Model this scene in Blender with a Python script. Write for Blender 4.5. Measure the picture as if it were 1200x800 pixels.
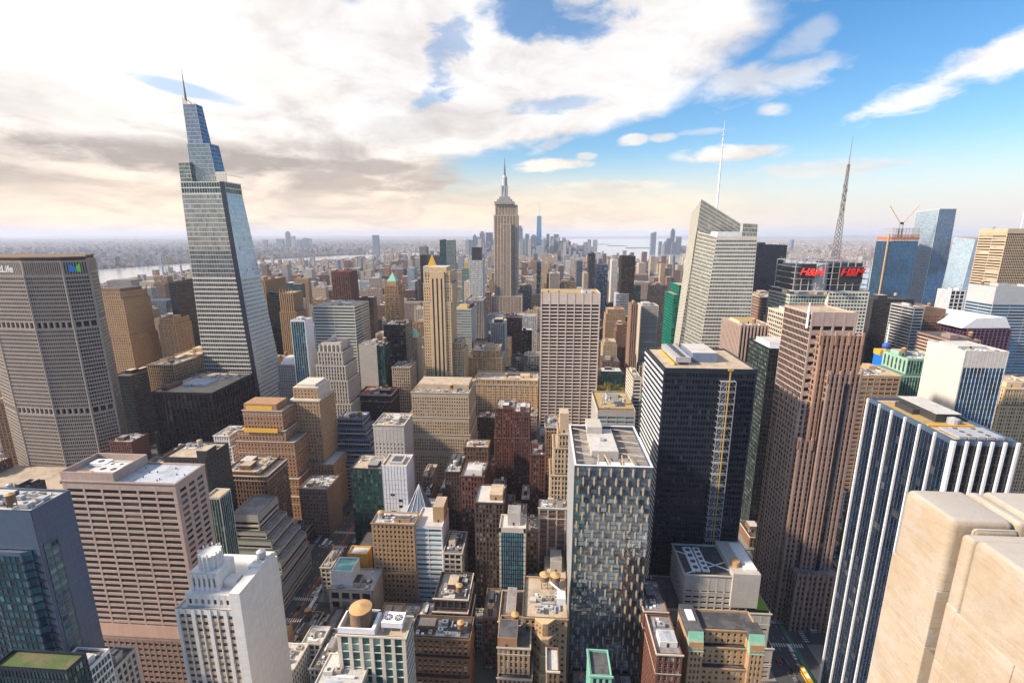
import bpy, math, random
import numpy as np
from mathutils import Vector, Matrix
R = math.radians
random.seed(7)
SC = bpy.context.scene
for o in list(bpy.data.objects): bpy.data.objects.remove(o)
COL = SC.collection

# ------------------------------------------------------------------ camera, light, sky, exposure
F = 560.; EYE = 262.; CX = 600.; CY = 400.
TH = math.atan((CY-274)/F); PS = R(3.6)
cam = bpy.data.cameras.new('camera'); cam.lens = 36*F/1200; cam.sensor_width = 36
cam.clip_start = .3; cam.clip_end = 120000
co = bpy.data.objects.new('camera', cam); COL.objects.link(co)
co.location = (0, 0, EYE); co.rotation_euler = (math.pi/2-TH, 0, PS); SC.camera = co
SUN_AZ = R(-106); SUN_EL = R(33)          # azimuth from +Y (down the avenues), positive to the right
sl = bpy.data.lights.new('sun', 'SUN'); sl.energy = 3.9; sl.angle = R(3.); sl.color = (1, .85, .68)
so = bpy.data.objects.new('sun', sl); COL.objects.link(so)
sd = Vector((math.sin(SUN_AZ)*math.cos(SUN_EL), math.cos(SUN_AZ)*math.cos(SUN_EL), math.sin(SUN_EL)))
so.rotation_euler = sd.to_track_quat('Z', 'Y').to_euler()
vs = SC.view_settings; vs.view_transform = 'Standard'; vs.look = 'None'; vs.gamma = 1; vs.exposure = .98
try: vs.use_curve_mapping = False
except Exception: pass

class NT:
    """small helper: builds math node expressions"""
    def __init__(s, tree): s.t = tree; s.n = tree.nodes; s.l = tree.links
    def node(s, ty, **k):
        n = s.n.new(ty)
        for a, v in k.items(): setattr(n, a, v)
        return n
    def put(s, sock, v):
        if hasattr(v, 'is_linked') or isinstance(v, bpy.types.NodeSocket): s.l.new(v, sock)
        elif v is not None: sock.default_value = v
    def m(s, op, a, b=None, c=None, clamp=False):
        n = s.node('ShaderNodeMath', operation=op, use_clamp=clamp)
        for i, v in enumerate((a, b, c)):
            if v is not None: s.put(n.inputs[i], v)
        return n.outputs[0]
    def add(s, a, b): return s.m('ADD', a, b)
    def sub(s, a, b): return s.m('SUBTRACT', a, b)
    def mul(s, a, b): return s.m('MULTIPLY', a, b)
    def sstep(s, v, lo, hi, o0=0., o1=1.):
        n = s.node('ShaderNodeMapRange', interpolation_type='SMOOTHSTEP')
        s.put(n.inputs[0], v); n.inputs[1].default_value = lo; n.inputs[2].default_value = hi
        n.inputs[3].default_value = o0; n.inputs[4].default_value = o1
        return n.outputs[0]
    def mix(s, f, a, b, ty='RGBA', blend='MIX'):
        n = s.node('ShaderNodeMix', data_type=ty); 
        if ty == 'RGBA': n.blend_type = blend; i = (0, 6, 7); o = 2
        else: i = (0, 2, 3); o = 0
        s.put(n.inputs[i[0]], f); s.put(n.inputs[i[1]], a); s.put(n.inputs[i[2]], b)
        return n.outputs[o]
    def noise(s, vec, scale, detail=4, rough=.5, dist=0.):
        n = s.node('ShaderNodeTexNoise'); s.put(n.inputs['Vector'], vec)
        n.inputs['Scale'].default_value = scale; n.inputs['Detail'].default_value = detail
        n.inputs['Roughness'].default_value = rough; n.inputs['Distortion'].default_value = dist
        return n.outputs[0]
    def sep(s, v):
        n = s.node('ShaderNodeSeparateXYZ'); s.put(n.inputs[0], v); return n.outputs
    def comb(s, x, y, z):
        n = s.node('ShaderNodeCombineXYZ'); s.put(n.inputs[0], x); s.put(n.inputs[1], y); s.put(n.inputs[2], z); return n.outputs[0]

def rgb(*c): return (c[0], c[1], c[2], 1.)

def make_world():
    w = bpy.data.worlds.new('World'); SC.world = w; w.use_nodes = True
    t = w.node_tree; t.nodes.clear(); q = NT(t)
    out = q.node('ShaderNodeOutputWorld')
    sky = q.node('ShaderNodeTexSky', sky_type='NISHITA', sun_disc=False)
    sky.sun_elevation = SUN_EL; sky.sun_rotation = SUN_AZ; sky.altitude = 200; sky.air_density = 1.1; sky.dust_density = 1.2; sky.ozone_density = 2.5
    d = q.node('ShaderNodeTexCoord').outputs['Generated']
    x, y, z = q.sep(d)
    az = q.mul(q.m('ARCTAN2', x, y), 57.2958); el = q.mul(q.m('ARCSINE', z), 57.2958)
    # cloud layer: direction projected on a plane overhead
    zz = q.add(q.m('MAXIMUM', z, 0.), .24)
    px = q.m('DIVIDE', x, zz); py = q.m('DIVIDE', y, zz)
    p = q.comb(px, py, 0.)
    n1 = q.noise(p, 1.6, 8, .58, .3); n2 = q.noise(p, 5.5, 7, .6, .3); n3 = q.noise(p, .8, 3, .5)
    edge = q.add(q.mul(q.sub(n1, .5), 20.), q.mul(q.sub(n2, .5), 9.))     # ragged border, degrees
    azn = q.add(az, edge)
    # main bank on the left, its border running to the right with height
    border = q.add(q.add(q.sstep(el, 6.5, 14., -11., 15.), q.sstep(el, 14., 21., 0., 8.)), q.sstep(el, 22., 40., 0., 40.))
    bank = q.sstep(q.sub(border, azn), -3., 4.5)
    low = q.mul(q.sstep(el, 7., 2.), q.sstep(azn, 34., 4., 0., .75))     # pale veil near the horizon
    def blob(a0, e0, ra, re, amp, tilt=0., nz=1.1):
        da = q.sub(az, a0); de = q.sub(q.sub(el, e0), q.mul(da, tilt))
        r = q.add(q.m('POWER', q.m('DIVIDE', da, ra), 2.), q.m('POWER', q.m('DIVIDE', de, re), 2.))
        r = q.add(r, q.mul(q.sub(n2, .5), 3.2*nz)); r = q.add(r, q.mul(q.sub(n1, .5), 2.*nz))
        return q.sstep(r, 1.3, .1, 0., amp)
    bank = q.mul(bank, q.sstep(az, -112., -82.)); low = q.mul(low, q.sstep(az, -140., -90.))
    c = q.m('MAXIMUM', bank, low)
    for b in ((38, 12.9, 8, 1.7, .97, .27), (20, 8.0, 5.5, .95, .85, 0), (23.3, 11.9, 1.9, .7, .8, 0), (9.6, 9.9, 1.7, .6, .85, .1), (13, 10., 1.5, .5, .8, 0),
              (0.8, 7.5, 3.9, .75, .95, .06), (4.6, 8.4, 1.3, .4, .7, 0), (27.8, 6.1, 7, .8, .5, 0), (22, 14.2, 7, 1.9, .7, .06), (29, 21.5, 7, 1.2, .8, .1), (1, 9.8, 3, .7, .5, .3), (17, 10.3, 3, .4, .45, 0), (25, 17, 3, 1.6, .4, .3), (7, 5.2, 8, .7, .6, 0)):
        c = q.m('MAXIMUM', c, blob(*b))
    # blue gaps
    gap = blob(.8, 21.4, 8., 2.5, .9, -.05, 1.2); gap2 = blob(-35.5, 12.9, 4.8, .65, .6, -.13, .8); gap3 = blob(-10.5, 18.5, 2.6, 3.8, .6, .3, 2.2); gap4 = blob(-13, 13.6, 2.2, 1.4, .6, .5, 1.5)
    gap5 = blob(1.5, 13.6, 5.5, .9, .55, .02, 1.6); gap6 = blob(-22, 23, 3, 1.2, .5, -.3, 1.3)
    for g in (gap, gap2, gap3, gap4, gap5, gap6): c = q.mul(c, q.sub(1., g))
    c = q.m('MINIMUM', q.m('MAXIMUM', c, 0.), 1.)
    # cloud colour: thick grey-brown bases low on the left, white tops
    lowgrey = q.mul(q.sstep(el, 2.2, 5.), q.sstep(el, 15., 8.))
    st = q.comb(q.mul(az, .06), q.mul(el, .19), 3.)
    n4 = q.noise(st, 1.5, 7, .55, .5)
    dark = q.mul(q.sstep(n4, .40, .62), lowgrey)
    dark = q.mul(dark, q.sstep(az, 4., -8.))
    dark = q.mul(dark, .75); dark = q.m('MAXIMUM', dark, q.mul(blob(-36, 7.2, 14, 1.7, 1., 0., .8), .95)); dark = q.m('MAXIMUM', dark, q.mul(blob(-21, 7.0, 8, 1.1, 1., 0., .8), .85))
    dark = q.m('MAXIMUM', dark, q.mul(blob(-47, 11., 9, 2., 1., -.1, 1.), .5)); dark = q.m('MAXIMUM', dark, q.mul(blob(-16, 10.8, 6, 1.8, 1., .1, 1.), .35))
    soft = q.sstep(n3, .35, .65)
    warm = q.sstep(el, 13., 1.)
    ccol = q.mix(warm, rgb(.88, .86, .85), rgb(1.0, .78, .56))
    ccol = q.mix(q.mul(soft, .28), ccol, rgb(.70, .64, .60))
    fine = q.noise(p, 1.9, 8, .6, .6)
    ccol = q.mix(q.mul(q.sstep(fine, .40, .66), q.sstep(el, 26., 8., .42, .62)), ccol, rgb(.52, .45, .41))
    fine2 = q.noise(p, 5.5, 7, .65, .4); ccol = q.mix(q.mul(q.sstep(fine2, .45, .65), .22), ccol, rgb(.45, .42, .41))
    ccol = q.mix(q.mul(dark, .88), ccol, rgb(.30, .255, .235))
    glow = blob(-38, 15, 17, 7, .5, 0., .6)
    ccol = q.mix(glow, ccol, rgb(1.05, .98, .90))
    # clear sky: Nishita, tinted deeper, with a pale rim at the horizon
    hs = q.node('ShaderNodeHueSaturation'); hs.inputs['Saturation'].default_value = 1.34; hs.inputs['Value'].default_value = 1.0
    q.put(hs.inputs['Color'], sky.outputs[0])
    rim = q.sstep(el, 9.5, .5, 0., .85)
    rc = q.mix(q.sstep(az, -5., 35.), rgb(1.0, .79, .58), rgb(.80, .74, .72))
    b1 = q.node('ShaderNodeBackground'); q.put(b1.inputs[0], hs.outputs[0]); b1.inputs[1].default_value = .092
    b2 = q.node('ShaderNodeBackground'); q.put(b2.inputs[0], rc); b2.inputs[1].default_value = .60
    b3 = q.node('ShaderNodeBackground'); q.put(b3.inputs[0], ccol); b3.inputs[1].default_value = .68
    m1 = q.node('ShaderNodeMixShader'); q.put(m1.inputs[0], rim); t.links.new(b1.outputs[0], m1.inputs[1]); t.links.new(b2.outputs[0], m1.inputs[2])
    m2 = q.node('ShaderNodeMixShader'); q.put(m2.inputs[0], q.mul(c, .96)); t.links.new(m1.outputs[0], m2.inputs[1]); t.links.new(b3.outputs[0], m2.inputs[2])
    t.links.new(m2.outputs[0], out.inputs[0])
make_world()

# ------------------------------------------------------------------ measuring: the photograph's rays in metres
fwv = Vector((-math.sin(PS)*math.cos(TH), math.cos(PS)*math.cos(TH), -math.sin(TH)))
rtv = Vector((math.cos(PS), math.sin(PS), 0)); upv = rtv.cross(fwv)
def ray(x, y): return fwv + rtv*((x-CX)/F) + upv*((CY-y)/F)
def atY(x, y, Y):
    d = ray(x, y); t = Y/d.y; return d.x*t, EYE+d.z*t
def ground(x, y, Z=0.):
    d = ray(x, y); t = (Z-EYE)/d.z; return d.x*t, d.y*t
def xat(px, Y, Z):
    k = (px-CX)/F; v = k*fwv-rtv; A = rtv.x-k*fwv.x
    return (v.y*Y+v.z*(Z-EYE))/A
def proj(X, Y, Z):
    p = Vector((X, Y, Z-EYE)); c = max(p.dot(fwv), .01)
    return CX+F*p.dot(rtv)/c, CY-F*p.dot(upv)/c

# ------------------------------------------------------------------ materials
MATS = {}
def newmat(name):
    m = bpy.data.materials.new(name); m.use_nodes = True; t = m.node_tree
    return m, NT(t), t.nodes['Principled BSDF']
def wall(name, c, rough=.85, var=.22, spec=.3, streak=.5):
    if name in MATS: return MATS[name]
    L_ = sum(c)/3; c = tuple(max(.004, L_+(k-L_)*1.06) for k in c)
    m, q, b = newmat(name)
    g = q.node('ShaderNodeNewGeometry').outputs['Position']
    x, y, z = q.sep(g)
    n1 = q.noise(g, .045, 4, .6); n2 = q.noise(q.comb(q.mul(x, .55), q.mul(y, .55), q.mul(z, .035)), 1., 4, .6)
    n3 = q.noise(g, 1.3, 3, .6)
    ri = q.node('ShaderNodeObjectInfo').outputs['Random']
    v = q.add(q.add(q.mul(q.sub(n1, .5), var*1.6), q.mul(q.sub(n2, .5), var*2.*streak)), q.mul(q.sub(n3, .5), var*.9))
    v = q.add(v, 1.)
    col = q.mix(q.sstep(n2, .56, .74, 0., .3), rgb(*c), rgb(*(k*.55+.01 for k in c)))
    u = q.m('FRACT', q.m('DIVIDE', q.add(x, y), 2.9)); w_ = q.m('FRACT', q.m('DIVIDE', z, 1.8))
    jt = q.m('MAXIMUM', q.m('LESS_THAN', u, .03), q.m('LESS_THAN', w_, .045)); v = q.mul(v, q.sub(1., q.mul(jt, .22)))
    wp = q.node('ShaderNodeTexWhiteNoise', noise_dimensions='3D'); q.put(wp.inputs['Vector'], q.comb(q.m('FLOOR', q.m('DIVIDE', q.add(x, y), 2.9)), q.m('FLOOR', q.m('DIVIDE', z, 1.8)), 0.)); v = q.mul(v, q.add(.95, q.mul(wp.outputs[0], .1)))
    vm = q.node('ShaderNodeVectorMath', operation='SCALE'); q.put(vm.inputs[0], col); q.put(vm.inputs['Scale'], v)
    q.put(b.inputs['Base Color'], vm.outputs[0]); b.inputs['Roughness'].default_value = rough; b.inputs['Specular IOR Level'].default_value = spec
    MATS[name] = m; return m
def glass(name, dark, light=(.35, .36, .34), pl=.18, rough=.12, metal=0., spec=.45, jit=.02, dv=1.):
    """window glass seen from outside: each pane a little different, some with blinds down"""
    if name in MATS: return MATS[name]
    m, q, b = newmat(name)
    at = q.node('ShaderNodeAttribute', attribute_name='rnd').outputs['Fac']
    ri = q.node('ShaderNodeObjectInfo').outputs['Random']
    r = q.m('FRACT', q.add(q.mul(at, 1.), q.mul(ri, 7.13)))
    wn = q.node('ShaderNodeTexWhiteNoise', noise_dimensions='1D'); q.put(wn.inputs['W'], q.mul(r, 91.7))
    f = q.sstep(wn.outputs[0], 1-pl-.02, 1-pl+.02)
    r2 = q.m('FRACT', q.mul(wn.outputs[0], 17.3))
    dk = q.mix(r2, rgb(*(k*(1-.5*dv) for k in dark)), rgb(*(k*(1+.5*dv) for k in dark)))
    lt = q.mix(r2, rgb(*light), rgb(*(k*.45 for k in light)))
    q.put(b.inputs['Base Color'], q.mix(f, dk, lt))
    gz = q.node('ShaderNodeNewGeometry').outputs['Position']; bign = q.noise(gz, .05, 3, .6)
    fb = q.mul(f, q.sstep(bign, .35, .6, .35, 1.)); q.put(b.inputs['Base Color'], q.mix(fb, dk, lt))
    b.inputs['Roughness'].default_value = rough; b.inputs['Metallic'].default_value = metal; b.inputs['Specular IOR Level'].default_value = spec
    if jit:
        nn = q.node('ShaderNodeNewGeometry').outputs['Normal']
        sv = q.node('ShaderNodeVectorMath', operation='SUBTRACT'); q.put(sv.inputs[0], wn.outputs[1]); sv.inputs[1].default_value = (.5, .5, .5)
        sc = q.node('ShaderNodeVectorMath', operation='SCALE'); q.put(sc.inputs[0], sv.outputs[0]); sc.inputs['Scale'].default_value = jit
        # slow waviness of the sheet
        n = q.node('ShaderNodeTexNoise'); q.put(n.inputs['Vector'], q.node('ShaderNodeNewGeometry').outputs['Position']); n.inputs['Scale'].default_value = .35
        s2 = q.node('ShaderNodeVectorMath', operation='SUBTRACT'); q.put(s2.inputs[0], n.outputs[1]); s2.inputs[1].default_value = (.5, .5, .5)
        s3 = q.node('ShaderNodeVectorMath', operation='SCALE'); q.put(s3.inputs[0], s2.outputs[0]); s3.inputs['Scale'].default_value = jit*1.4
        ad = q.node('ShaderNodeVectorMath', operation='ADD'); q.put(ad.inputs[0], nn); q.put(ad.inputs[1], sc.outputs[0])
        a2 = q.node('ShaderNodeVectorMath', operation='ADD'); q.put(a2.inputs[0], ad.outputs[0]); q.put(a2.inputs[1], s3.outputs[0])
        nm = q.node('ShaderNodeVectorMath', operation='NORMALIZE'); q.put(nm.inputs[0], a2.outputs[0])
        q.put(b.inputs['Normal'], nm.outputs[0])
    MATS[name] = m; return m
def roofmat(name, c, patch, rough=.9):
    if name in MATS: return MATS[name]
    m, q, b = newmat(name)
    g = q.node('ShaderNodeNewGeometry').outputs['Position']
    n1 = q.noise(g, .11, 5, .65, .6); n2 = q.noise(g, 1.1, 4, .7); n3 = q.noise(g, .4, 2, .5, 1.5)
    col = q.mix(q.sstep(n1, .45, .62), rgb(*c), rgb(*patch))
    col = q.mix(q.sstep(n3, .58, .66, 0., .45), col, rgb(*(k*.45 for k in c)))
    vm = q.node('ShaderNodeVectorMath', operation='SCALE'); q.put(vm.inputs[0], col); q.put(vm.inputs['Scale'], q.add(q.mul(n2, .6), .7))
    q.put(b.inputs['Base Color'], vm.outputs[0]); b.inputs['Roughness'].default_value = rough
    MATS[name] = m; return m
def plain(name, c, rough=.6, metal=0., emit=None, var=.25, scale=.6):
    if name in MATS: return MATS[name]
    m, q, b = newmat(name)
    g = q.node('ShaderNodeNewGeometry').outputs['Position']
    n = q.noise(g, scale, 4, .6)
    vm = q.node('ShaderNodeVectorMath', operation='SCALE'); vm.inputs[0].default_value = c; q.put(vm.inputs['Scale'], q.add(q.mul(n, var*2), 1-var))
    q.put(b.inputs['Base Color'], vm.outputs[0]); b.inputs['Roughness'].default_value = rough; b.inputs['Metallic'].default_value = metal
    if emit: b.inputs['Emission Color'].default_value = rgb(*c); b.inputs['Emission Strength'].default_value = emit
    MATS[name] = m; return m

W = dict(
 cream=wall('cream_stone', (.50, .39, .27)), tan=wall('tan_brick', (.40, .27, .16)), gold=wall('golden_stone', (.60, .44, .27)),
 lime=wall('limestone', (.50, .44, .37)), grey=wall('grey_stone', (.33, .31, .29)), white=wall('white_brick', (.66, .64, .61), var=.12),
 red=wall('red_brick', (.155, .07, .052)), brown=wall('brown_brick', (.19, .115, .075)), dark=wall('dark_brick', (.085, .06, .05)),
 orange=wall('orange_brick', (.35, .205, .125)), pink=wall('pink_granite', (.44, .335, .29), .6), pinkd=wall('brown_granite', (.29, .20, .165), .6),
 travert=wall('travertine', (.62, .51, .44), .7, .12), black=wall('black_metal', (.012, .013, .016), .35, .3, .6), charcoal=wall('charcoal_panel', (.045, .045, .05), .45),
 darkgran=wall('dark_granite', (.040, .024, .026), .5), bluegrey=wall('blue_grey_panel', (.17, .21, .29), .4), slate=wall('slate_blue_panel', (.065, .10, .16), .35, .2, .5), alu=wall('aluminium', (.42, .43, .44), .4, .15),
 green=wall('green_metal', (.008, .15, .105), .4, .25, .6), mint=wall('mint_panel', (.30, .48, .38), .5), terra=wall('terracotta', (.33, .205, .15)),
 yellow=wall('yellow_brick', (.62, .33, .08)), copper=wall('verdigris_copper', (.24, .50, .38), .6), conc=wall('concrete', (.36, .31, .265)),
 bluepanel=wall('blue_panel', (.03, .08, .22), .3, .2, .6), purple=wall('plum_panel', (.10, .05, .09), .5), whitepan=wall('white_panel', (.72, .72, .74), .4, .1, .4, .2),
 sill=wall('pale_trim', (.58, .52, .44), .8, .12), offwhite=wall('off_white_panel', (.58, .545, .50), .6, .12), greyblank=wall('pale_concrete', (.45, .42, .38), .8, .12), silver=wall('silver_mullion', (.66, .62, .54), .35, .12, .6),
 espier=wall('weathered_limestone', (.52, .42, .33)), esspan=wall('dark_spandrel', (.16, .125, .11), .6),
 navyfr=wall('navy_frame', (.018, .026, .042), .4))
G = dict(
 std=glass('window_glass', (.02, .023, .028), pl=.14), blk=glass('black_glass', (.008, .009, .013), (.10, .09, .08), .1, .1, jit=.01),
 navy=glass('navy_glass', (.007, .013, .028), (.07, .075, .08), .1, .14, .05), teal=glass('teal_glass', (.01, .085, .11), (.10, .30, .32), .18, .12, .2),
 blue=glass('blue_glass', (.05, .18, .34), (.16, .32, .44), .06, .08, .7, jit=.012), sky=glass('sky_glass', (.40, .54, .66), (.5, .62, .72), .1, .1, .45, jit=.012, dv=.25),
 pale=glass('pale_green_glass', (.10, .15, .14), (.40, .46, .40), .2, .12, .4), mirror=glass('mirror_glass', (.42, .51, .56), (.56, .58, .58), .25, .05, .9, jit=.07, dv=.8), ovg=glass('grey_tower_glass', (.24, .27, .29), (.40, .48, .50), .16, .1, .5, jit=.02, dv=.5), bright=glass('pale_tower_glass', (.13, .155, .15), (.42, .46, .42), .14, .08, .5, jit=.015, dv=.5),
 emer=glass('emerald_glass', (.005, .12, .09), (.05, .42, .32), .2, .12, .2), grn=glass('green_glass', (.02, .09, .085), (.20, .36, .30), .2, .12, .25),
 bronze=glass('bronze_glass', (.03, .018, .012), (.25, .13, .06), .25, .12, .3), warm=glass('warm_window_glass', (.022, .021, .021), (.52, .48, .42), .22),
 blt=glass('blue_teal_glass', (.004, .10, .17), (.02, .24, .32), .3, .12, .3), cool=glass('cool_window_glass', (.03, .045, .055), (.46, .52, .54), .3), lat=glass('aqua_glass', (.16, .32, .35), (.40, .50, .48), .2, .12, .3))
RF = dict(white=roofmat('white_roof', (.50, .485, .46), (.45, .43, .41)), grey=roofmat('grey_roof', (.26, .25, .25), (.17, .165, .165)),
 tan=roofmat('gravel_roof', (.46, .37, .27), (.35, .28, .21)), dark=roofmat('tar_roof', (.055, .055, .062), (.10, .10, .105)),
 red=roofmat('red_roof', (.28, .08, .05), (.18, .06, .05)), green=roofmat('planted_roof', (.07, .11, .03), (.13, .12, .05)), gold=roofmat('ochre_roof', (.40, .27, .10), (.33, .27, .14)),
 blue=roofmat('pale_blue_roof', (.42, .46, .52), (.32, .34, .38)))
M_STEEL = plain('galvanised_steel', (.42, .43, .45), .45, .3); M_DK = plain('dark_steel', (.04, .04, .045), .5, .3); M_WOOD = plain('weathered_cedar', (.20, .13, .085), .9)
M_CONE = plain('plywood_cone', (.50, .30, .13), .9); M_WHITE = plain('white_paint', (.75, .75, .74), .5); M_FAN = plain('fan_grille', (.07, .07, .075), .6)
M_UNIT = plain('unit_enamel', (.48, .47, .44), .6); M_TANU = plain('unit_beige', (.34, .30, .24), .7)
M_YEL = plain('yellow_steel', (.70, .36, .03), .5); M_BLUE = plain('blue_tarp', (.02, .10, .45), .6); M_RED = plain('sign_red', (.75, .02, .015), .4, var=.05)

# ------------------------------------------------------------------ mesh building
class M:
    def __init__(s): s.q = []; s.mi = []; s.r = []; s.tri = []
    def quads(s, a, mi=0, rnd=None):
        a = np.asarray(a, float).reshape(-1, 4, 3)
        if not len(a): return
        s.q.append(a); s.mi.append(np.full(len(a), mi)); s.r.append(np.random.rand(len(a)) if rnd is None else rnd)
    def quad(s, A, B, C, D, mi=0): s.quads([[A, B, C, D]], mi)
    def box(s, x0, x1, y0, y1, z0, z1, mi=0, bottom=False):
        v = lambda i, j, k: ((x0, x1)[i], (y0, y1)[j], (z0, z1)[k])
        f = [[v(0,0,0), v(1,0,0), v(1,0,1), v(0,0,1)], [v(1,0,0), v(1,1,0), v(1,1,1), v(1,0,1)], [v(1,1,0), v(0,1,0), v(0,1,1), v(1,1,1)],
             [v(0,1,0), v(0,0,0), v(0,0,1), v(0,1,1)], [v(0,0,1), v(1,0,1), v(1,1,1), v(0,1,1)]]
        if bottom: f.append([v(0,0,0), v(0,1,0), v(1,1,0), v(1,0,0)])
        s.quads(f, mi)
    def prism(s, pts, z0, z1, mi=0, top=True, pts1=None):
        pts1 = pts1 or pts; n = len(pts)
        for i in range(n):
            a, b = pts[i], pts[(i+1) % n]; c, d = pts1[(i+1) % n], pts1[i]
            s.quads([[(*a, z0), (*b, z0), (*c, z1), (*d, z1)]], mi)
        if top:
            cx = sum(p[0] for p in pts1)/n; cy = sum(p[1] for p in pts1)/n
            for i in range(0, n, 2):
                a, b = pts1[i], pts1[(i+1) % n]; c = pts1[(i+2) % n] if i+1 < n else b
                s.quads([[(cx, cy, z1), (*a, z1), (*b, z1), (*c, z1)]], mi)
    def cyl(s, x, y, r, z0, z1, n=12, mi=0, r1=None, top=True):
        r1 = r if r1 is None else r1
        p = [(x+r*math.cos(2*math.pi*i/n), y+r*math.sin(2*math.pi*i/n)) for i in range(n)]
        p1 = [(x+r1*math.cos(2*math.pi*i/n), y+r1*math.sin(2*math.pi*i/n)) for i in range(n)]
        s.prism(p, z0, z1, mi, top and r1 > 1e-3, p1)
    def bar(s, a, b, w, mi=0):
        a = Vector(a); b = Vector(b); d = (b-a)
        if d.length < 1e-6: return
        d.normalize(); u = d.cross(Vector((0, 0, 1)))
        if u.length < 1e-3: u = Vector((1, 0, 0))
        u.normalize(); v = d.cross(u); u *= w/2; v *= w/2
        c = [u+v, v-u, -u-v, u-v]
        for i in range(4):
            j = (i+1) % 4; s.quads([[a+c[i], a+c[j], b+c[j], b+c[i]]], mi)
        s.quads([[b+c[3], b+c[2], b+c[1], b+c[0]], [a+c[0], a+c[1], a+c[2], a+c[3]]], mi)
    def build(s, name, mats, parent=None, loc=None, smooth=False, kind=None):
        if not s.q: return None
        Q = np.concatenate(s.q).reshape(-1, 3); n = len(Q)//4
        org = np.array(loc if loc is not None else (parent['_o'] if parent is not None and '_o' in parent else (0, 0, 0)), float)
        me = bpy.data.meshes.new(name); me.vertices.add(n*4); me.vertices.foreach_set('co', (Q-org).astype('f').ravel())
        me.loops.add(n*4); me.loops.foreach_set('vertex_index', np.arange(n*4, dtype='i'))
        me.polygons.add(n); me.polygons.foreach_set('loop_start', np.arange(0, n*4, 4, dtype='i')); me.polygons.foreach_set('loop_total', np.full(n, 4, 'i'))
        me.polygons.foreach_set('material_index', np.concatenate(s.mi).astype('i'))
        if not isinstance(mats, (list, tuple)): mats = [mats]
        for m in mats: me.materials.append(m)
        at = me.attributes.new('rnd', 'FLOAT', 'FACE'); at.data.foreach_set('value', np.concatenate(s.r).astype('f'))
        me.update(); me.validate()
        o = bpy.data.objects.new(name, me); COL.objects.link(o)
        if parent is not None: o.parent = parent; 
        if loc is not None and parent is None: o.location = org
        if kind: o['kind'] = kind
        return o
def tag(o, label, cat, group=None):
    o['label'] = label; o['category'] = cat
    if group: o['group'] = group
    return o
def thing(name, loc, label, cat, group=None, rz=0.):
    o = bpy.data.objects.new(name, None); COL.objects.link(o); o.location = loc; o.rotation_euler.z = rz; o.empty_display_size = .5
    return tag(o, label, cat, group)
ORG = {}
class T:
    """a thing whose parts are built in world metres"""
    def __init__(s, name, loc, label, cat, group=None):
        s.o = thing(name, loc, label, cat, group); s.loc = loc
    def part(s, m, name, mats, kind=None, parent=None):
        if not m.q: return None
        org = np.array(s.loc, float); 
        for a in m.q: a -= org
        o = m.build(name, mats, None, None, kind=kind); o.parent = parent or s.o
        return o

# facade: a grid of openings between piers and spandrel bands, all real relief
def S(cw=2.5, pw=1.05, g=0, gw=0, fh=3.6, sh=1.3, rec=.22, pp=.08, sp=0., base=0., cap=1.2, wm=0, sm=1, edge=.6):
    return dict(cw=cw, pw=pw, g=g, gw=gw, fh=fh, sh=sh, rec=rec, pp=pp, sp=sp, base=base, cap=cap, wm=wm, sm=sm, edge=edge)
ST = dict(
 punch=S(2.4, 1.0, 0, 0, 3.6, 1.25, .22, .12, -.04), small=S(2.2, .85, 3, 1.5, fh=3.4, sh=1.2, rec=.22, pp=.12, sp=-.04), wide=S(3.8, .9, fh=3.7, sh=1.25, rec=.25), pairs=S(1.7, .35, 2, 1.3, 3.6, 1.3, .2, .1, -.04), trip=S(1.6, .3, 3, 1.2, 3.7, 1.3, .2, .1, -.04),
 piers=S(2.6, 1.2, fh=3.7, sh=1.6, rec=.6, pp=.3, sp=-.3), band=S(9., .25, fh=3.8, sh=1.8, rec=.5, edge=.8), strip=S(1.8, .18, fh=3.8, sh=1.5, rec=.3, pp=-.12, sp=.05),
 curtain=S(1.8, .16, fh=3.9, sh=.7, rec=.12, pp=.05, sp=0., edge=.3), sheer=S(1.8, .09, fh=4., sh=.14, rec=.05, pp=.02, sp=0., edge=.15, cap=.4), loft=S(3.4, .8, fh=3.9, sh=1.25, rec=.25),
 grid=S(3., .9, fh=3.9, sh=1.5, rec=.9, pp=.06), slab=S(1.5, .25, fh=3.8, sh=1.6, rec=.4, pp=-.1, sp=.1))
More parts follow.
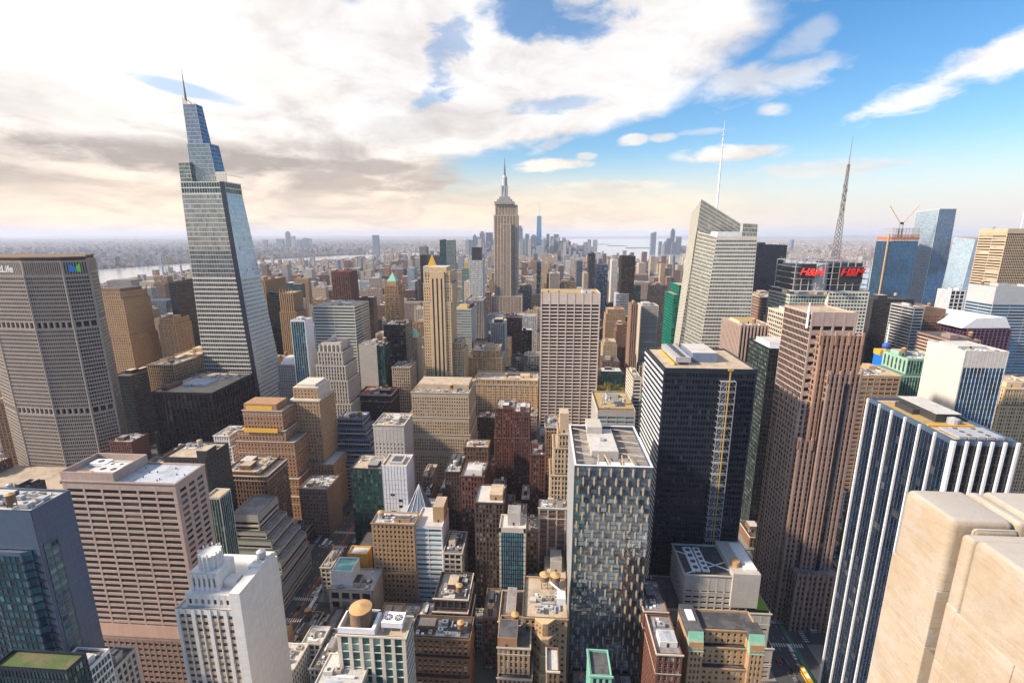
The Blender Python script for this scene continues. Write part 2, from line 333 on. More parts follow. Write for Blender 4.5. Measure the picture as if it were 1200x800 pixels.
def facade(mw, wins, A, B, C, D, s, rng=None):
    A, B, C, D = (np.array(p, float) for p in (A, B, C, D))
    n = np.cross(B-A, D-A); n /= np.linalg.norm(n)
    Wd = (np.linalg.norm(B-A)+np.linalg.norm(C-D))/2; Ht = (np.linalg.norm(D-A)+np.linalg.norm(C-B))/2
    P = lambda u, v, o=0.: (A*(1-u)*(1-v)+B*u*(1-v)+C*u*v+D*(1-u)*v)+n*o
    ed = min(s['edge'], Wd*.2)/Wd
    nx = max(1, round((Wd*(1-2*ed))/s['cw'])); bs = s['base']/Ht; cp = min(s['cap'], Ht*.4)/Ht
    nz = max(1, round(Ht*(1-bs-cp)/s['fh']))
    us = np.linspace(ed, 1-ed, nx+1); vsx = np.linspace(bs, 1-cp, nz+1)
    hw = np.array([(s['gw'] if s['g'] and (i % s['g'] == 0) else s['pw'])/2/Wd for i in range(nx+1)])
    dv = (vsx[1]-vsx[0]); shv = min(s['sh']/s['fh'], .92)*dv
    rec, pp, sp = s['rec'], s['pp'], s['sp']
    for i in range(nx+1):
        a = 0. if i == 0 else us[i]-hw[i]; b = 1. if i == nx else us[i]+hw[i]
        mw.quads([[P(a,0,pp), P(b,0,pp), P(b,1,pp), P(a,1,pp)], [P(b,0,pp), P(b,0,-rec), P(b,1,-rec), P(b,1,pp)], [P(a,0,-rec), P(a,0,pp), P(a,1,pp), P(a,1,-rec)]], 0)
    rows = [(0., vsx[0]+shv*.5)]+[(vsx[j]-shv*.5, vsx[j]+shv*.5) for j in range(1, nz)]+[(vsx[nz]-shv*.5, 1.)]
    for k, (a, b) in enumerate(rows):
        mi = s['sm'] if 0 < k < nz else 0
        mw.quads([[P(0,a,sp), P(1,a,sp), P(1,b,sp), P(0,b,sp)], [P(0,b,sp), P(1,b,sp), P(1,b,-rec), P(0,b,-rec)], [P(0,a,-rec), P(1,a,-rec), P(1,a,sp), P(0,a,sp)]], mi)
    # windows (vectorised)
    u0 = us[:-1]+hw[:-1]; u1 = us[1:]-hw[1:]; v0 = np.array([r[1] for r in rows[:-1]]); v1 = np.array([r[0] for r in rows[1:]])
    if wins is None: return
    U0, V0 = np.meshgrid(u0, v0); U1, V1 = np.meshgrid(u1, v1)
    U0, V0, U1, V1 = (t.ravel()[:, None] for t in (U0, V0, U1, V1))
    f = lambda u, v: A*(1-u)*(1-v)+B*u*(1-v)+C*u*v+D*(1-u)*v - n*rec
    q = np.stack([f(U0, V0), f(U1, V0), f(U1, V1), f(U0, V1)], 1)
    wins.append((q, n))
FW = np.array(fwv); RT = np.array(rtv); UP = np.array(upv); E0 = np.array((0, 0, EYE)); K = 1024/1200
WSH = {}
def blind_frame(m, q, n):
    pass
def emit_windows(th, wins, g, minpx=20., name='window', frame=None, cap=100):
    """the 100 panes that show largest become window parts of their own, the rest one stuff part"""
    if not wins: return
    Q = np.concatenate([w[0] for w in wins]); N = np.concatenate([np.repeat(w[1][None], len(w[0]), 0) for w in wins])
    p = Q-E0; c = p@FW; ok = (c > 1).all(1); cc = np.maximum(c, 1)
    x = (CX+F*(p@RT)/cc)*K; y = (CY-F*(p@UP)/cc)*K
    ar = .5*np.abs((x[:,0]-x[:,2])*(y[:,1]-y[:,3])-(x[:,1]-x[:,3])*(y[:,0]-y[:,2]))
    face = np.einsum('ij,ij->i', N, (Q.mean(1)-E0)) < 0
    vis = ok & face & (x.max(1) > 0) & (x.min(1) < 1024) & (y.min(1) < 682) & (y.max(1) > 0)
    ar = np.where(vis, ar, 0); idx = np.argsort(-ar)[:cap]; idx = idx[ar[idx] >= minpx]
    keep = np.ones(len(Q), bool)
    if len(idx) >= 1:
        keep[idx] = False
        for i in idx:
            q = Q[i]; c0 = q.mean(0); L = q-c0; key = (g.name, tuple(np.round(L, 1).ravel()), bool(frame))
            me = WSH.get(key)
            if me is None:
                m = M(); m.quads([L], 0)
                n = N[i]; u = (L[1]-L[0]); w = np.linalg.norm(u); u = u/w; v = (L[3]-L[0]); h = np.linalg.norm(v); v = v/h; t = .07
                o_ = n*.06
                if frame:
                    for a, b, cc_, d in ((0, w, 0, t), (0, w, h-t, h), (0, t, t, h-t), (w-t, w, t, h-t), (t, w-t, h*.5-t*.5, h*.5+t*.5)):
                        pp = [L[0]+u*a+v*cc_+o_, L[0]+u*b+v*cc_+o_, L[0]+u*b+v*d+o_, L[0]+u*a+v*d+o_]; m.quads([pp], 1)
                ob = m.build(name, [g, frame] if frame else [g]); me = ob.data; bpy.data.objects.remove(ob); WSH[key] = me
            o = bpy.data.objects.new(name, me); COL.objects.link(o); o.parent = th.o
            o.location = tuple(c0-np.array(th.loc))
    r = Q[keep]
    if len(r):
        m = M(); m.quads(r.copy()); th.part(m, name, [g], kind='stuff')

def water_tank(th, x, y, z, r=2., h=3.6, leg=2.4, cone=True, mat=None):
    m = M(); m.cyl(x, y, r, z+leg, z+leg+h, 16); 
    for i in range(3): m.cyl(x, y, r*1.015, z+leg+h*(.15+.33*i), z+leg+h*(.15+.33*i)+.08, 16)
    o = th.part(m, 'water_tank', [mat or M_WOOD])
    m = M(); m.cyl(x, y, r*1.08, z+leg+h, z+leg+h+r*.5, 16, r1=.15, top=True); th.part(m, 'tank_roof', [M_CONE if cone else M_STEEL], parent=o)
    m = M()
    for a in (-1, 1):
        for b in (-1, 1): m.bar((x+a*r*.6, y+b*r*.6, z-.1), (x+a*r*.6, y+b*r*.6, z+leg), .25)
    m.bar((x-r*.6, y-r*.6, z), (x+r*.6, y-r*.6, z+leg), .12); m.bar((x+r*.6, y-r*.6, z), (x-r*.6, y-r*.6, z+leg), .12)
    th.part(m, 'tank_stand', [M_DK], parent=o)
def cooling_unit(th, x0, x1, y0, y1, z, h, mat=None, fans=None):
    m = M(); m.box(x0, x1, y0, y1, z+.4, z+.4+h, bottom=True)
    for a in (x0+.1, x1-.3):
        for b in (y0+.1, y1-.3): m.box(a, a+.2, b, b+.2, z-.05, z+.4)
    o = th.part(m, 'cooling_unit', [mat or M_STEEL])
    L = max(x1-x0, y1-y0); s = min(x1-x0, y1-y0); n = max(1, int(L/s))
    if s < 5 and fans is None and int(x0*7+y0*3) % 3 == 0: return
    for i in range(n):
        t = (i+.5)/n; cx, cy = ((x0+(x1-x0)*t, (y0+y1)/2) if x1-x0 > y1-y0 else ((x0+x1)/2, y0+(y1-y0)*t))
        m = M(); m.cyl(cx, cy, s*.30, z+.4+h, z+.55+h, 12); th.part(m, 'fan', [M_FAN], parent=o)
def clutter(th, rng, x0, x1, y0, y1, z, wm, density=1., tank=None, big=True, near=True):
    """roof equipment inside a roof rectangle; z is the roof deck"""
    w = x1-x0; d = y1-y0
    if w < 6 or d < 6: return
    placed = []
    def spot(sw, sd):
        for _ in range(12):
            a = rng.uniform(x0+.8, max(x0+.9, x1-sw-.8)); b = rng.uniform(y0+.8, max(y0+.9, y1-sd-.8))
            if a+sw < x1-.4 and b+sd < y1-.4 and not any(a < p[1]+.4 and a+sw > p[0]-.4 and b < p[3]+.4 and b+sd > p[2]-.4 for p in placed):
                placed.append((a, a+sw, b, b+sd)); return a, b
        return None
    if big:
        for k in range(rng.choice((1, 1, 2))):
            sw, sd, h = rng.uniform(.22, .4)*w, rng.uniform(.25, .42)*d, rng.uniform(2.6, 5.)
            sw, sd = min(sw, 12), min(sd, 12); s = spot(sw, sd)
            if s:
                m = M(); m.box(s[0], s[0]+sw, s[1], s[1]+sd, z-.05, z+h); o = th.part(m, 'bulkhead', [wm])
                m = M(); m.box(s[0]+.2, s[0]+sw-.2, s[1]+.2, s[1]+sd-.2, z+h, z+h+.06); th.part(m, 'bulkhead_roof', [rng.choice(list(RF.values())[:4])], parent=o)
                if near and rng.random() < .6:
                    m = M(); m.box(s[0]+sw*.3, s[0]+sw*.3+1.1, s[1]-.05, s[1]+.1, z, z+2.1); th.part(m, 'door', [M_DK], parent=o)
    if near:
        for k in range(rng.choice((2, 3, 4, 5))):
            pw_, pd_ = rng.uniform(.12, .45)*w, rng.uniform(.12, .45)*d; pa, pb = rng.uniform(x0, x1-pw_), rng.uniform(y0, y1-pd_); m = M(); zz_ = z+.012+.009*k
            m.quad((pa, pb, zz_), (pa+pw_, pb, zz_), (pa+pw_, pb+pd_, zz_), (pa, pb+pd_, zz_)); th.part(m, 'roof_patch', [rng.choice((RF['dark'], RF['grey'], RF['white'], RF['tan'], RF['grey'], RF['blue']))])
    if tank is None: tank = rng.random() < .45
    if tank:
        s = spot(4.6, 4.6)
        if s: water_tank(th, s[0]+2.3, s[1]+2.3, z, rng.uniform(1.6, 2.2), rng.uniform(3, 4), rng.uniform(1.5, 4), rng.random() < .75, rng.choice((M_WOOD, M_WOOD, M_STEEL)))
    if not near: return
    for k in range(int(rng.uniform(2, 5)*density*min(2.2, w*d/220)+.5)):
        sw, sd = rng.uniform(1.5, 4), rng.uniform(1.5, 3); s = spot(sw, sd)
        if s: cooling_unit(th, s[0], s[0]+sw, s[1], s[1]+sd, z, rng.uniform(.9, 1.8), rng.choice((M_STEEL, M_UNIT, M_STEEL, M_TANU)))
    for k in range(int(rng.uniform(1, 4)*density+.5)):
        s = spot(*((rng.uniform(3, 8), .8) if rng.random() < .5 else (.8, rng.uniform(3, 7))))
        if s: m = M(); L = placed[-1]; m.box(L[0], L[1], L[2], L[3], z+.3, z+1.0, bottom=True); th.part(m, 'duct', [rng.choice((M_STEEL, M_WHITE))])
    m = M()
    for k in range(int(rng.uniform(3, 9)*density)):
        s = spot(.6, .6)
        if s: 
            m.cyl(s[0]+.3, s[1]+.3, .18, z-.02, z+rng.uniform(.5, 1.4), 8)
    th.part(m, 'vent_pipe', [M_STEEL], kind='stuff')
    m = M()
    for k in range(int(rng.uniform(1, 4)*density)):
        xx, yy = rng.uniform(x0+.5, x1-2), rng.uniform(y0+.5, y1-2); L = rng.uniform(2, 7)
        if rng.random() < .5: m.box(xx, min(xx+L, x1-.4), yy, yy+.18, z+.1, z+.28)
        else: m.box(xx, xx+.18, yy, min(yy+L, y1-.4), z+.1, z+.28)
    th.part(m, 'pipe_run', [M_STEEL], kind='stuff')
    m = M()
    for i_ in range(int(w/2.)):
        xx = x0+i_*2.; m.box(xx-.04, xx+.04, y0-.1, y0-.02, z, z+2.0)
    m.box(x0, x1, y0-.1, y0-.04, z+1.95, z+2.03); m.box(x0, x1, y0-.1, y0-.04, z+1.45, z+1.51)
    if rng.random() < .4: th.part(m, 'roof_railing', [M_STEEL])
    m = M()
    for k in range(int(rng.uniform(1, 4)*density)):
        s = spot(1.4, 1.4)
        if s: m.box(s[0], s[0]+1.4, s[1], s[1]+1.4, z-.02, z+.5)
    th.part(m, 'roof_hatch', [M_WHITE])
def parapet(mw, x0, x1, y0, y1, z, h=1.1, t=.45, mi=0):
    a0, a1, b0, b1 = x0+t, x1-t, y0+t, y1-t
    mw.quads([[(x0,y0,z),(x1,y0,z),(a1,b0,z),(a0,b0,z)], [(x1,y0,z),(x1,y1,z),(a1,b1,z),(a1,b0,z)], [(x1,y1,z),(x0,y1,z),(a0,b1,z),(a1,b1,z)], [(x0,y1,z),(x0,y0,z),(a0,b0,z),(a0,b1,z)]], mi)
    mw.quads([[(a1,b0,z-h),(a0,b0,z-h),(a0,b0,z),(a1,b0,z)], [(a1,b1,z-h),(a1,b0,z-h),(a1,b0,z),(a1,b1,z)], [(a0,b1,z-h),(a1,b1,z-h),(a1,b1,z),(a0,b1,z)], [(a0,b0,z-h),(a0,b1,z-h),(a0,b1,z),(a0,b0,z)]], mi)

HERO = []    # footprints and pixel silhouettes of the placed buildings
def sil(x0, x1, y0, y1, z, yb, z0=0.):
    ps = [proj(a, b, c) for a in (x0, x1) for b in (y0, y1) for c in (z0, z)]
    fx = [proj(x0, y0, z)[0], proj(x1, y0, z)[0]]
    HERO.append(dict(x0=x0, x1=x1, y0=y0, y1=y1, z=z, pts=ps, fx=fx, yb=yb))
def tower(name, label, x0, x1, y0, y1, z, wm='tan', gl='std', st='punch', side='same', sm=None, steps=(), roof='grey', pent=(), tank=None, density=1.,
          yb=800, near=None, minpx=20, clut=True, group=None, sgl=None, cat='building', par=1.1, frame=None, big=True, base=True, back=False, corn=True):
    """rectangular building: top volume x0..x1,y0..y1 up to z; steps=(drop,l,r,f,b): lower volumes that stand out further"""
    rng = random.Random(hash((round(x0), round(y0), round(z))) & 0xffff)
    cx, cy = (x0+x1)/2, (y0+y1)/2; th = T(name, (cx, cy, 0), label, cat, group); th.rng = rng
    wmat = W[wm] if isinstance(wm, str) else wm; smat = W[sm] if sm else wmat; g = G[gl]; g2 = G[sgl] if sgl else g
    st = ST[st] if isinstance(st, str) else st; side = st if side == 'same' else (ST[side] if isinstance(side, str) else side)
    masonry = st is not None and st['fh'] < 3.95 and st['pw'] >= .5 and wm not in ('black', 'charcoal', 'navyfr', 'bluegrey')
    cmat = wmat if rng.random() < .5 else W['sill']
    dist = math.hypot(cx, y0); near = dist < 520 if near is None else near
    mw, wf, ws, mr, mc = M(), [], [], M(), M()
    vols = []; zt = z; cur = (x0, x1, y0, y1)
    for (drop, l, r, f, b) in steps:
        vols.append((cur, z-drop, zt)); zt = z-drop; cur = (x0-l, x1+r, y0-f, y1+b)
    vols.append((cur, 0., zt))
    for (a0, a1, b0, b1), z0, z1 in vols:
        if st: facade(mw, wf, (a0, b0, z0), (a1, b0, z0), (a1, b0, z1), (a0, b0, z1), st)
        else: mw.quad((a0, b0, z0), (a1, b0, z0), (a1, b0, z1), (a0, b0, z1))
        if near and masonry and corn:
            hs = [z1-.7, z1-.7-st['fh']*rng.choice((1, 2, 3))]
            if z0 == 0: hs.append(9.)
            for q_, hh in enumerate(hs):
                if hh < z0+4: continue
                o_ = .55 if q_ == 0 else .22; t_ = .75 if q_ == 0 else .4; mc = M()
                mc.box(a0-o_, a1+o_, b0-o_, b0-.05, hh, hh+t_, bottom=True)
                if a0 > 0 and (a0+a1)/2 > 0: mc.box(a0-o_, a0-.05, b0, b1, hh, hh+t_, bottom=True)
                elif a1 < 0: mc.box(a1+.05, a1+o_, b0, b1, hh, hh+t_, bottom=True)
                th.part(mc, 'cornice', [cmat])
        sd_ = side
        if (a0+a1)/2 > 0:
            if sd_: facade(mw, ws, (a0, b1, z0), (a0, b0, z0), (a0, b0, z1), (a0, b1, z1), sd_)
            else: mw.quad((a0, b1, z0), (a0, b0, z0), (a0, b0, z1), (a0, b1, z1))
            mw.quad((a1, b0, z0), (a1, b1, z0), (a1, b1, z1), (a1, b0, z1))
        else:
            if sd_: facade(mw, ws, (a1, b0, z0), (a1, b1, z0), (a1, b1, z1), (a1, b0, z1), sd_)
            else: mw.quad((a1, b0, z0), (a1, b1, z0), (a1, b1, z1), (a1, b0, z1))
            mw.quad((a0, b1, z0), (a0, b0, z0), (a0, b0, z1), (a0, b1, z1))
        mw.quad((a1, b1, z0), (a0, b1, z0), (a0, b1, z1), (a1, b1, z1))
        hpar = par if z1 == z else min(par, .9)
        parapet(mw, a0-.03, a1+.03, b0-.03, b1+.03, z1, hpar)
        mr = M(); mr.quad((a0+.4, b0+.4, z1-hpar), (a1-.4, b0+.4, z1-hpar), (a1-.4, b1-.4, z1-hpar), (a0+.4, b1-.4, z1-hpar)); th.part(mr, 'roof', [RF[roof] if isinstance(roof, str) else roof])
        sil(a0, a1, b0, b1, z1, yb, z0)
    th.part(mw, 'wall', [wmat, smat])
    fr = frame if frame else None
    if g2 is g: emit_windows(th, wf+ws, g, minpx, frame=fr)
    else: emit_windows(th, wf, g, minpx, frame=fr, cap=60); emit_windows(th, ws, g2, minpx, frame=fr, cap=40)
    (a0, a1, b0, b1) = vols[0][0]; w, d = a1-a0, b1-b0; zr = z-par
    for pnt in pent:
        fx0, fx1, fy0, fy1, h = pnt[:5]; pm = W[pnt[5]] if len(pnt) > 5 else wmat
        X0, X1, Y0, Y1 = a0+w*fx0, a0+w*fx1, b0+d*fy0, b0+d*fy1
        m = M(); m.box(X0, X1, Y0, Y1, zr-.02, zr+h); o = th.part(m, 'penthouse', [pm])
        m = M(); m.box(X0+.3, X1-.3, Y0+.3, Y1-.3, zr+h, zr+h+.08); th.part(m, 'penthouse_roof', [RF[pnt[6] if len(pnt) > 6 else 'grey']], parent=o)
        if near: 
            m = M(); m.box(X0+(X1-X0)*.4, X0+(X1-X0)*.4+1.2, Y0-.06, Y0+.1, zr, zr+2.2); th.part(m, 'door', [M_DK], parent=o)
    if clut:
        if pent:
            f1 = max(p[3] for p in pent) ; f0 = min(p[2] for p in pent)
            if f0 > .2: clutter(th, rng, a0+1, a1-1, b0+.8, b0+d*f0-.5, zr, wmat, density, tank, False, near)
            if f1 < .8: clutter(th, rng, a0+1, a1-1, b0+d*f1+.5, b1-.8, zr, wmat, density, tank, False, near)
        else: clutter(th, rng, a0+.8, a1-.8, b0+.8, b1-.8, zr, wmat, density, tank, big, near)
        # equipment on the widest terraces of near buildings
    th.box = (x0, x1, y0, y1, z)
    return th
DBG = False
def B(name, label, xl, xr, yt, Y0, D, *a, **k):
    """place a tower whose front roof edge runs from photo column xl to xr at row yt, its front wall standing Y0 metres away"""
    x0, z = atY(xl, yt, Y0); x1 = xat(xr, Y0, z)
    if k.get('zmin'): z = max(z, k['zmin'])
    k.pop('zmin', None)
    if isinstance(D, tuple): D = ground(D[0], D[1], z)[1]-Y0
    if D < 8: print('SHALLOW', label, D); D = 20
    if DBG: print(f'{label[:40]:40s} x {x0:.0f}..{x1:.0f} w {x1-x0:.0f} Y {Y0:.0f} D {D:.0f} z {z:.0f}')
    return tower(name, label, x0, x1, Y0, Y0+D, z, *a, **k)
# ------------------------------------------------------------------ the placed buildings
GT = S(1.5, .2, fh=3.9, sh=1.0, rec=.2, pp=.05, sp=0., edge=.3)
N_ = 'office_tower'
# --- bottom left
t = B(N_, 'dark blue glass office tower with a smooth blue-grey side wall, left edge', -62, 35, 595, 158, (66, 573), 'slate', 'teal', S(2.4, .12, fh=3.8, sh=1.1, rec=.35, pp=-.05, sp=.06, cap=17, edge=1.5), None, sm='navyfr', roof='white', near=True, minpx=14,
      steps=((88, 0, 0, 5, 0),), density=1.5)
x0, x1, y0, y1, z = t.box
m = M(); wn = []
fz = z-16
m2 = []
facade(m, wn, (x1+.2, y0+1.6, fz-104), (x1+.2, y0+7.5, fz-104), (x1+.2, y0+7.5, fz), (x1+.2, y0+1.6, fz), S(2.6, .2, fh=3.8, sh=1.6, rec=.12, pp=0, edge=.1, cap=.4, sm=0)); t.part(m, 'window_frame', [W['slate']]); emit_windows(t, wn, G['grn'], 10, cap=40)
mj = M()
for k in range(30): mj.box(x1+.02, x1+.09, y0, y1, 4+k*5., 4.14+k*5.)
for k in range(9): mj.box(x1+.03, x1+.1, y0+k*(y1-y0)/8-.06, y0+k*(y1-y0)/8+.06, 0, z-.3)
t.part(mj, 'panel_joint', [W['bluegrey']])
# projecting glazed bay
m = M(); wn = []
bx0, bx1 = x1-22, x1-3.5
facade(m, wn, (bx0, y0-1.8, 40), (bx1-3, y0-1.8, 40), (bx1-3, y0-1.8, z-18), (bx0, y0-1.8, z-18), S(2.4, .12, fh=3.8, sh=1., rec=.2, pp=0., sp=.05, cap=1.))
facade(m, wn, (bx1-3, y0-1.8, 40), (bx1, y0, 40), (bx1, y0, z-18), (bx1-3, y0-1.8, z-18), S(2.4, .12, fh=3.8, sh=1., rec=.2, pp=0., sp=.05, cap=1.))
m.quad((bx0, y0-1.8, z-18), (bx1-3, y0-1.8, z-18), (bx1, y0, z-18), (bx0, y0, z-18)); t.part(m, 'glazed_bay', [W['slate'], W['navyfr']]); emit_windows(t, wn, G['teal'], 14, cap=60)
BANDB = S(8.5, 1.3, 0, 0, 3.75, 2.15, 1.0, .05, cap=4.)
t = B(N_, 'brown granite office slab with long dark strip windows and a raised box on its roof', 72, 205, 562, 222, (235, 543), 'pink', 'blk', S(10.5, 1.1, 0, 0, 3.75, 1.65, .3, .04, cap=4.2, edge=1.5), S(6.2, 2.0, 0, 0, 3.75, 1.75, .4, .04, cap=4.2, edge=1.5), roof='blue', near=True, minpx=10, clut=False)
x0, x1, y0, y1, z = t.box; xm = x0+(x1-x0)*.47
m = M(); m.quad((x0, y0-.12, z-.3), (xm, y0-.12, z-.3), (xm, y0-.12, z+5.), (x0, y0-.12, z+5.)); m.quad((xm, y0-.12, z-1.2), (xm, y1, z-1.2), (xm, y1, z+5), (xm, y0-.12, z+5)); m.quad((xm, y1, z), (x0, y1, z), (x0, y1, z+5), (xm, y1, z+5)); m.quad((x0, y1, z), (x0, y0-.12, z), (x0, y0-.12, z+5), (x0, y1, z+5))
parapet(m, x0, xm, y0-.12, y1, z+5, 4.2, .5); t.part(m, 'roof_screen', [W['pink']])
m = M(); m.quad((x0+.5, y0+.4, z+.8), (xm-.5, y0+.4, z+.8), (xm-.5, y1-.5, z+.8), (x0+.5, y1-.5, z+.8)); t.part(m, 'roof', [RF['white']])
r = random.Random(3)
for (a, b, c, d, h) in ((.5, .9, .18, .42, 2.4), (.1, .42, .6, .85, 1.8), (.5, .85, .5, .66, 2.)): cooling_unit(t, x0+(xm-x0)*a, x0+(xm-x0)*b, y0+(y1-y0)*c, y0+(y1-y0)*d, z+.8, h, M_WHITE)
m = M(); m.box(x0+(xm-x0)*.12, x0+(xm-x0)*.44, y0+2, y0+6, z+.8, z+2.6); t.part(m, 'bulkhead', [W['orange']])
m = M()
for i in range(9): m.cyl(xm+r.uniform(3, x1-xm-3), r.uniform(y0+3, y1-3), .3, z-1.2, z-.3, 8)
t.part(m, 'vent_pipe', [M_DK], kind='stuff')
m = M(); m.box(x0-1, x1+4, y0-8.8, y0-.3, 0, 40); o = t.part(m, 'podium', [W['pinkd']]); mm = M(); wn = []
facade(mm, wn, (x0-1, y0-9.3, 0), (x1+4, y0-9.3, 0), (x1+4, y0-9.3, 39), (x0-1, y0-9.3, 39), S(3.4, 1., fh=3.9, sh=2.1, rec=.3, sm=0)); t.part(mm, 'podium_wall', [W['pinkd']]); emit_windows(t, wn, G['blk'], 12, cap=60)

# white setback tower with a crown, lower left
t = B('apartment_tower', 'white brick setback tower with an ornate fluted crown and a blank side wall, lower left', 205, 284, 712, 172, 30, 'white', 'warm', S(3.7, .35, 2, 1.7, 3.55, 1.75, .45, .3, -.05, cap=2., wm=0, sm=1), None, sm='cream', roof='white', near=True, minpx=12, frame=M_WHITE, clut=False)
x0, x1, y0, y1, z = t.box; m = M(); wn = []
m.box(x0+3.5, x1-.3, y0+3, y1, z-1.1, z+5.5); facade(m, wn, (x0+3.5, y0+2.6, z-1), (x1-.4, y0+2.6, z-1), (x1-.4, y0+2.6, z+5.5), (x0+3.5, y0+2.6, z+5.5), S(2.9, 1.5, fh=4.5, sh=2.4, rec=.3, sm=0))
m.box(x0+5, x0+18, y0+5.5, y0+17, z+5.5, z+14.5)
facade(m, wn, (x0+5, y0+5.1, z+5.5), (x0+18, y0+5.1, z+5.5), (x0+18, y0+5.1, z+14.5), (x0+5, y0+5.1, z+14.5), S(2.6, 1.3, fh=8., sh=3.4, rec=.4, pp=.3, sm=0))
t.part(m, 'upper_setback', [W['white']]); emit_windows(t, wn, G['warm'], 5)
m = M(); m.box(x1-4.6, x1+.06, y0-.5, y1-2, z-60, z+9.5); t.part(m, 'lift_shaft', [W['white']])
m = M(); cxx, cyy = x0+11.5, y0+11
m.cyl(cxx, cyy, 4.6, z+14.5, z+21, 16)
for i in range(16):
    a = 2*math.pi*i/16; m.cyl(cxx+4.6*math.cos(a), cyy+4.6*math.sin(a), .5, z+14.5, z+(22.6 if i % 2 else 21.8), 8, r1=.3)
t.part(m, 'crown', [W['white']])
m = M(); m.box(x1-6, x1-.5, y1-14, y1-3, z+5.5, z+10); m.box(x1-13, x1-7, y0+8, y0+13, z+5.5, z+8.5); t.part(m, 'bulkhead', [W['white']]); water_tank(t, x1-3, y1-8, z+10, 2, 3, 1, False, M_STEEL)
cooling_unit(t, x1-6, x1-1.5, y0+5, y0+8, z+5.5, 1.6, M_WHITE); cooling_unit(t, x1-6, x1-1.5, y0+9.5, y0+12.5, z+5.5, 1.6, M_WHITE)
B('low_building', 'pale wing behind the right foot of the white crowned tower', 285, 338, 790, 205, 22, 'white', 'warm', 'punch', near=True, roof='white')
B('low_building', 'dark teal roof garden building at the bottom left corner', -10, 78, 780, 140, 8, 'navyfr', 'grn', GT, near=True, roof='green', yb=800, clut=False)
B('low_building', 'white framed glass box roof at the bottom left between two towers', 58, 98, 786, 150, 12, 'whitepan', 'grn', GT, near=True, roof='dark')
B('low_building', 'low dark roof with a blue tarpaulin left of the white crowned tower', 102, 128, 788, 160, 14, 'greyblank', 'std', near=True, roof='dark')

# --- bottom centre
t = B(N_, 'glass and concrete tower with a large round cedar tank on its roof, bottom centre', 395, 475, 742, 163, (506, 722), 'sill', 'grn', S(4.6, 1.5, 0, 0, 3.9, .35, .3, .3, .0, cap=.8, edge=.8), GT, sm='silver', roof='tan', near=True, minpx=14, clut=False, sgl='blue')
x0, x1, y0, y1, z = t.box; w = x1-x0; d = y1-y0
m = M(); fx = x0+w*.02
for (a, b, c, e) in ((x0+.2, x0+w*.55, y0+.3, y0+1.), (x0+w*.5, x0+w*.55, y0+1., y1-1.), (x0+.2, x0+.9, y0+1, y1-1), (x0+.2, x0+w*.55, y1-1.6, y1-1.)): m.box(a, b, c, e, z-1.1, z+2.6)
t.part(m, 'roof_frame', [W['whitepan']])
m = M(); m.cyl(x0+w*.29, y0+d*.5, 4.5, z-1, z+8.2, 24)
for i in range(9): m.cyl(x0+w*.29, y0+d*.5, 4.56, z+i*.9, z+i*.9+.1, 24)
o = t.part(m, 'water_tank', [M_WOOD]); m = M(); m.cyl(x0+w*.29, y0+d*.5, 4.75, z+8.2, z+9.6, 24, r1=.2); t.part(m, 'tank_roof', [M_CONE], parent=o)
m = M(); m.box(x0+w*.62, x0+w*.93, y0+d*.25, y0+d*.8, z+1.4, z+3.8, bottom=True)
for a in (.63, .9):
    for b in (.27, .76): m.box(x0+w*a, x0+w*a+.3, y0+d*b, y0+d*b+.3, z-1.1, z+1.4)
o = t.part(m, 'cooling_unit', [W['whitepan']])
for a in (.70, .85):
    m = M(); m.cyl(x0+w*a, y0+d*.52, 1.7, z+3.8, z+3.95, 16); t.part(m, 'fan', [M_FAN], parent=o)
m = M()
for a in (.70, .85):
    for k in range(4):
        an = k*math.pi/4+.3; m.bar((x0+w*a-1.6*math.cos(an), y0+d*.52-1.6*math.sin(an), z+4.), (x0+w*a+1.6*math.cos(an), y0+d*.52+1.6*math.sin(an), z+4.), .14)
t.part(m, 'fan_blade', [M_WHITE], parent=o, kind='stuff')
# lower green glass volume to the left with its terrace
t = tower('glass_building', 'lower green glass wing with a pale roof terrace left of the cedar tank tower', x0-7.5, x0+12, y0-15, y0+d*.6, z-17, 'sill', 'emer', GT, GT, sm='green', roof='white', near=True, minpx=14, par=.5, density=.3, big=False, tank=False)
B('brick_building', 'ornate brown brick block with green railed terraces right of the cedar tank tower', 480, 550, 745, 212, (553, 722), 'brown', 'warm', S(3., 1.6, fh=3.6, sh=1.9, rec=.4), sm='tan', roof='dark', near=True, minpx=10, frame=M_WHITE, tank=True, steps=((11, 0, 0, 1.5, 0), (22, 0, 0, 3.5, 0), (33, 0, 0, 5, 0)))
B('brick_building', 'dark building with a stepped top and three white capped tanks, centre bottom', 508, 548, 700, 232, 22, 'dark', 'std', 'loft', roof='dark', near=True, minpx=10, tank=True, steps=((7, 0, 0, 2, 0), (15, 0, 1, 4, 0)))
B('brick_building', 'tan brick building with a tall blank penthouse front at the bottom middle', 583, 621, 757, 195, 20, 'tan', 'warm', 'punch', roof='dark', near=True, minpx=10, frame=M_WHITE, pent=((.0, .6, .02, .6, 6., 'orange', 'dark'),), steps=((16, 0, 1, 2, 0),))
B('brick_building', 'cream narrow building with a two level roof, left of the blue glass tower foot', 584, 612, 727, 224, 24, 'cream', 'warm', 'small', roof='dark', near=True, minpx=10, pent=((.3, .7, .1, .9, 5, 'cream', 'grey'),))
t = B('brick_building', 'tan brick building with a canted front and copper coloured cornices beside the mirror glass tower', 613, 665, 722, 208, 30, 'tan', 'warm', S(3.2, 1.6, fh=3.6, sh=1.9, rec=.4), sm='tan', roof='tan', near=True, minpx=10, frame=M_WHITE, tank=False, clut=False)
x0, x1, y0, y1, z = t.box
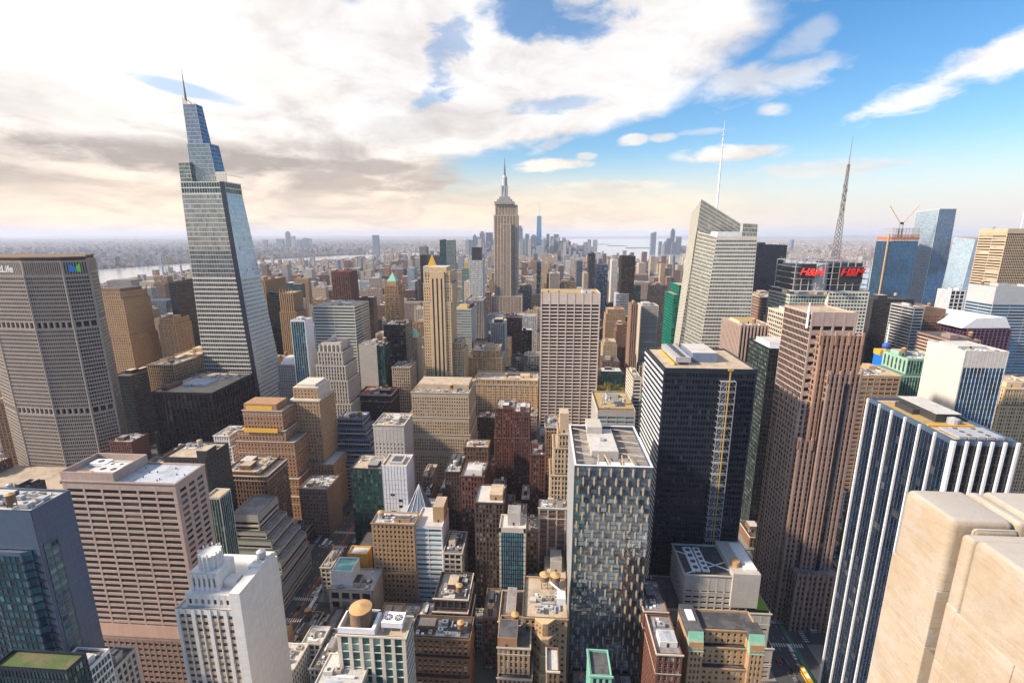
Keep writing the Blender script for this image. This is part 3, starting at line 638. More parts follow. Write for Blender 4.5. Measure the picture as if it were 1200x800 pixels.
for k, zz in enumerate((z-.2, z-8, z-17, z-27)):
    m = M(); off = 1.8*k; pts = [(x0+6-k, y0-.2), (x0+10-k*.5, y0-3.8-off*.7), (x0+(x1-x0)*.5, y0-3.85-off*.7), (x1-10+k*.5, y0-3.8-off*.7), (x1-6+k, y0-.2)]
    zb = (z-8, z-17, z-27, 0)[k]; m.prism(pts, zb, zz, top=True); o = t.part(m, 'canted_bay', [W['tan']])
    m = M(); m.prism([(p[0], p[1]-.3) for p in pts], zz-.45, zz+.25); t.part(m, 'cornice', [W['gold']], parent=o)
    wn = []; mm = M()
    for i in (0, 1, 2, 3): facade(mm, wn, (*pts[i], zb), (*pts[i+1], zb), (*pts[i+1], zz-.8), (*pts[i], zz-.8), S(2.6, 1.3, fh=3.6, sh=1.9, rec=-.02, pp=.04, sp=.045, sm=0))
    t.part(mm, 'bay_wall', [W['tan']]); emit_windows(t, wn, G['warm'], 10, cap=24, frame=M_WHITE)
water_tank(t, x0+11, y1-7, z-1, 2.7, 3, 5); water_tank(t, x0+17, y1-7, z-1, 2.7, 3, 5)
m = M(); m.bar((x0+14, y1-9, z+4), (x1-1, y1-16, z+2.4), .7); m.box(x1-5, x1-.5, y0+10, y0+16, z-1.1, z+3); t.part(m, 'duct', [M_WHITE]); 
clutter(t, t.rng, x0+2, x1-2, y0+2, y1-10, z-1.1, W['tan'], 1.5, False, False, True)
B('low_building', 'flat pale roof with a small white room below the tan canted building', 641, 655, 785, 170, 12, 'brown', 'warm', 'punch', roof='white', near=True, clut=False)
B('low_building', 'green copper edged roof box at the very bottom right of the mirror glass tower foot', 692, 717, 790, 155, 12, 'copper', 'std', 'punch', roof='dark', near=True, clut=False)

# mirror glass tower with tan fins
t = B(N_, 'mirror glass hotel tower with staggered tan fins and a steel trussed open roof', 674, 765, 545, 236, (664, 498), 'slate', 'mirror', S(2.9, .1, 0, 0, 2.65, .12, .1, .0, .01, cap=.4, edge=.2), S(1.6, 1.0, fh=1.8, sh=1.0, rec=.1, pp=.12, sp=0., sm=0), sm='charcoal', roof='grey', near=True, minpx=22, clut=False, sgl='cool', par=3.2)
x0, x1, y0, y1, z = t.box; w = x1-x0; nf = 14; row = 0; zz = z-1
nfin = 0
ms = M(); wns = []; facade(ms, wns, (x0-.4, y1, 0), (x0-.4, y0, 0), (x0-.4, y0, z), (x0-.4, y1, z), S(1.5, .7, fh=1.9, sh=.9, rec=.12, pp=.05, sm=0)); t.part(ms, 'side_lattice', [W['alu']]); emit_windows(t, wns, G['cool'], 30)
for (a, b, c, e) in ((x0-.3, x1+.3, y0-.25, y0+.7), (x0-.3, x1+.3, y1-.7, y1+.3), (x0-.3, x0+.7, y0+.7, y1-.7), (x1-.7, x1+.3, y0+.7, y1-.7)): mr_ = M(); mr_.box(a, b, c, e, z+.02, z+.35); t.part(mr_, 'roof_rim', [W['whitepan']])
while zz > 6:
    hh = 5.3
    for i in range(7):
        xx = x0+w*((i+.28+(.5 if row % 2 else 0))/7.0)
        if xx > x1-.5: continue
        m = M(); pts = [(xx-.55, y0-.25), (xx+.55, y0-.25), (xx+.55, y0-1.1), (xx-.55, y0-1.1)]
        m.box(xx-.38, xx+.38, y0-.7, y0-.2, zz-hh+.8, zz-.8, bottom=True)
        m.quads([[(xx-.38, y0-.7, zz-.8), (xx+.38, y0-.7, zz-.8), (xx, y0-.4, zz+.4), (xx, y0-.4, zz+.4)], [(xx-.38, y0-.7, zz-hh+.8), (xx, y0-.4, zz-hh-.4), (xx, y0-.4, zz-hh-.4), (xx+.38, y0-.7, zz-hh+.8)]])
        if nfin < 100: t.part(m, 'fin', [W['cream']])
        else: 
            if nfin == 100: MF = M()
            MF.q += m.q; MF.mi += m.mi; MF.r += m.r
        nfin += 1
    zz -= hh; row += 1
t.part(MF, 'fin', [W['cream']], kind='stuff')
d = y1-y0; m = M(); m.box(x0+w*.25, x0+w*.62, y0+d*.28, y0+d*.86, z-3.2, z+1.2); o = t.part(m, 'penthouse', [W['greyblank']])
m = M(); m.quad((x0+w*.25+.3, y0+d*.28+.3, z+1.25), (x0+w*.62-.3, y0+d*.28+.3, z+1.25), (x0+w*.62-.3, y0+d*.86-.3, z+1.25), (x0+w*.25+.3, y0+d*.86-.3, z+1.25)); t.part(m, 'penthouse_roof', [RF['white']], parent=o)
m = M(); m.box(x0+w*.24, x0+w*.46, y0+d*.72, y0+d*.97, z+1.2, z+5.5); t.part(m, 'bulkhead', [W['greyblank']]); m = M(); m.box(x0+w*.40, x0+w*.46, y0+d*.52, y0+d*.58, z+1.2, z+2.6); t.part(m, 'cooling_unit', [M_STEEL])
for i in range(3): cooling_unit(t, x0+w*(.36+.18*i)-2.4, x0+w*(.36+.18*i)+2.4, y0+1.2, y0+5.8, z-3.2, 2.4, M_WHITE)
for a, b in ((.04, .25), (.62, .96)):
    for k in range(6):
        m = M(); yy = y0+d*(.12+.155*k); m.bar((x0+w*a, yy+(k % 2)*2, z-.4), (x0+w*b, yy-(k % 2)*2+1, z-.6), .45); t.part(m, 'truss', [W['gold']])
for k in range(4):
    m = M(); xx = x0+w*(.3+.16*k); m.bar((xx, y0+.6, z-.3), (xx-1.6 if k % 2 else xx+1.6, y0+d*.26, z-.3), .45); t.part(m, 'truss', [W['gold']])
B(N_, 'cream setback tower with a round tank shaft, just left of the mirror glass tower roof', 654, 672, 508, 300, 20, 'cream', 'warm', 'small', roof='tan', near=True, minpx=10, pent=((.1, .7, .2, .7, 14, 'cream', 'tan'),), steps=((9, 3, 0, 2, 0), (28, 5, 0, 4, 0)), yb=610)
# right bottom
t = B(N_, 'pale grey stepped tower with blank upper walls and a trussed open roof, bottom right', 803, 880, 672, 246, (888, 640), 'greyblank', 'std', S(4.4, .9, fh=3.7, sh=2.3, rec=.35, cap=13), sm='greyblank', roof='dark', near=True, minpx=10, frame=M_DK, steps=((24, 12, 14, 0, 0), (48, 16, 18, 0, 0)), clut=False)
x0, x1, y0, y1, z = t.box; w = x1-x0; d = y1-y0
m = M()
for a, b in (((0, 0), (1, .5)), ((0, .9), (1, .2)), ((.2, .05), (.2, .95))): m.bar((x0+.6+w*.7*a[0], y0+.6+d*.8*a[1], z-.2), (x0+.6+w*.7*b[0], y0+.6+d*.8*b[1], z-.2), .5)
t.part(m, 'truss', [M_WHITE]); cooling_unit(t, x0+5, x0+10, y0+3, y0+d-4, z-1.1, 1.2, M_WHITE); cooling_unit(t, x0+11, x0+15, y0+3, y0+d-4, z-1.1, 1.2, M_WHITE)
m = M(); m.box(x0+w*.72, x1+5, y0-1.2, y1+1, z-20, z+2.2); t.part(m, 'lift_tower', [W['greyblank']]); m = M(); m.box(x0+w*.92, x1+4, y0+2, y1-2, z+2.2, z+3.2); t.part(m, 'skylight', [M_WHITE]); m = M(); m.cyl(x0+w*.82, y0+6, 2.2, z+2.2, z+5.6, 16, r1=2.2); t.part(m, 'water_tank', [M_CONE])
m = M(); m.quad((x1+6, y0+2, z-23.9), (x1+13.6, y0+2, z-23.9), (x1+13.6, y1-4, z-23.9), (x1+6, y1-4, z-23.9)); t.part(m, 'planted_terrace', [plain('lime_lawn', (.20, .34, .02), .9)])
t = B('apartment_tower', 'tan brick setback apartment house with two green copper gabled wings, bottom right', 806, 890, 735, 203, (880, 716), 'tan', 'warm', S(3.1, 1.7, fh=3.5, sh=1.9, rec=.4), sm='tan', roof='dark', near=True, minpx=9, frame=M_WHITE, steps=((8, 0, 0, 2.2, 0), (18, 0, 0, 4.4, 0), (29, 0, 0, 6.6, 0), (40, 1, 1, 8.5, 0)), clut=False)
x0, x1, y0, y1, z = t.box
for sx, xa, xb in ((0, x0-.6, x0+6.2), (1, x1-6.2, x1+.6)):
    m = M(); wn = []; m.box(xa, xb, y0-5.5, y0+(14 if sx == 0 else 4), z-32, z-3); facade(m, wn, (xa, y0-5.8, z-32), (xb, y0-5.8, z-32), (xb, y0-5.8, z-6), (xa, y0-5.8, z-6), S(2.2, .9, fh=3.5, sh=1.6, rec=.2, sm=0)); o = t.part(m, 'wing', [W['tan']]); emit_windows(t, wn, G['warm'], 9, frame=M_WHITE)
    m = M(); m.quads([[(xa-.2, y0-6., z-8), (xb+.2, y0-6., z-8), (xb+.2, y0-3.5, z+1.5), (xa-.2, y0-3.5, z+1.5)], [(xb+.2, y0-6, z-8), (xb+.2, y0-3.5, z-8), (xb+.2, y0-3.5, z+1.5), (xb+.2, y0-3.5, z+1.5)], [(xa-.2, y0-3.5, z-8), (xa-.2, y0-6, z-8), (xa-.2, y0-3.5, z+1.5), (xa-.2, y0-3.5, z+1.5)]]); t.part(m, 'copper_roof', [W['copper']], parent=o)
    m = M(); m.box(xa-.1, xb+.1, y0-3.5, y0+(14 if sx == 0 else 4), z-3, z+1.4); t.part(m, 'wing_roof', [RF['dark']], parent=o)
    m = M(); wn = []; m.box(xa-1, xb+1., y0-11, y0-5.9, 0, z-34); m.quads([[(xa-1, y0-11, z-34), (xb+1, y0-11, z-34), ((xa+xb)/2, y0-10.5, z-30.5), ((xa+xb)/2, y0-10.5, z-30.5)]]); o = t.part(m, 'pavilion', [W['tan']])
    facade(mm := M(), wn, (xa+.6, y0-11.3, z-50), (xb-.6, y0-11.3, z-50), (xb-.6, y0-11.3, z-35), (xa+.6, y0-11.3, z-35), S(2.4, 1.1, fh=3.5, sh=1.2, rec=.2, sm=0)); t.part(mm, 'pavilion_window_wall', [W['cream']], parent=o); emit_windows(t, wn, G['warm'], 9, frame=M_WHITE)
m = M(); m.box(x0+1, x0+4.5, y0+3, y0+10, z+1.4, z+1.9); t.part(m, 'skylight', [M_WHITE])
B('brick_building', 'small red brick building between the mirror glass tower and the green gabled house', 755, 783, 715, 232, 26, 'red', 'warm', 'punch', roof='grey', near=True, minpx=9, tank=False, frame=M_WHITE)
B('brick_building', 'dark red row building at the left foot of the green gabled house', 770, 800, 765, 190, 24, 'red', 'warm', 'punch', roof='grey', near=True, minpx=9, tank=False, frame=M_WHITE, pent=((.2, .9, .2, .5, 3, 'white', 'blue'),))

# white-piered black tower, right
PIER = S(1.55, .12, 6, .9, fh=3.8, sh=.9, rec=.25, pp=.0, sp=.02, edge=.6, cap=1.6)
t = B(N_, 'black glass tower with tall white piers and an ochre roof deck, right', 1118, 1193, 515, 168, (993, 465), 'slate', 'blk', S(1.6, .05, 0, 0, fh=3.8, sh=.8, rec=.15, pp=-.05, sp=.0, edge=.3, cap=1.8), S(1.7, .14, 0, 0, fh=3.8, sh=.5, rec=.2, pp=-.02, sp=.02, edge=.3, cap=1.8), sm='black', roof='tan', near=True, minpx=10, clut=False, sgl='navy')
x0, x1, y0, y1, z = t.box; w = x1-x0; d = y1-y0
for k in range(6):
    m = M(); xx = x0+w*k/5; m.box(max(x0-.6, xx-.42), min(x1+.6, xx+.42), y0-.8, y0-.1, 0, z-.4); t.part(m, 'pier', [W['whitepan']])
for k in range(7):
    m = M(); yy = y0+d*k/6; m.box(x0-.9, x0-.1, max(y0-.4, yy-.3), min(y1+.4, yy+.3), 0, z-.4); t.part(m, 'pier', [W['whitepan']])
m = M(); m.quad((x0+2, y0+d*.35, z-.9), (x1-1.5, y0+d*.35, z-.9), (x1-1.5, y1-3, z-.9), (x0+2, y1-3, z-.9)); t.part(m, 'ochre_deck', [RF['gold']])
m = M(); m.box(x0+w*.38, x0+w*.78, y0+d*.42, y1-6, z-1, z+2.6); m.box(x0+w*.25, x0+w*.42, y0+d*.6, y1-8, z-1, z+1.2); o = t.part(m, 'penthouse', [W['charcoal']]); m = M(); m.box(x0+w*.36, x0+w*.8, y0+d*.41, y1-5.5, z+2.6, z+2.8, bottom=True); t.part(m, 'penthouse_roof', [RF['white']], parent=o)
m = M(); m.cyl(x0+w*.6, y0+d*.37, 2.0, z-.6, z+1.6, 12); m.cyl(x0+w*.6, y0+d*.37, 2.1, z+1.6, z+2.4, 12, r1=.1); t.part(m, 'water_tank', [M_STEEL])
for i in range(5): cooling_unit(t, x0+w*(.18+.15*i), x0+w*(.18+.15*i)+2.6, y0+2.5, y0+d*.26, z-1.1, .9, M_STEEL)
m = M()
for i in range(26): m.box(x0+w*.1+i*w*.8/26, x0+w*.1+i*w*.8/26+w*.018, y0+d*.32, y0+d*.335, z-1, z-.2)
t.part(m, 'roof_railing', [M_YEL])

# dark tower with construction hoist
t = B(N_, 'dark blue black tower with a construction hoist on its face and a tan gravel roof', 779, 888, 431, 283, (753, 407), 'navyfr', 'blk', S(1.75, .3, 0, 0, fh=3.85, sh=1.5, rec=.3, pp=.0, sp=.02, edge=1., cap=2.5), S(3., .3, fh=3.85, sh=1.9, rec=.4, pp=-.2, sp=.1), sm='navyfr', roof='tan', near=True, minpx=8, clut=False)
x0, x1, y0, y1, z = t.box; w = x1-x0; d = y1-y0
m = M()
k = 0
zz = 2.
while zz < z-2: m.box(x0-.75, x0-.45, y0, y1, zz, zz+1.35); zz += 3.85
t.part(m, 'sunlit_band', [W['whitepan']])  # white on this face only: sunlight on the spandrels put into colour
m = M(); m.box(x0+w*.40, x0+w*.68, y0+d*.35, y0+d*.85, z-1, z+5); o = t.part(m, 'penthouse', [W['bluegrey']]); m = M(); m.box(x0+w*.40, x0+w*.68, y0+d*.35, y0+d*.85, z+5, z+5.2); t.part(m, 'penthouse_roof', [RF['white']], parent=o)
m = M(); m.box(x0+w*.17, x0+w*.34, y0+d*.2, y0+d*.9, z+.8, z+4., bottom=True)
for i in range(8):
    for a in (.18, .33): m.box(x0+w*a-.15, x0+w*a+.15, y0+d*(.22+.09*i), y0+d*(.22+.09*i)+.3, z-1.1, z+.8)
o = t.part(m, 'cooling_unit', [M_STEEL])
for i in range(7): m = M(); m.cyl(x0+w*.255, y0+d*(.26+.095*i), 1.9, z+4, z+4.5, 12); t.part(m, 'fan', [M_FAN], parent=o)
m = M(); m.box(x0+w*.15, x0+w*.165, y0+d*.2, y0+d*.9, z-1, z+.2); t.part(m, 'roof_railing', [M_YEL])
hx0, hx1 = x0+w*.60, x0+w*.76; hz = z-7
h = T('construction_hoist', ((hx0+hx1)/2, y0-2, 0), 'lattice construction hoist with a yellow mast climbing the dark tower', 'hoist')
m = M(); zz = 0; k = 0
while zz < hz:
    z2 = min(zz+3.85, hz)
    for xx in (hx0, (hx0+hx1)/2-1, hx1):
        m.bar((xx, y0-3.6, zz), (xx, y0-3.6, z2), .3)
    m.bar((hx0, y0-3.6, z2), (hx1, y0-3.6, z2), .28); m.bar((hx0, y0-3.6, zz), ((hx0+hx1)/2-1, y0-3.6, z2), .18); m.bar(((hx0+hx1)/2-1, y0-3.6, zz), (hx0, y0-3.6, z2), .18); m.bar((hx1, y0-3.6, zz), ((hx0+hx1)/2+1.2, y0-3.6, z2), .18)
    m.bar((hx0, y0-3.6, z2), (hx0, y0-.4, z2), .25); m.bar((hx1, y0-3.6, z2), (hx1, y0-.4, z2), .25)
    if k % 2: m.quad((hx0, y0-3.4, z2), (hx1, y0-3.4, z2), (hx1, y0-.5, z2), (hx0, y0-.5, z2))
    zz += 3.85; k += 1
h.part(m, 'lattice', [M_STEEL]); m = M(); xm = (hx0+hx1)/2+.2; m.box(xm-.3, xm+.3, y0-4.6, y0-3.9, 0, z+1); m.box(xm-1.5, xm+1.5, y0-4.8, y0-3.8, z, z+1.); h.part(m, 'mast', [plain('ochre_steel', (.42, .27, .08), .6)])
m = M(); m.box(xm-3.6, xm-.6, y0-5.2, y0-3.8, 60, 63.2, bottom=True); h.part(m, 'lift_cage', [M_STEEL])
t = B(N_, 'black tower with a white rimmed roof, right of the dark hoist tower', 902, 935, 408, 400, 40, 'black', 'blk', S(2.6, .5, fh=3.9, sh=1.4, rec=.3), S(2.4, .3, fh=3.9, sh=1.2, rec=.2), sm='black', roof='white', sgl='pale', near=True, minpx=7, pent=((.1, 1, .15, .8, 4.5, 'whitepan', 'white'),), yb=620)
B(N_, 'tan tower of close vertical piers with rooftop cooling plant, behind the dark hoist tower', 868, 906, 381, 455, (833, 371), 'pink', 'bronze', S(3.2, 1.2, fh=4, sh=.5, rec=1.2, pp=.2, sp=-.7, cap=2.), sm='black', roof='white', near=True, minpx=6, pent=((.15, .8, .3, .8, 2.5, 'gold', 'gold'),), yb=420)

# pink stepped granite tower
PK = S(3.1, 1.15, 2, 1.7, fh=3.8, sh=1.2, rec=.7, pp=.45, sp=-.25, cap=1.5); PKS = S(3.6, .9, 2, 1.4, fh=3.8, sh=1.2, rec=.25, pp=.15, sp=-.05, cap=1.5)
t = B(N_, 'pink granite stepped tower with notched crown piers', 952, 1006, 366, 300, 34, 'pink', 'blk', S(6.5, 1.2, fh=5.6, sh=3., rec=.5, cap=7.), 'curtain', sm='pink', roof='tan', near=True, minpx=8, clut=False)
x0, x1, y0, y1, z = t.box; z_ = z
xr_ = xat(1013, 294, atY(1013, 393, 294)[1])
for (pxl, pyt, Yf, dep, st_, mt, rr_) in ((963, 393, 294, 22, PK, 'terra', 0), (972, 438, 290, 26, PK, 'pinkd', 0), (950, 402, 306, 14, PK, 'pink', 30), (944, 430, 301, 19, PK, 'pink', 20), (937, 470, 297, 25, PK, 'pink', 16), (937, 516, 292, 37, PK, 'pinkd', 0), (934, 672, 284, 58, PK, 'pinkd', -3)):
    a0, top = atY(pxl, pyt, Yf); a1, b0, b1 = max(a0+8., xr_-rr_), Yf, Yf+dep; m = M(); wn = []
    facade(m, wn, (a0, b0, 0), (a1, b0, 0), (a1, b0, top), (a0, b0, top), st_)
    facade(m, wn, (a0, b1, 0), (a0, b0, 0), (a0, b0, top), (a0, b1, top), PKS)
    m.quad((a1, b0, 0), (a1, b1, 0), (a1, b1, top), (a1, b0, top)); parapet(m, a0-.4, a1, b0-.4, b1, top, .9)
    nn = max(1, int((a1-a0)/6.2))
    for i in range(nn+1): m.box(a0+i*(a1-a0-1.2)/nn, a0+i*(a1-a0-1.2)/nn+1.2, b0-.7, b0+.6, top-6, top+2.)
    n2_ = int((b1-b0)/6.2)
    for i in range(n2_+1): m.box(a0-.7, a0+.6, b0+i*(b1-b0-1.2)/n2_, b0+i*(b1-b0-1.2)/n2_+1.2, top-6, top+2.)
    o = t.part(m, 'setback', [W[mt], W['pink' if mt == 'pink' else 'pinkd']]); mr = M(); mr.quad((a0+.4, b0+.4, top-.9), (a1-.4, b0+.4, top-.9), (a1-.4, b1-.4, top-.9), (a0+.4, b1-.4, top-.9)); t.part(mr, 'roof', [RF['grey']], parent=o)
    emit_windows(t, wn, G['std'], 10, cap=14); sil(a0, a1, b0, b1, top, 700)
# two dark glazed strips running up the shaft
for pxa, pya, Yf in ((963, 470, 291.4), (990, 450, 289.2)):
    a0, top = atY(pxa, pya, Yf); m = M(); wn = []; facade(m, wn, (a0, Yf, 30), (a0+2.6, Yf, 30), (a0+2.6, Yf, top), (a0, Yf, top), S(1.3, .1, fh=3.8, sh=.5, rec=.05, pp=0, edge=.05)); t.part(m, 'glazed_strip', [W['black']]); emit_windows(t, wn, G['navy'], 10, cap=20)
m = M(); m.cyl(x0-1, y0+2, .9, z-10, z+2, 8, r1=.7); m.cyl(x0-1, y0+2, .7, z+2, z+6, 8, r1=.2); t.part(m, 'turret', [W['whitepan']])

# far right mid: blank white slab with glass, green building, others
t = B(N_, 'white blank-walled slab with a broad blue reflecting glass front, right', 1132, 1183, 411, 345, 34, 'offwhite', 'blue', S(2.6, .15, fh=3.9, sh=.5, rec=.15, cap=12), None, sm='navyfr', roof='white', near=True, minpx=8, yb=600, pent=((.1, .8, .3, .8, 2, 'alu', 'white'),))
B(N_, 'mint green stepped building with dark green glass, left of the white blank slab', 1064, 1108, 420, 420, 30, 'mint', 'grn', S(2.4, .15, fh=3.9, sh=.6, rec=.15, cap=1.5), S(4.5, 2.6, fh=3.9, sh=2.2, rec=.3), sm='charcoal', roof='grey', near=True, minpx=7, steps=((14, 6, 2, 4, 0),), yb=470)
B(N_, 'tan banded low building with a planted pale roof right of the pink tower', 1010, 1056, 440, 400, 35, 'tan', 'grn', S(5, .4, fh=4, sh=2.4, rec=.4), sm='terra', roof='tan', near=True, minpx=7, yb=480)
B('apartment_tower', 'golden brown brick setback tower with a small copper dome at the right edge', 1178, 1240, 455, 400, 40, 'gold', 'std', 'small', roof='tan', near=True, minpx=7, steps=((14, 4, 3, 3, 0), (45, 8, 4, 4, 0)), yb=620)
t = B('theatre_building', 'brown building with a slanting curved crown and ribbed bands behind the mint building', 1113, 1150, 398, 520, 45, 'pinkd', 'bronze', S(14, .2, fh=3.8, sh=1.9, rec=.3), S(14, .2, fh=3.8, sh=1.9, rec=.3), sm='pink', roof='dark', steps=((24, 16, 6, 5, 0),), yb=440)
# Times Square group
t = B(N_, 'dark ribbed glass tower with a sandstone cap panel, behind the screen pole', 1024, 1072, 350, 640, 30, 'charcoal', 'blk', S(2.4, .3, fh=2.4, sh=.9, rec=.2), None, roof='dark', yb=440)
B(N_, 'slim slab with silver and dark bands leaning beside the brown block', 1072, 1084, 360, 600, 40, 'alu', 'blk', S(20, .2, fh=3.9, sh=1.8, rec=.4), S(20, .2, fh=3.9, sh=1.8, rec=.4), roof='grey', yb=440)
B(N_, 'plain brown office block with a dark top slot', 1083, 1109, 362, 640, 40, 'brown', 'bronze', S(3, .8, fh=4, sh=2, rec=.2, cap=8), roof='dark', yb=400)
t = B('hotel_tower', 'plum coloured hotel slab with vertical stripes and a white tented roof', 1135, 1186, 385, 600, (1148, 372), 'purple', 'blk', S(5, 1.1, fh=4, sh=1, rec=.3, pp=.4), sm='purple', roof='white', yb=430, clut=False)
x0, x1, y0, y1, z = t.box; m = M(); ps = [(x0-6, y0+2, z), (x0+8, y0+2, z+12), (x1-8, y0+2, z+14), (x1, y0+2, z+1), (x1, y1, z+1), (x1-8, y1, z+12), (x0+8, y1, z+10), (x0-6, y1, z)]
m.quads([[ps[0], ps[1], ps[6], ps[7]], [ps[1], ps[2], ps[5], ps[6]], [ps[2], ps[3], ps[4], ps[5]], [ps[0], ps[3], ps[2], ps[1]]]); t.part(m, 'tented_roof', [W['whitepan']])
B(N_, 'blue green banded glass tower at the right edge above the plum hotel', 1168, 1230, 336, 640, 40, 'alu', 'blue', S(20, .2, fh=4, sh=1.4, rec=.3, pp=-.1, sp=.1, cap=22), sm='alu', roof='grey', yb=440)
# cream tall tower with mast
t = B(N_, 'tall cream louvred tower with a thin white mast at the right edge', 1181, 1216, 272, 760, 46, 'cream', 'blk', S(2.5, .3, fh=4, sh=.7, rec=.2), S(26, .4, fh=4., sh=2.1, rec=.3, pp=.1, sp=.15, cap=4), sm='cream', roof='grey', yb=400, clut=False, sgl='warm')
x0, x1, y0, y1, z = t.box; m = M(); m.cyl(x1-6, y0+20, .9, z, z+78, 8, r1=.25); t.part(m, 'mast', [M_WHITE]); m = M(); m.box(x0-.6, x1+.6, y0-.8, y0-.5, z-2, z+5); m.box(x0-.8, x0-.5, y0, y1, z-2, z+5); t.part(m, 'roof_screen', [W['cream']])
t = B('apartment_tower', 'slim white grid tower of stacked frames between the brown slab and the cream tower', 1115, 1132, 340, 900, 30, 'whitepan', 'blk', S(7, 1.2, fh=7, sh=1.4, rec=.4), 'grid', roof='grey', yb=400)

# crystalline towers far right
def shard(name, label, base, top, z0, z1s, gl, st, wm='silver', sm='silver'):
    cx = sum(p[0] for p in base)/4; cy = sum(p[1] for p in base)/4; t = T(name, (cx, cy, 0), label, 'building'); m = M(); wn = []
    wl = []
    for i in range(4):
        j = (i+1) % 4; facade(m, wl if i == 3 else wn, (*base[i], z0), (*base[j], z0), (*top[j], z1s[j]), (*top[i], z1s[i]), st)
    t.part(m, 'wall', [W[wm], W[sm]]); emit_windows(t, wn, G[gl], 20); emit_windows(t, wl, G['sky'], 20)  # last face in pale sky glass; the blue tower's sunlight put into colour
    mr = M(); mr.quads([[(*top[i], z1s[i]-.6) for i in range(4)]]); t.part(mr, 'roof', [RF['grey']])
    xs = [p[0] for p in base]; ys = [p[1] for p in base]; sil(min(xs), max(xs), min(ys), max(ys), sum(z1s)/4, 370); return t
Y0 = 1450; xa, z = atY(1070+22, 245, Y0); xb = xat(1122, Y0, z); xm = xa+(xb-xa)*.30
xa0 = xat(1064, Y0, 150); 
shard(N_, 'tall blue glass tower with a left face painted sunlit, right of the tower under construction', [(xm, Y0), (xb+22, Y0+20), (xb+10, Y0+80), (xa-10, Y0+45)], [(xm, Y0), (xb+6, Y0+10), (xb, Y0+60), (xa-8, Y0+45)], 0, [z+1, z+1, z-2, z-5], 'blue', S(3., .15, fh=4.2, sh=.5, rec=.1, pp=.02, sp=.03, cap=.5), 'silver', 'navyfr')
m = M()
Y0 = 1400; xa, z = atY(1047, 268, Y0); xb = xat(1079, Y0, z)
t = tower('tower_under_construction', 'blue glass tower under construction with orange netting near its open top', xa, xb, Y0, Y0+60, z-34, 'navyfr', 'blue', 'curtain', roof='grey', yb=360, clut=False)
m = M(); 
for k in range(9):
    zz = z-34+k*4.2; m.box(xa+1, xb-1, Y0+1, Y0+58, zz, zz+.7)
    for i in range(9): m.box(xa+1+(xb-xa-4)*i/8, xa+2+(xb-xa-4)*i/8, Y0+1, Y0+2, zz+.7, zz+4.2)
t.part(m, 'open_floor', [W['conc']])
m = M(); m.box(xa-.6, xb+.6, Y0-1, Y0-.2, z-30, z-22); m.box(xa-.6, xb+.6, Y0-1, Y0-.2, z-19, z-16); m.box(xa-.8, xa-.3, Y0-1, Y0+58, z-30, z-22); t.part(m, 'safety_net', [plain('orange_netting', (.42, .13, .05), .8)])
m = M(); m.box(xa-5, xa-2.5, Y0+5, Y0+9, 0, z-14); t.part(m, 'hoist_tower', [W['tan']])
for k, (dx, a) in enumerate(((.5, -1), (.62, 1))):
    c = T('tower_crane', (xa+(xb-xa)*dx, Y0+30, z), ('yellow luffing crane leaning left on the tower under construction', 'pale luffing crane leaning right on the tower under construction')[k], 'crane')
    m = M(); X = xa+(xb-xa)*dx; m.bar((X, Y0+30, z-30), (X, Y0+30, z+16), 2.); c.part(m, 'mast', [M_STEEL]); m = M(); m.bar((X, Y0+30, z+16), (X+a*34, Y0+30, z+62), 1.4); c.part(m, 'jib', [plain('crane_amber', (.6, .33, .12))]); m = M(); m.box(X-6 if a > 0 else X, X if a > 0 else X+6, Y0+28, Y0+32, z+12, z+18, bottom=True); c.part(m, 'counterweight', [M_DK])
# white faceted tower
Y0 = 1300; xa, z = atY(1136, 277, Y0); xb = xat(1165, Y0, z); z2 = atY(1166, 265, Y0)[1]
shard(N_, 'pale blue faceted tower with an angled spiky roof, left of the cream mast tower', [(xa, Y0), (xb, Y0), (xb, Y0+50), (xa-8, Y0+50)], [(xa+16, Y0), (xb+3, Y0+6), (xb+4, Y0+45), (xa, Y0+45)], 0, [z-8, z2, z-2, z-2], 'sky', S(5, .1, fh=4.2, sh=.3, rec=.05, sp=.02), 'alu', 'alu')
B(N_, 'orange brick and brown glass block between the two crystalline towers', 1108, 1124, 325, 1700, 60, 'orange', 'bronze', 'loft', roof='grey', yb=350)
B(N_, 'dark navy slab right of the crystal shaped tower', 888, 923, 287, 900, 60, 'navyfr', 'navy', 'strip', sm='navyfr', roof='dark', yb=345)
B(N_, 'wide flat grey brown grid block in front of the navy slab', 893, 926, 348, 640, 60, 'pinkd', 'bronze', S(2, .5, fh=3.8, sh=1.9, rec=.2), sm='pinkd', roof='tan', yb=400, near=True)
B('apartment_tower', 'tan setback tower just left of the pink granite crown', 918, 930, 365, 560, 40, 'cream', 'std', 'small', roof='gold', yb=420, steps=((10, 3, 3, 3, 0), (25, 5, 5, 5, 0)))
B(N_, 'white framed office block squeezed behind the pink granite tower', 926, 948, 368, 420, 40, 'lime', 'std', 'loft', roof='white', yb=430)
B('apartment_tower', 'tan prewar apartment towers with stepped tops in front of the navy slab', 899, 920, 327, 1000, 40, 'gold', 'std', 'small', roof='tan', yb=350, steps=((12, 5, 5, 2, 0),))

# crystal shaped tower with mast
Y0 = 540
xl, z = atY(813, 262, Y0)
t = T('crystal_tower', (190, 560, 0), 'crystal shaped pale glass tower with slanting facets and a slim white mast', 'building')
CS = S(3.2, .25, fh=4.1, sh=1.9, rec=.2, pp=.02, sp=.04, cap=3., edge=.2)
CG = S(1.6, .2, fh=4.1, sh=.5, rec=.15, pp=.02, sp=.04, cap=.5, edge=.2)
def P3(x, y, Y): X, Z = atY(x, y, Y); return (X, Y, Z)
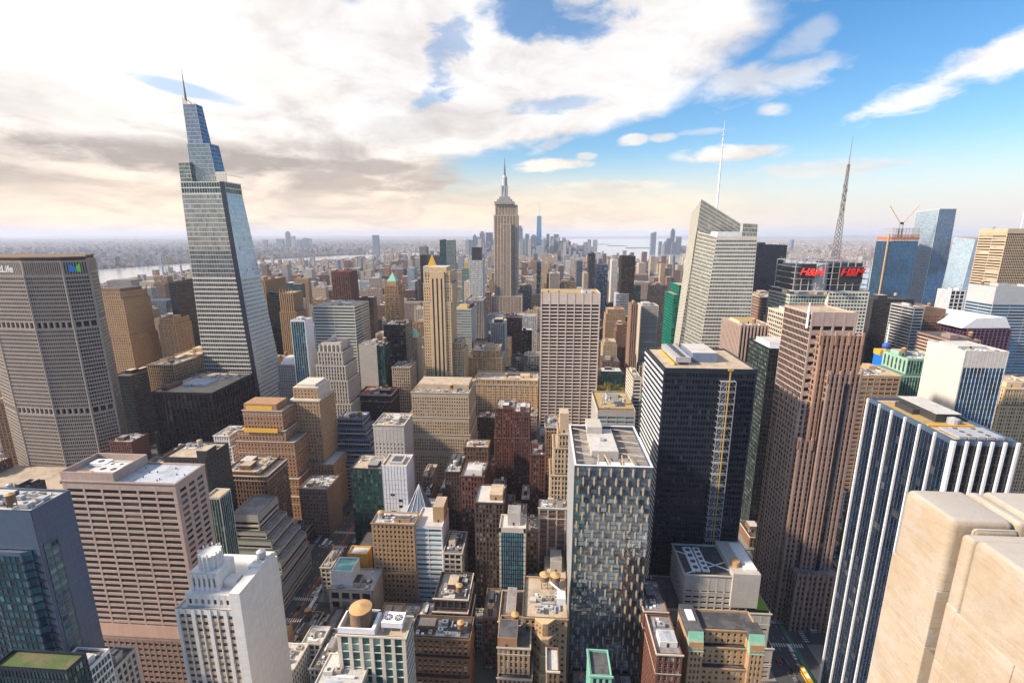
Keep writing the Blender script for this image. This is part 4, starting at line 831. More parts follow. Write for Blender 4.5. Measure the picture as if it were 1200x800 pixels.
# front volume: top left (833,262) .. (887,264), foot spreads left
fl = P3(840, 277, Y0); fr_ = P3(887, 264, Y0+4)
m = M(); wn = []
zf = fl[2]; A = (fl[0]-15, Y0, 0); Bq = (fr_[0]+6, Y0, 0); C = (fr_[0], Y0, zf); D = (fl[0], Y0, zf)
facade(m, wn, A, Bq, C, D, CS)
# slanting sunlit facet on the left of the front volume
E_ = (A[0]-8, Y0+48, 0); Ft = (fl[0]-11, Y0+30, zf+5)
facade(m, wn, E_, A, D, Ft, CG)
m.quad(Bq, (Bq[0], Y0+48, 0), (C[0], Y0+48, zf), C)
t.part(m, 'front_volume', [W['silver'], W['silver']]); emit_windows(t, wn, G['bright'], 7)
m = M(); wn = []
z1 = P3(822, 233, Y0+34)[2]; xr_ = P3(868, 262, Y0+34); x_l = P3(822, 233, Y0+34)[0]
a = (x_l-22, Y0+34, 0); b = (xr_[0]+6, Y0+34, 0); c = (xr_[0], Y0+34, xr_[2]); dd = (x_l, Y0+34, z1)
facade(m, wn, a, b, c, dd, CG)
e = (x_l-14, Y0+75, 0); f = (x_l+2, Y0+75, z1-14); facade(m, wn, e, a, dd, f, CG)
m.quad(dd, c, (c[0], Y0+75, c[2]), f); m.quad(b, (b[0], Y0+75, 0), (c[0], Y0+75, c[2]), c)
t.part(m, 'rear_volume', [W['silver'], W['silver']]); emit_windows(t, wn, G['bright'], 7)
m = M(); m.box(fl[0]+2, C[0]-10, Y0+5, Y0+26, zf, zf+5); t.part(m, 'penthouse', [W['whitepan']]); mr = M(); mr.quad(D, C, (C[0], Y0+34, zf), (D[0]-6, Y0+34, zf)); t.part(mr, 'roof', [RF['grey']])
m = M(); wn = []; facade(m, wn, (C[0]-16, Y0+.5, zf), (C[0], Y0+.5, zf), (C[0]-.5, Y0+.5, zf+13), (C[0]-16, Y0+.5, zf+14), CG); t.part(m, 'glass_screen', [W['silver'], W['silver']]); emit_windows(t, wn, G['pale'], 7)
Xm, Zb = atY(840.5, 238, Y0+45); Zt = atY(845, 141, Y0+45)[1]; m = M()
m.cyl(Xm, Y0+45, 1.1, Zb-25, Zb+30, 8, r1=.9); m.cyl(Xm, Y0+45, .9, Zb+30, Zt-20, 8, r1=.5); m.cyl(Xm, Y0+45, .4, Zt-20, Zt, 6, r1=.1)
for k in range(14): m.box(Xm-1.3, Xm+1.3, Y0+44.4, Y0+45.6, Zb+k*6., Zb+k*6.+1.)
t.part(m, 'mast', [M_WHITE]); sil(140, 236, Y0, Y0+75, 262, 405)
# green tower
t = B(N_, 'emerald green glass tower with a small white sign on its rooftop screen', 796, 833, 334, 620, (774, 330), 'green', 'emer', S(2.2, .2, fh=3.9, sh=1.3, rec=.2, pp=.02, sp=.1), S(2.2, .2, fh=3.9, sh=1.3, rec=.2, pp=.02, sp=.1), sm='green', roof='tan', yb=405, clut=False, steps=((12, 6, 0, 0, 0),))
# construction topped H&M tower
t = T('media_tower', (300, 560, 0), 'glass office tower with a steel framed top, red letter signs and a tall lattice mast', 'building')
Y0 = 545; xa, z = atY(934, 306, Y0); xb = xat(1022, Y0, z); m = M(); wn = []
zm = atY(934, 345, Y0)[1]
facade(m, wn, (xa-3, Y0, 0), (xa+36, Y0, 0), (xa+36, Y0, zm), (xa-3, Y0, zm), S(3, .3, fh=4, sh=1, rec=.2, sp=.03)); facade(m, wn, (xa+36, Y0-4, 0), (xb, Y0-4, 0), (xb, Y0-4, zm+4), (xa+36, Y0-4, zm+4), S(3.4, .5, fh=4, sh=1.7, rec=.3)); facade(m, wn, (xa-3, Y0+50, 0), (xa-3, Y0, 0), (xa-3, Y0, zm), (xa-3, Y0+50, zm), S(3, .3, fh=4, sh=1, rec=.2, sp=.03)); m.quad((xa+36, Y0-4, 0), (xa+36, Y0, 0), (xa+36, Y0, zm+4), (xa+36, Y0-4, zm+4)[::1])
m.quad((xa-3, Y0-4, zm+3.9), (xb, Y0-4, zm+3.9), (xb, Y0+50, zm+3.9), (xa-3, Y0+50, zm+3.9)); t.part(m, 'wall', [W['silver'], W['silver']]); emit_windows(t, wn, G['grn'], 9)
m = M(); fz0, fz1 = zm+3.9, z
for i in range(11):
    xx = xa+(xb-xa)*i/10
    for yy in (Y0+1, Y0+44): m.box(xx-.35, xx+.35, yy-.35, yy+.35, fz0, fz1+(i % 3))
for k in range(6):
    zz = fz0+(fz1-fz0)*k/5
    for yy in (Y0+1, Y0+44): m.box(xa, xb, yy-.3, yy+.3, zz, zz+.6)
    for xx in (xa, xb): m.box(xx-.3, xx+.3, Y0+1, Y0+44, zz, zz+.6)
t.part(m, 'steel_frame', [M_STEEL]); m = M(); m.cyl(xa+30, Y0+14, 11, fz0, fz1-3, 24); t.part(m, 'drum', [W['alu']]); m = M(); m.box(xa+4, xa+20, Y0+4, Y0+40, fz0, fz1-4); t.part(m, 'plant_room', [W['charcoal']]); m = M(); m.box(xa+42, xb-6, Y0+4, Y0+40, fz0, fz1-2); t.part(m, 'plant_room', [W['charcoal']])
m = M(); rr = random.Random(5)
for i in range(30):
    X = rr.uniform(xa, xb); Y = rr.uniform(Y0, Y0+40); m.bar((X, Y, fz1-2), (X+rr.uniform(-5, 5), Y, fz1+rr.uniform(1, 6)), .35)
t.part(m, 'rooftop_equipment', [M_STEEL])
def hm_sign(x, y, z, h, rot, name='letter_sign'):
    cu = bpy.data.curves.new(name, 'FONT'); cu.body = 'H&M'; cu.size = h*1.35; cu.extrude = .5; cu.shear = .35; cu.space_character = .9; cu.offset = .06*h*.3; cu.align_x = 'CENTER'
    o = bpy.data.objects.new(name, cu); COL.objects.link(o); dg = bpy.context.evaluated_depsgraph_get(); me = bpy.data.meshes.new_from_object(o.evaluated_get(dg)); bpy.data.objects.remove(o)
    o = bpy.data.objects.new(name, me); COL.objects.link(o); me.materials.append(M_RED); o.parent = t.o; o.location = (x-t.loc[0], y-t.loc[1], z); o.rotation_euler = (math.pi/2, 0, rot); return o
sx, sz = atY(997, 322, Y0-5); hm_sign(sx, Y0-6, sz-1, 8.6, 0)
sx, sz = atY(947.5, 321, Y0-2); hm_sign(sx-1, Y0-8.5, sz-1, 8.2, R(-42)); 
m = M(); sx, sz = atY(997, 326, Y0-5); m.box(sx-12, sx+12, Y0-5, Y0-4.4, sz-5, sz+12); t.part(m, 'sign_board', [M_DK]); m = M(); sx, sz = atY(947.5, 321, Y0-2); m.box(sx-8, sx+8, Y0-1.0, Y0-.6, sz-5, sz+11); t.part(m, 'sign_board', [M_DK])
# lattice mast
Xm, Zb = atY(979, 300, Y0+22); Zt = atY(998.5, 158, Y0+22)[1]; m = M()
def lattice(m, X, Y, z0, z1, w0, w1, n, t_=.35):
    for i in range(n):
        a = z0+(z1-z0)*i/n; b = z0+(z1-z0)*(i+1)/n; wa = w0+(w1-w0)*i/n; wb = w0+(w1-w0)*(i+1)/n
        ca = [(X+sx*wa, Y+sy*wa, a) for sx, sy in ((-1,-1),(1,-1),(1,1),(-1,1))]; cb = [(X+sx*wb, Y+sy*wb, b) for sx, sy in ((-1,-1),(1,-1),(1,1),(-1,1))]
        for k in range(4): j = (k+1) % 4; m.bar(ca[k], cb[k], t_); m.bar(ca[k], cb[j], t_*.7); m.bar(cb[k], cb[j], t_*.7)
lattice(m, Xm, Y0+22, Zb-4, Zb+40, 3.0, 2.0, 9, .5); lattice(m, Xm, Y0+22, Zb+40, Zt-30, 1.6, .9, 12, .45); m.cyl(Xm, Y0+22, .5, Zt-32, Zt, 6, r1=.15)
for k in range(7): m.cyl(Xm+(k % 2-.5)*3, Y0+22, 1., Zb+44+k*5, Zb+47+k*5, 8)
t.part(m, 'mast', [plain('mast_steel', (.16, .14, .13), .6)]); m = M()
for a in (-1, 1):
    for b in (-1, 1): m.bar((Xm+a*19, Y0+22+b*17, fz1), (Xm+a*19, Y0+22+b*17, fz1+17), .6)
    m.bar((Xm+a*19, Y0+5, fz1+17), (Xm+a*19, Y0+39, fz1+17), .5); m.bar((Xm-19, Y0+22+a*17, fz1+17), (Xm+19, Y0+22+a*17, fz1+17), .5); m.bar((Xm+a*19, Y0+5, fz1+17), (Xm, Y0+22, fz1+10), .4); m.bar((Xm+a*19, Y0+5, fz1), (Xm+a*3, Y0+20, fz1+17), .4)
t.part(m, 'mast_brace', [M_STEEL]); sil(xa, xb, Y0-4, Y0+50, z, 420)
# small pole with ball and blue round screen
t = T('screen_pole', (atY(1033, 410, 500)[0], 500, 0), 'blue rooftop sign with a round white globe emblem under a ball topped pole', 'sign'); X, z = atY(1033, 428, 500); m = M(); m.cyl(X, 500, 8., z-8, z+12, 20); t.part(m, 'screen', [plain('sign_blue', (.01, .12, .55), .4, emit=.3)])
m = M(); m.box(X-7, X+7, 495, 505, z+12, z+17); t.part(m, 'cap', [M_YEL]); m = M(); m.cyl(X+1, 500, .8, z+17, z+44, 8, r1=.6); t.part(m, 'pole', [M_WHITE]); m = M()
for k in range(8):
    a, b = math.pi*k/8, math.pi*(k+1)/8; m.cyl(X+1, 500, 3.4*math.sin(a)+.01, z+21-3.4*math.cos(a), z+21-3.4*math.cos(b), 14, r1=3.4*math.sin(b)+.01, top=False)
t.part(m, 'ball', [M_BLUE]); m = M()
for i in range(24):
    a = 2*math.pi*i/24; b = 2*math.pi*(i+1)/24; m.quads([[(X, 491.6, z+2), (X, 491.6, z+2), (X+4.6*math.cos(b), 491.7, z+2+4.6*math.sin(b)), (X+4.6*math.cos(a), 491.7, z+2+4.6*math.sin(a))]])
t.part(m, 'globe_emblem', [plain('sign_pale_blue', (.35, .7, .9), .4, emit=.4)]); m = M(); m.box(X-12, X+12, 494, 520, 0, z-8); t.part(m, 'sign_base', [W['alu']])

# --- centre
t = B(N_, 'broad pale travertine slab tower with dark strip windows and flat blank crown, centre', 634, 704, 343, 530, 40, 'travert', 'blk', S(8.8, 1.1, fh=3.95, sh=1.7, rec=.7, pp=.25, sp=.0, edge=.8, cap=12), sm='travert', roof='gold', near=True, minpx=7, pent=((.0, .3, .3, .8, 1.2, 'gold', 'gold'), (.7, .86, .2, .5, 3, 'white', 'grey')), density=.5, yb=500)
B('brick_building', 'square brown stepped building with planted yellow roof edge below the park', 700, 744, 478, 420, 50, 'greyblank', 'lat', S(8, .5, fh=4.2, sh=2., rec=.4, cap=5), roof='gold', near=True, minpx=7, steps=((0.5, 0, 0, 4, 0), ), yb=500, sm='greyblank')
B('brick_building', 'small brown terraced block beside the park, right of the travertine slab', 706, 726, 423, 840, 40, 'brown', 'warm', 'punch', roof='dark', yb=430)
# empire state like central tower
t = T('art_deco_skyscraper', (-98, 1250, 0), 'tall grey limestone art deco skyscraper with a needle spire at the centre of the view', 'building')
Y0 = 1225; EW = S(3.6, 1.3, 2, 2.3, fh=3.9, sh=1.1, rec=.5, pp=.4, sp=-.3, edge=2., cap=2)
vols = [(575, 612, 347, -4, 68), (578.5, 606.5, 252, 4, 60), (580, 605.5, 240, 10, 54)]
for (pl, pr, pt, dy, dd_) in vols:
    xa, z = atY(pl, pt, Y0+dy); xb = xat(pr, Y0+dy, z); m = M(); wn = []
    facade(m, wn, (xa, Y0+dy, 0), (xb, Y0+dy, 0), (xb, Y0+dy, z), (xa, Y0+dy, z), EW); facade(m, wn, (xb, Y0+dy, 0), (xb, Y0+dd_, 0), (xb, Y0+dd_, z), (xb, Y0+dy, z), EW)
    m.quad((xa, Y0+dd_, 0), (xa, Y0+dy, 0), (xa, Y0+dy, z), (xa, Y0+dd_, z)); m.quad((xa, Y0+dy, z), (xb, Y0+dy, z), (xb, Y0+dd_, z), (xa, Y0+dd_, z)); t.part(m, 'shaft', [W['espier'], W['esspan']]); emit_windows(t, wn, G['std'])
    sil(xa, xb, Y0+dy, Y0+dd_, z, 368)
# central projecting bays on the main shaft
xa, z = atY(586, 262, Y0); xb = xat(599, Y0, z); m = M(); wn = []; facade(m, wn, (xa, Y0-1.5, 0), (xb, Y0-1.5, 0), (xb, Y0-1.5, z), (xa, Y0-1.5, z), EW); m.quads([[(xa, Y0+3, 0), (xa, Y0-1.5, 0), (xa, Y0-1.5, z), (xa, Y0+3, z)], [(xb, Y0-1.5, 0), (xb, Y0+3, 0), (xb, Y0+3, z), (xb, Y0-1.5, z)], [(xa, Y0-1.5, z), (xb, Y0-1.5, z), (xb, Y0+3, z), (xa, Y0+3, z)]]); t.part(m, 'central_bay', [W['espier'], W['esspan']]); emit_windows(t, wn, G['std'])
xa, z = atY(576, 238, Y0); 
cx_, cy_ = (atY(591.5, 240, Y0+30)[0]), Y0+30
m = M(); zt = atY(590, 240, cy_)[1]
for i, (hw_, dz) in enumerate(((24, 7), (18, 6), (13, 6))): m.box(cx_-hw_, cx_+hw_, cy_-hw_, cy_+hw_, zt, zt+dz); zt += dz
t.part(m, 'crown', [W['grey']]); m = M(); z2 = atY(590, 207, cy_)[1]; m.cyl(cx_, cy_, 8.5, zt, z2-4, 12, r1=6); m.cyl(cx_, cy_, 6.5, z2-4, z2+3, 12, r1=3.2)
for a in range(4): an = a*math.pi/2+math.pi/4; m.box(cx_+9*math.cos(an)-1.5, cx_+9*math.cos(an)+1.5, cy_+9*math.sin(an)-1.5, cy_+9*math.sin(an)+1.5, zt, zt+(z2-zt)*.55)
t.part(m, 'mooring_mast', [W['alu']]); m = M(); z3 = atY(590, 185, cy_)[1]; m.cyl(cx_, cy_, 2.6, z2+3, z2+26, 8, r1=1.5); m.cyl(cx_, cy_, 1.1, z2+26, z3, 8, r1=.3); t.part(m, 'spire', [plain('spire_steel', (.14, .13, .13), .6)])

# golden art deco tower
t = B(N_, 'golden stone art deco tower with three black vertical stripes left of the grey skyscraper', 497, 527, 318, 560, 38, 'gold', 'std', S(2.8, 1.5, fh=3.7, sh=1.9, rec=.4, cap=4), sm='gold', roof='tan', near=True, minpx=7, pent=((.15, .85, .1, .9, 6, 'gold', 'white'),), yb=470, steps=((14, 1.8, 2.2, 0, 0), (36, 3, 0, .5, 0)), clut=False)
x0, x1, y0, y1, z = t.box; w = x1-x0
m = M(); m.box(x0+w*.22, x1-w*.22, y0-1.6, y0+1, 0, z-.5); t.part(m, 'centre_bay', [W['gold']])
for k in range(3):
    m = M(); xx = x0+w*(.33+.17*k); m.box(xx-.8, xx+.8, y0-1.75, y0-1.5, 8, z-8); t.part(m, 'stripe', [W['black']])
m = M()
for i in range(9): m.box(x0+i*(w-1)/8, x0+i*(w-1)/8+1, y0-.6, y0+.4, z-5, z+1.6)
t.part(m, 'crown_fins', [W['gold']])
B(N_, 'lower stepped golden wing attached right of the golden art deco tower', 529, 541, 401, 566, 30, 'gold', 'std', 'small', roof='tan', near=True, steps=((9, 0, 3, 2, 0), (60, 0, 4, 4, 0)), yb=450)
B(N_, 'pale tower with green glass bands and a dark flank right of the golden tower', 530, 552, 362, 700, 60, 'greyblank', 'lat', S(12, .2, fh=4, sh=2, rec=.3), None, sm='greyblank', roof='gold', yb=430, sgl='blk', pent=((.7, .95, .3, .8, 6, 'darkgran', 'dark'),))
B('apartment_tower', 'white gridded slab with a dark crown box standing left of the grey skyscraper', 550, 565, 305, 950, 40, 'white', 'cool', 'piers', sm='white', roof='grey', yb=350, pent=((.15, .85, .2, .8, 26, 'charcoal', 'dark'),))
B(N_, 'grey ribbed block in front of the white gridded slab', 545, 566, 352, 800, 50, 'grey', 'std', 'piers', sm='dark', roof='grey', yb=395)
B('apartment_tower', 'slender teal and silver tower far left of the grey skyscraper', 523, 532, 281, 1400, 30, 'silver', 'teal', 'curtain', sm='alu', roof='grey', yb=360)
B('apartment_tower', 'dark teal twin slab touching the slender silver tower', 515, 523, 281, 1500, 30, 'charcoal', 'teal', 'curtain', roof='grey', yb=320)
B('apartment_tower', 'short black slab left of the slender silver tower', 492, 501, 299, 1300, 40, 'black', 'blk', 'strip', sm='black', roof='dark', yb=345)
B('apartment_tower', 'grey purple slab behind the short black slab', 491, 499, 289, 1800, 40, 'grey', 'std', 'punch', roof='grey', yb=300)
B('apartment_tower', 'wide navy slab behind the golden tower pinnacle', 508, 522, 299, 1700, 40, 'bluegrey', 'blk', 'strip', sm='charcoal', roof='grey', yb=330)
B('apartment_tower', 'pale green tower with a golden lantern left of the white gridded slab', 541, 549, 314, 1200, 30, 'mint', 'pale', 'curtain', sm='mint', roof='gold', yb=355, pent=((.3, .7, .3, .7, 14, 'yellow', 'gold'),))
B('apartment_tower', 'plain pinkish concrete slab between the pale green tower and the white grid', 544, 550, 330, 1000, 30, 'travert', 'std', 'punch', roof='tan', yb=355)
B(N_, 'white narrow-pier tower with a dark cap right of the striped glass tower', 575, 592, 378, 760, 36, 'white', 'std', S(3, 1.3, fh=3.8, sh=1.2, rec=.5, pp=.3, sp=-.2), sm='grey', roof='white', yb=420, pent=((.2, .8, .2, .8, 5, 'brown', 'tan'),))
B('brick_building', 'small brown tower with a pyramid brown roof left of the white pier tower', 556, 571, 400, 700, 22, 'brown', 'warm', 'small', roof='dark', yb=420, clut=False)
t = T('gilded_pyramid_tower', (atY(505, 320, 1000)[0], 1000, 0), 'distant tower topped by a gilded pyramid spire behind the golden art deco tower', 'building'); X, z = atY(504.5, 312, 1000); m = M(); m.box(X-16, X+16, 1000, 1032, 0, z); t.part(m, 'wall', [W['lime']]); m = M(); m.prism([(X-8, 1008), (X+8, 1008), (X+8, 1024), (X-8, 1024)], z, z+24, pts1=[(X-.2, 1016), (X+.2, 1016), (X+.2, 1016.4), (X-.2, 1016.4)]); t.part(m, 'gilded_roof', [plain('gilding', (.85, .42, .03), .35, .5)])
# green pyramid slim tower
t = B('apartment_tower', 'slim tan tower with arched crown and green pyramid roof, left centre', 450, 466, 334, 640, 20, 'tan', 'warm', 'small', roof='tan', yb=380, clut=False, steps=((12, 0, 1.5, 0, 0), (16, 0, 1.5, 1., 1)))
x0, x1, y0, y1, z = t.box; m = M(); m.box(x0+3, x1-3, y0+3, y1-3, z-1, z+5); t.part(m, 'lantern', [W['tan']]); m = M(); m.prism([(x0+3, y0+3), (x1-3, y0+3), (x1-3, y1-3), (x0+3, y1-3)], z+5, z+16, pts1=[((x0+x1)/2-.2, y0+10), ((x0+x1)/2+.2, y0+10), ((x0+x1)/2+.2, y0+10.3), ((x0+x1)/2-.2, y0+10.3)]); t.part(m, 'copper_roof', [W['copper']])
B(N_, 'black slab with white banded flank below the green pyramid tower', 449, 475, 380, 560, 30, 'black', 'blk', S(3, .1, fh=3.8, sh=.6, rec=.1, sp=.02), S(30, .2, fh=3.8, sh=1.9, rec=.4, sp=.2), sm='black', roof='grey', near=True, minpx=7, yb=440)
B(N_, 'grey blank concrete slab with green glass edge in front of the striped glass block', 420, 441, 404, 520, 24, 'greyblank', 'grn', None, None, roof='tan', near=True, yb=450, sgl='grn', cat='building')
B(N_, 'green glass return of the grey blank concrete slab', 441.5, 450, 405, 521, 22, 'charcoal', 'grn', 'curtain', near=True, yb=450, roof='tan')
B(N_, 'wide office block of pale bands and teal glass with a flat tan roof, left centre', 366, 415, 358, 575, (425, 352), 'sill', 'teal', S(30, .2, fh=3.9, sh=1.9, rec=.4, sp=.1), S(30, .2, fh=3.9, sh=1.9, rec=.4, sp=.1), sm='sill', roof='tan', near=True, minpx=7, yb=450, pent=((.45, .8, .3, .7, 1.6, 'sill', 'white'),))
B(N_, 'teal glass tower with a white blank flank left of the wide banded block', 340, 357, 375, 470, (377, 372), 'whitepan', 'teal', S(2.2, .15, fh=3.9, sh=.7, rec=.15, sp=.02), None, sm='navyfr', roof='tan', near=True, minpx=7, yb=445)
t = B(N_, 'pale gothic office tower with ribbed crown and many setbacks, left centre', 372, 401, 412, 470, 28, 'lime', 'warm', S(3, 1.3, fh=3.7, sh=1.7, rec=.5, pp=.4, sp=-.1), roof='tan', near=True, minpx=7, yb=480, steps=((14, 2, 3, 2, 0), (30, 3, 4.5, 3, 0), (55, 3, 7, 5, 0)), clut=False)
x0, x1, y0, y1, z = t.box; m = M()
for i in range(6): m.cyl(x0+2+i*(x1-x0-4)/5, y0+2, 1.5, z, z+7, 8, r1=1.); m.cyl(x0+2+i*(x1-x0-4)/5, y1-3, 1.5, z, z+7, 8, r1=1.)
m.box(x0+3, x1-3, y0+3, y1-4, z, z+9); t.part(m, 'ribbed_crown', [W['lime']]); water_tank(t, (x0+x1)/2, y0+12, z+9, 3, 4, .6, False, M_STEEL)
t = B('apartment_tower', 'pale grey tower with a white hipped cap right of the glass spire tower', 325, 346, 427, 520, 24, 'grey', 'std', 'piers', roof='white', near=True, minpx=7, yb=465, steps=((22, 1, 1, 2, 0),), clut=False)
x0, x1, y0, y1, z = t.box; m = M(); m.prism([(x0+2, y0+2), (x1-2, y0+2), (x1-2, y1-2), (x0+2, y1-2)], z-1, z+7, pts1=[(x0+6, y0+6), (x1-6, y0+6), (x1-6, y1-6), (x0+6, y1-6)]); t.part(m, 'cap', [W['white']])
t = B('apartment_tower', 'brown gothic tower with spiked crown left of the wide banded block', 327, 343, 343, 640, 26, 'tan', 'std', S(3, 1.5, fh=3.7, sh=1.2, rec=.5, pp=.5, sp=-.2), sm='brown', roof='tan', yb=410, steps=((26, 1.5, 3, 1, 0),), clut=False)
x0, x1, y0, y1, z = t.box; m = M()
for i in range(5): m.cyl(x0+1+i*(x1-x0-2)/4, y0+.5, .9, z, z+6, 6, r1=.2)
t.part(m, 'pinnacle', [W['tan']])
B(N_, 'plain black slab immediately left of the brown gothic tower', 312, 329, 345, 700, 26, 'black', 'blk', 'strip', sm='black', roof='dark', yb=400)
B('apartment_tower', 'rusty red brick slab with vertical ribs and a cage-like top', 388, 409, 318, 900, 40, 'red', 'std', S(4, 2., fh=3.7, sh=.8, rec=.6, pp=.4, sp=-.2, cap=10), sm='dark', roof='red', yb=350)
B('apartment_tower', 'tan ribbed tower peeking out directly behind the tall glass spire tower', 296, 310, 328, 700, 60, 'tan', 'std', 'piers', sm='brown', roof='tan', yb=415)
# one vanderbilt like
t = T('spired_glass_tower', (-370, 560, 0), 'very tall tapering glass tower with terracotta bands, a stepped blue crown and a spire, left', 'building')
OV = S(3., .14, fh=5.2, sh=1.7, rec=.5, pp=-.08, sp=.3, edge=.5, cap=1.)
OW = S(1.5, .12, fh=4.3, sh=.5, rec=.15, pp=.03, sp=.04, edge=.3, cap=.5)
Y0 = 545
def ovvol(l0, r0, y0_, l1, r1, y1_, zb, zt_, d0, d1, st, gl, yoff=0., yo1=0., sg=None, wm='silver', sm='silver', gm=None):
    """tapering box: photo columns l..r at row, walls from zb to zt"""
    m = M(); wn = []; ws = []
    A = (l0, Y0+yoff, zb); Bb = (r0, Y0+yoff, zb); C = (r1, Y0+yo1, zt_); D = (l1, Y0+yo1, zt_); E1 = (r0, Y0+yoff+d0, zb); F1 = (r1, Y0+yo1+d1, zt_)
    facade(m, wn, A, Bb, C, D, st); facade(m, ws, Bb, E1, F1, C, st); m.quad((l0, Y0+yoff+d0, zb), A, D, (l1, Y0+yo1+d1, zt_)); m.quad(E1, (l0, Y0+yoff+d0, zb), (l1, Y0+yo1+d1, zt_), F1)
    mr = M(); mr.quad(D, C, F1, (l1, Y0+yo1+d1, zt_-.01)); o = t.part(m, 'wall', [W[wm], W[sm]]); t.part(mr, 'roof', [RF['grey']], parent=o); emit_windows(t, wn, G[gl], 9, cap=25); emit_windows(t, ws, G[sg or gl], 9, cap=25)
def ox(px, py, off=0.): return atY(px, py, Y0+off)
lb = ox(246, 470)[0]; lx1, zt1 = ox(211, 213, 4); rx1 = xat(263, Y0+4, zt1)
rb0 = xat(284, Y0, ox(284, 470)[1]); 
sc_ = lambda xa, xb, z1, z: xa+(xb-xa)*z/z1
# lower body
fm = .66; lm, rm = (lb-3)*(1-fm)+lx1*fm, (lb+70)*(1-fm)+rx1*fm; OV2 = S(3., .12, fh=5.2, sh=.75, rec=.25, pp=-.05, sp=.12, edge=.4, cap=1.)
ovvol(lb-3, lb+70, 0, lm, rm, 0, 0, zt1*fm, 60, 60-30*fm, OV, 'ovg', 0, 4*fm, 'sky')  # right side in paler blue glass: reflected sky put into the colour
ovvol(lm, rm, 0, lx1, rx1, 0, zt1*fm, zt1-13, 60-30*fm, 30.6, OV2, 'ovg', 4*fm, 3.9, 'sky')
ovvol(lx1-.2, rx1+.3, 0, lx1, rx1, 0, zt1-13, zt1, 30.6, 30, S(3., .3, fh=6., sh=1.2, rec=.8, pp=0, sp=.2, cap=.4), 'teal', 3.9, 4, 'grn')
# dark corner recess strip
m = M(); m.quads([[(lb+70-6, Y0-.35, 0), (lb+70, Y0-.35, 0), (rx1, Y0+3.65, zt1), (rx1-6, Y0+3.65, zt1)]]); t.part(m, 'corner_strip', [W['navyfr']])
lx2, zt2 = ox(214, 190, 6); rx2 = xat(222, Y0+6, zt2); 
lx3, zt3 = ox(211, 122, 12); rx3 = xat(235, Y0+12, zt3)
lx1b = xat(210, Y0+6, zt1)
ovvol(lx1, lx1+14, 0, lx1, lx1+13, 0, zt1, zt2, 20, 20, OW, 'pale', 5, 5)
ovvol(lx1+11, lx1+41, 0, lx1+11, lx1+37, 0, zt1-2, ox(240, 168, 9)[1], 19, 17, OW, 'ovg', 9, 9, 'blue', 'alu', 'alu')
za = ox(240, 168, 9)[1]
ovvol(lx1+11.5, lx1+29, 0, lx3+3, lx3+18, 0, za, zt3, 15, 11, OW, 'ovg', 10, 12, 'blue', 'alu', 'alu')
m = M(); zc = zt3; m.quads([[(lx3+3, Y0+12, zc), (lx3+10, Y0+12, zc), (lx3+3, Y0+12, zc+9), (lx3+3, Y0+12, zc+9)]]); m.bar((lx3+4, Y0+20, zc+6), (lx3+20, Y0+18, zc-9), .8); m.bar((lx3+10, Y0+14, zc+3), (lx3+18, Y0+14, zc), .6); t.part(m, 'crown_frame', [W['silver']])
X, zz = ox(219, 127, 18); zt4 = ox(211, 81, 18)[1]; m = M(); m.cyl(X, Y0+18, 2., zc-8, zt4-22, 8, r1=.9); m.cyl(X, Y0+18, .9, zt4-22, zt4, 8, r1=.15); t.part(m, 'spire', [plain('spire_grey', (.22, .19, .18), .6)])
m = M(); m.box(rx1-12, rx1, Y0+8, Y0+9, zt1, zt1+11); 
for k in range(6): m.box(rx1-14+k*2.6, rx1-13.7+k*2.6, Y0+4, Y0+4.3, zt1, zt1+8)
m.box(rx1-14, rx1, Y0+4, Y0+4.4, zt1+7.6, zt1+8); m.box(rx1-.4, rx1, Y0+4, Y0+40, zt1+7.6, zt1+8); t.part(m, 'terrace_frame', [W['silver']])
sil(lx1, lb+70, Y0, Y0+60, 250, 478)

# metlife like
t = T('octagonal_slab', (-480, 430, 0), 'huge octagonal concrete slab with egg-crate windows and white lettering at its top, left edge', 'building')
Y0 = 395; XL = [atY(px, 305, 405)[0] for px in (24, 71)]; ztop = atY(71, 306, 405)[1]
cxm = XL[0]-24
X2 = xat(71, 411, ztop); X3 = xat(102, 426, ztop); X4 = xat(102, 452, ztop)-2
pts = [(XL[0]-75, 425), (XL[0]-42, 408), (XL[0], 405), (X2, 411), (X3, 426), (X4, 452), (XL[0], 478), (XL[0]-75, 470)]; XL[1] = X2
ME = S(1.75, .45, 0, 0, 3.75, 1.35, .45, .2, .1, edge=.9, cap=1.2)
MT = S(1.75, .7, 0, 0, 12, 1.2, .9, .25, .1, edge=.9, cap=1.2)
MD = S(5.2, 1.4, 0, 0, 6.2, .8, 1.6, .2, .1, edge=.9, cap=.4)
m = M(); wn = []
bands = ((0, 92, ME), (92, 98.5, MD), (98.5, ztop-62, ME), (ztop-62, ztop-55.5, MD), (ztop-55.5, ztop-13, ME), (ztop-13, ztop, MT))
for i in range(6):
    a, b = pts[i], pts[(i+1) % 8]
    for z0, z1, st_ in bands: facade(m, wn, (*a, z0), (*b, z0), (*b, z1), (*a, z1), st_)
    if 0 < i < 5: m.cyl(a[0], a[1], .7, 0, ztop-12, 8)
m.quads([[(*pts[6], 0), (*pts[7], 0), (*pts[7], ztop), (*pts[6], ztop)], [(*pts[7], 0), (*pts[0], 0), (*pts[0], ztop), (*pts[7], ztop)]]); t.part(m, 'wall', [W['conc'], W['conc']]); emit_windows(t, wn, G['blk'], 9)
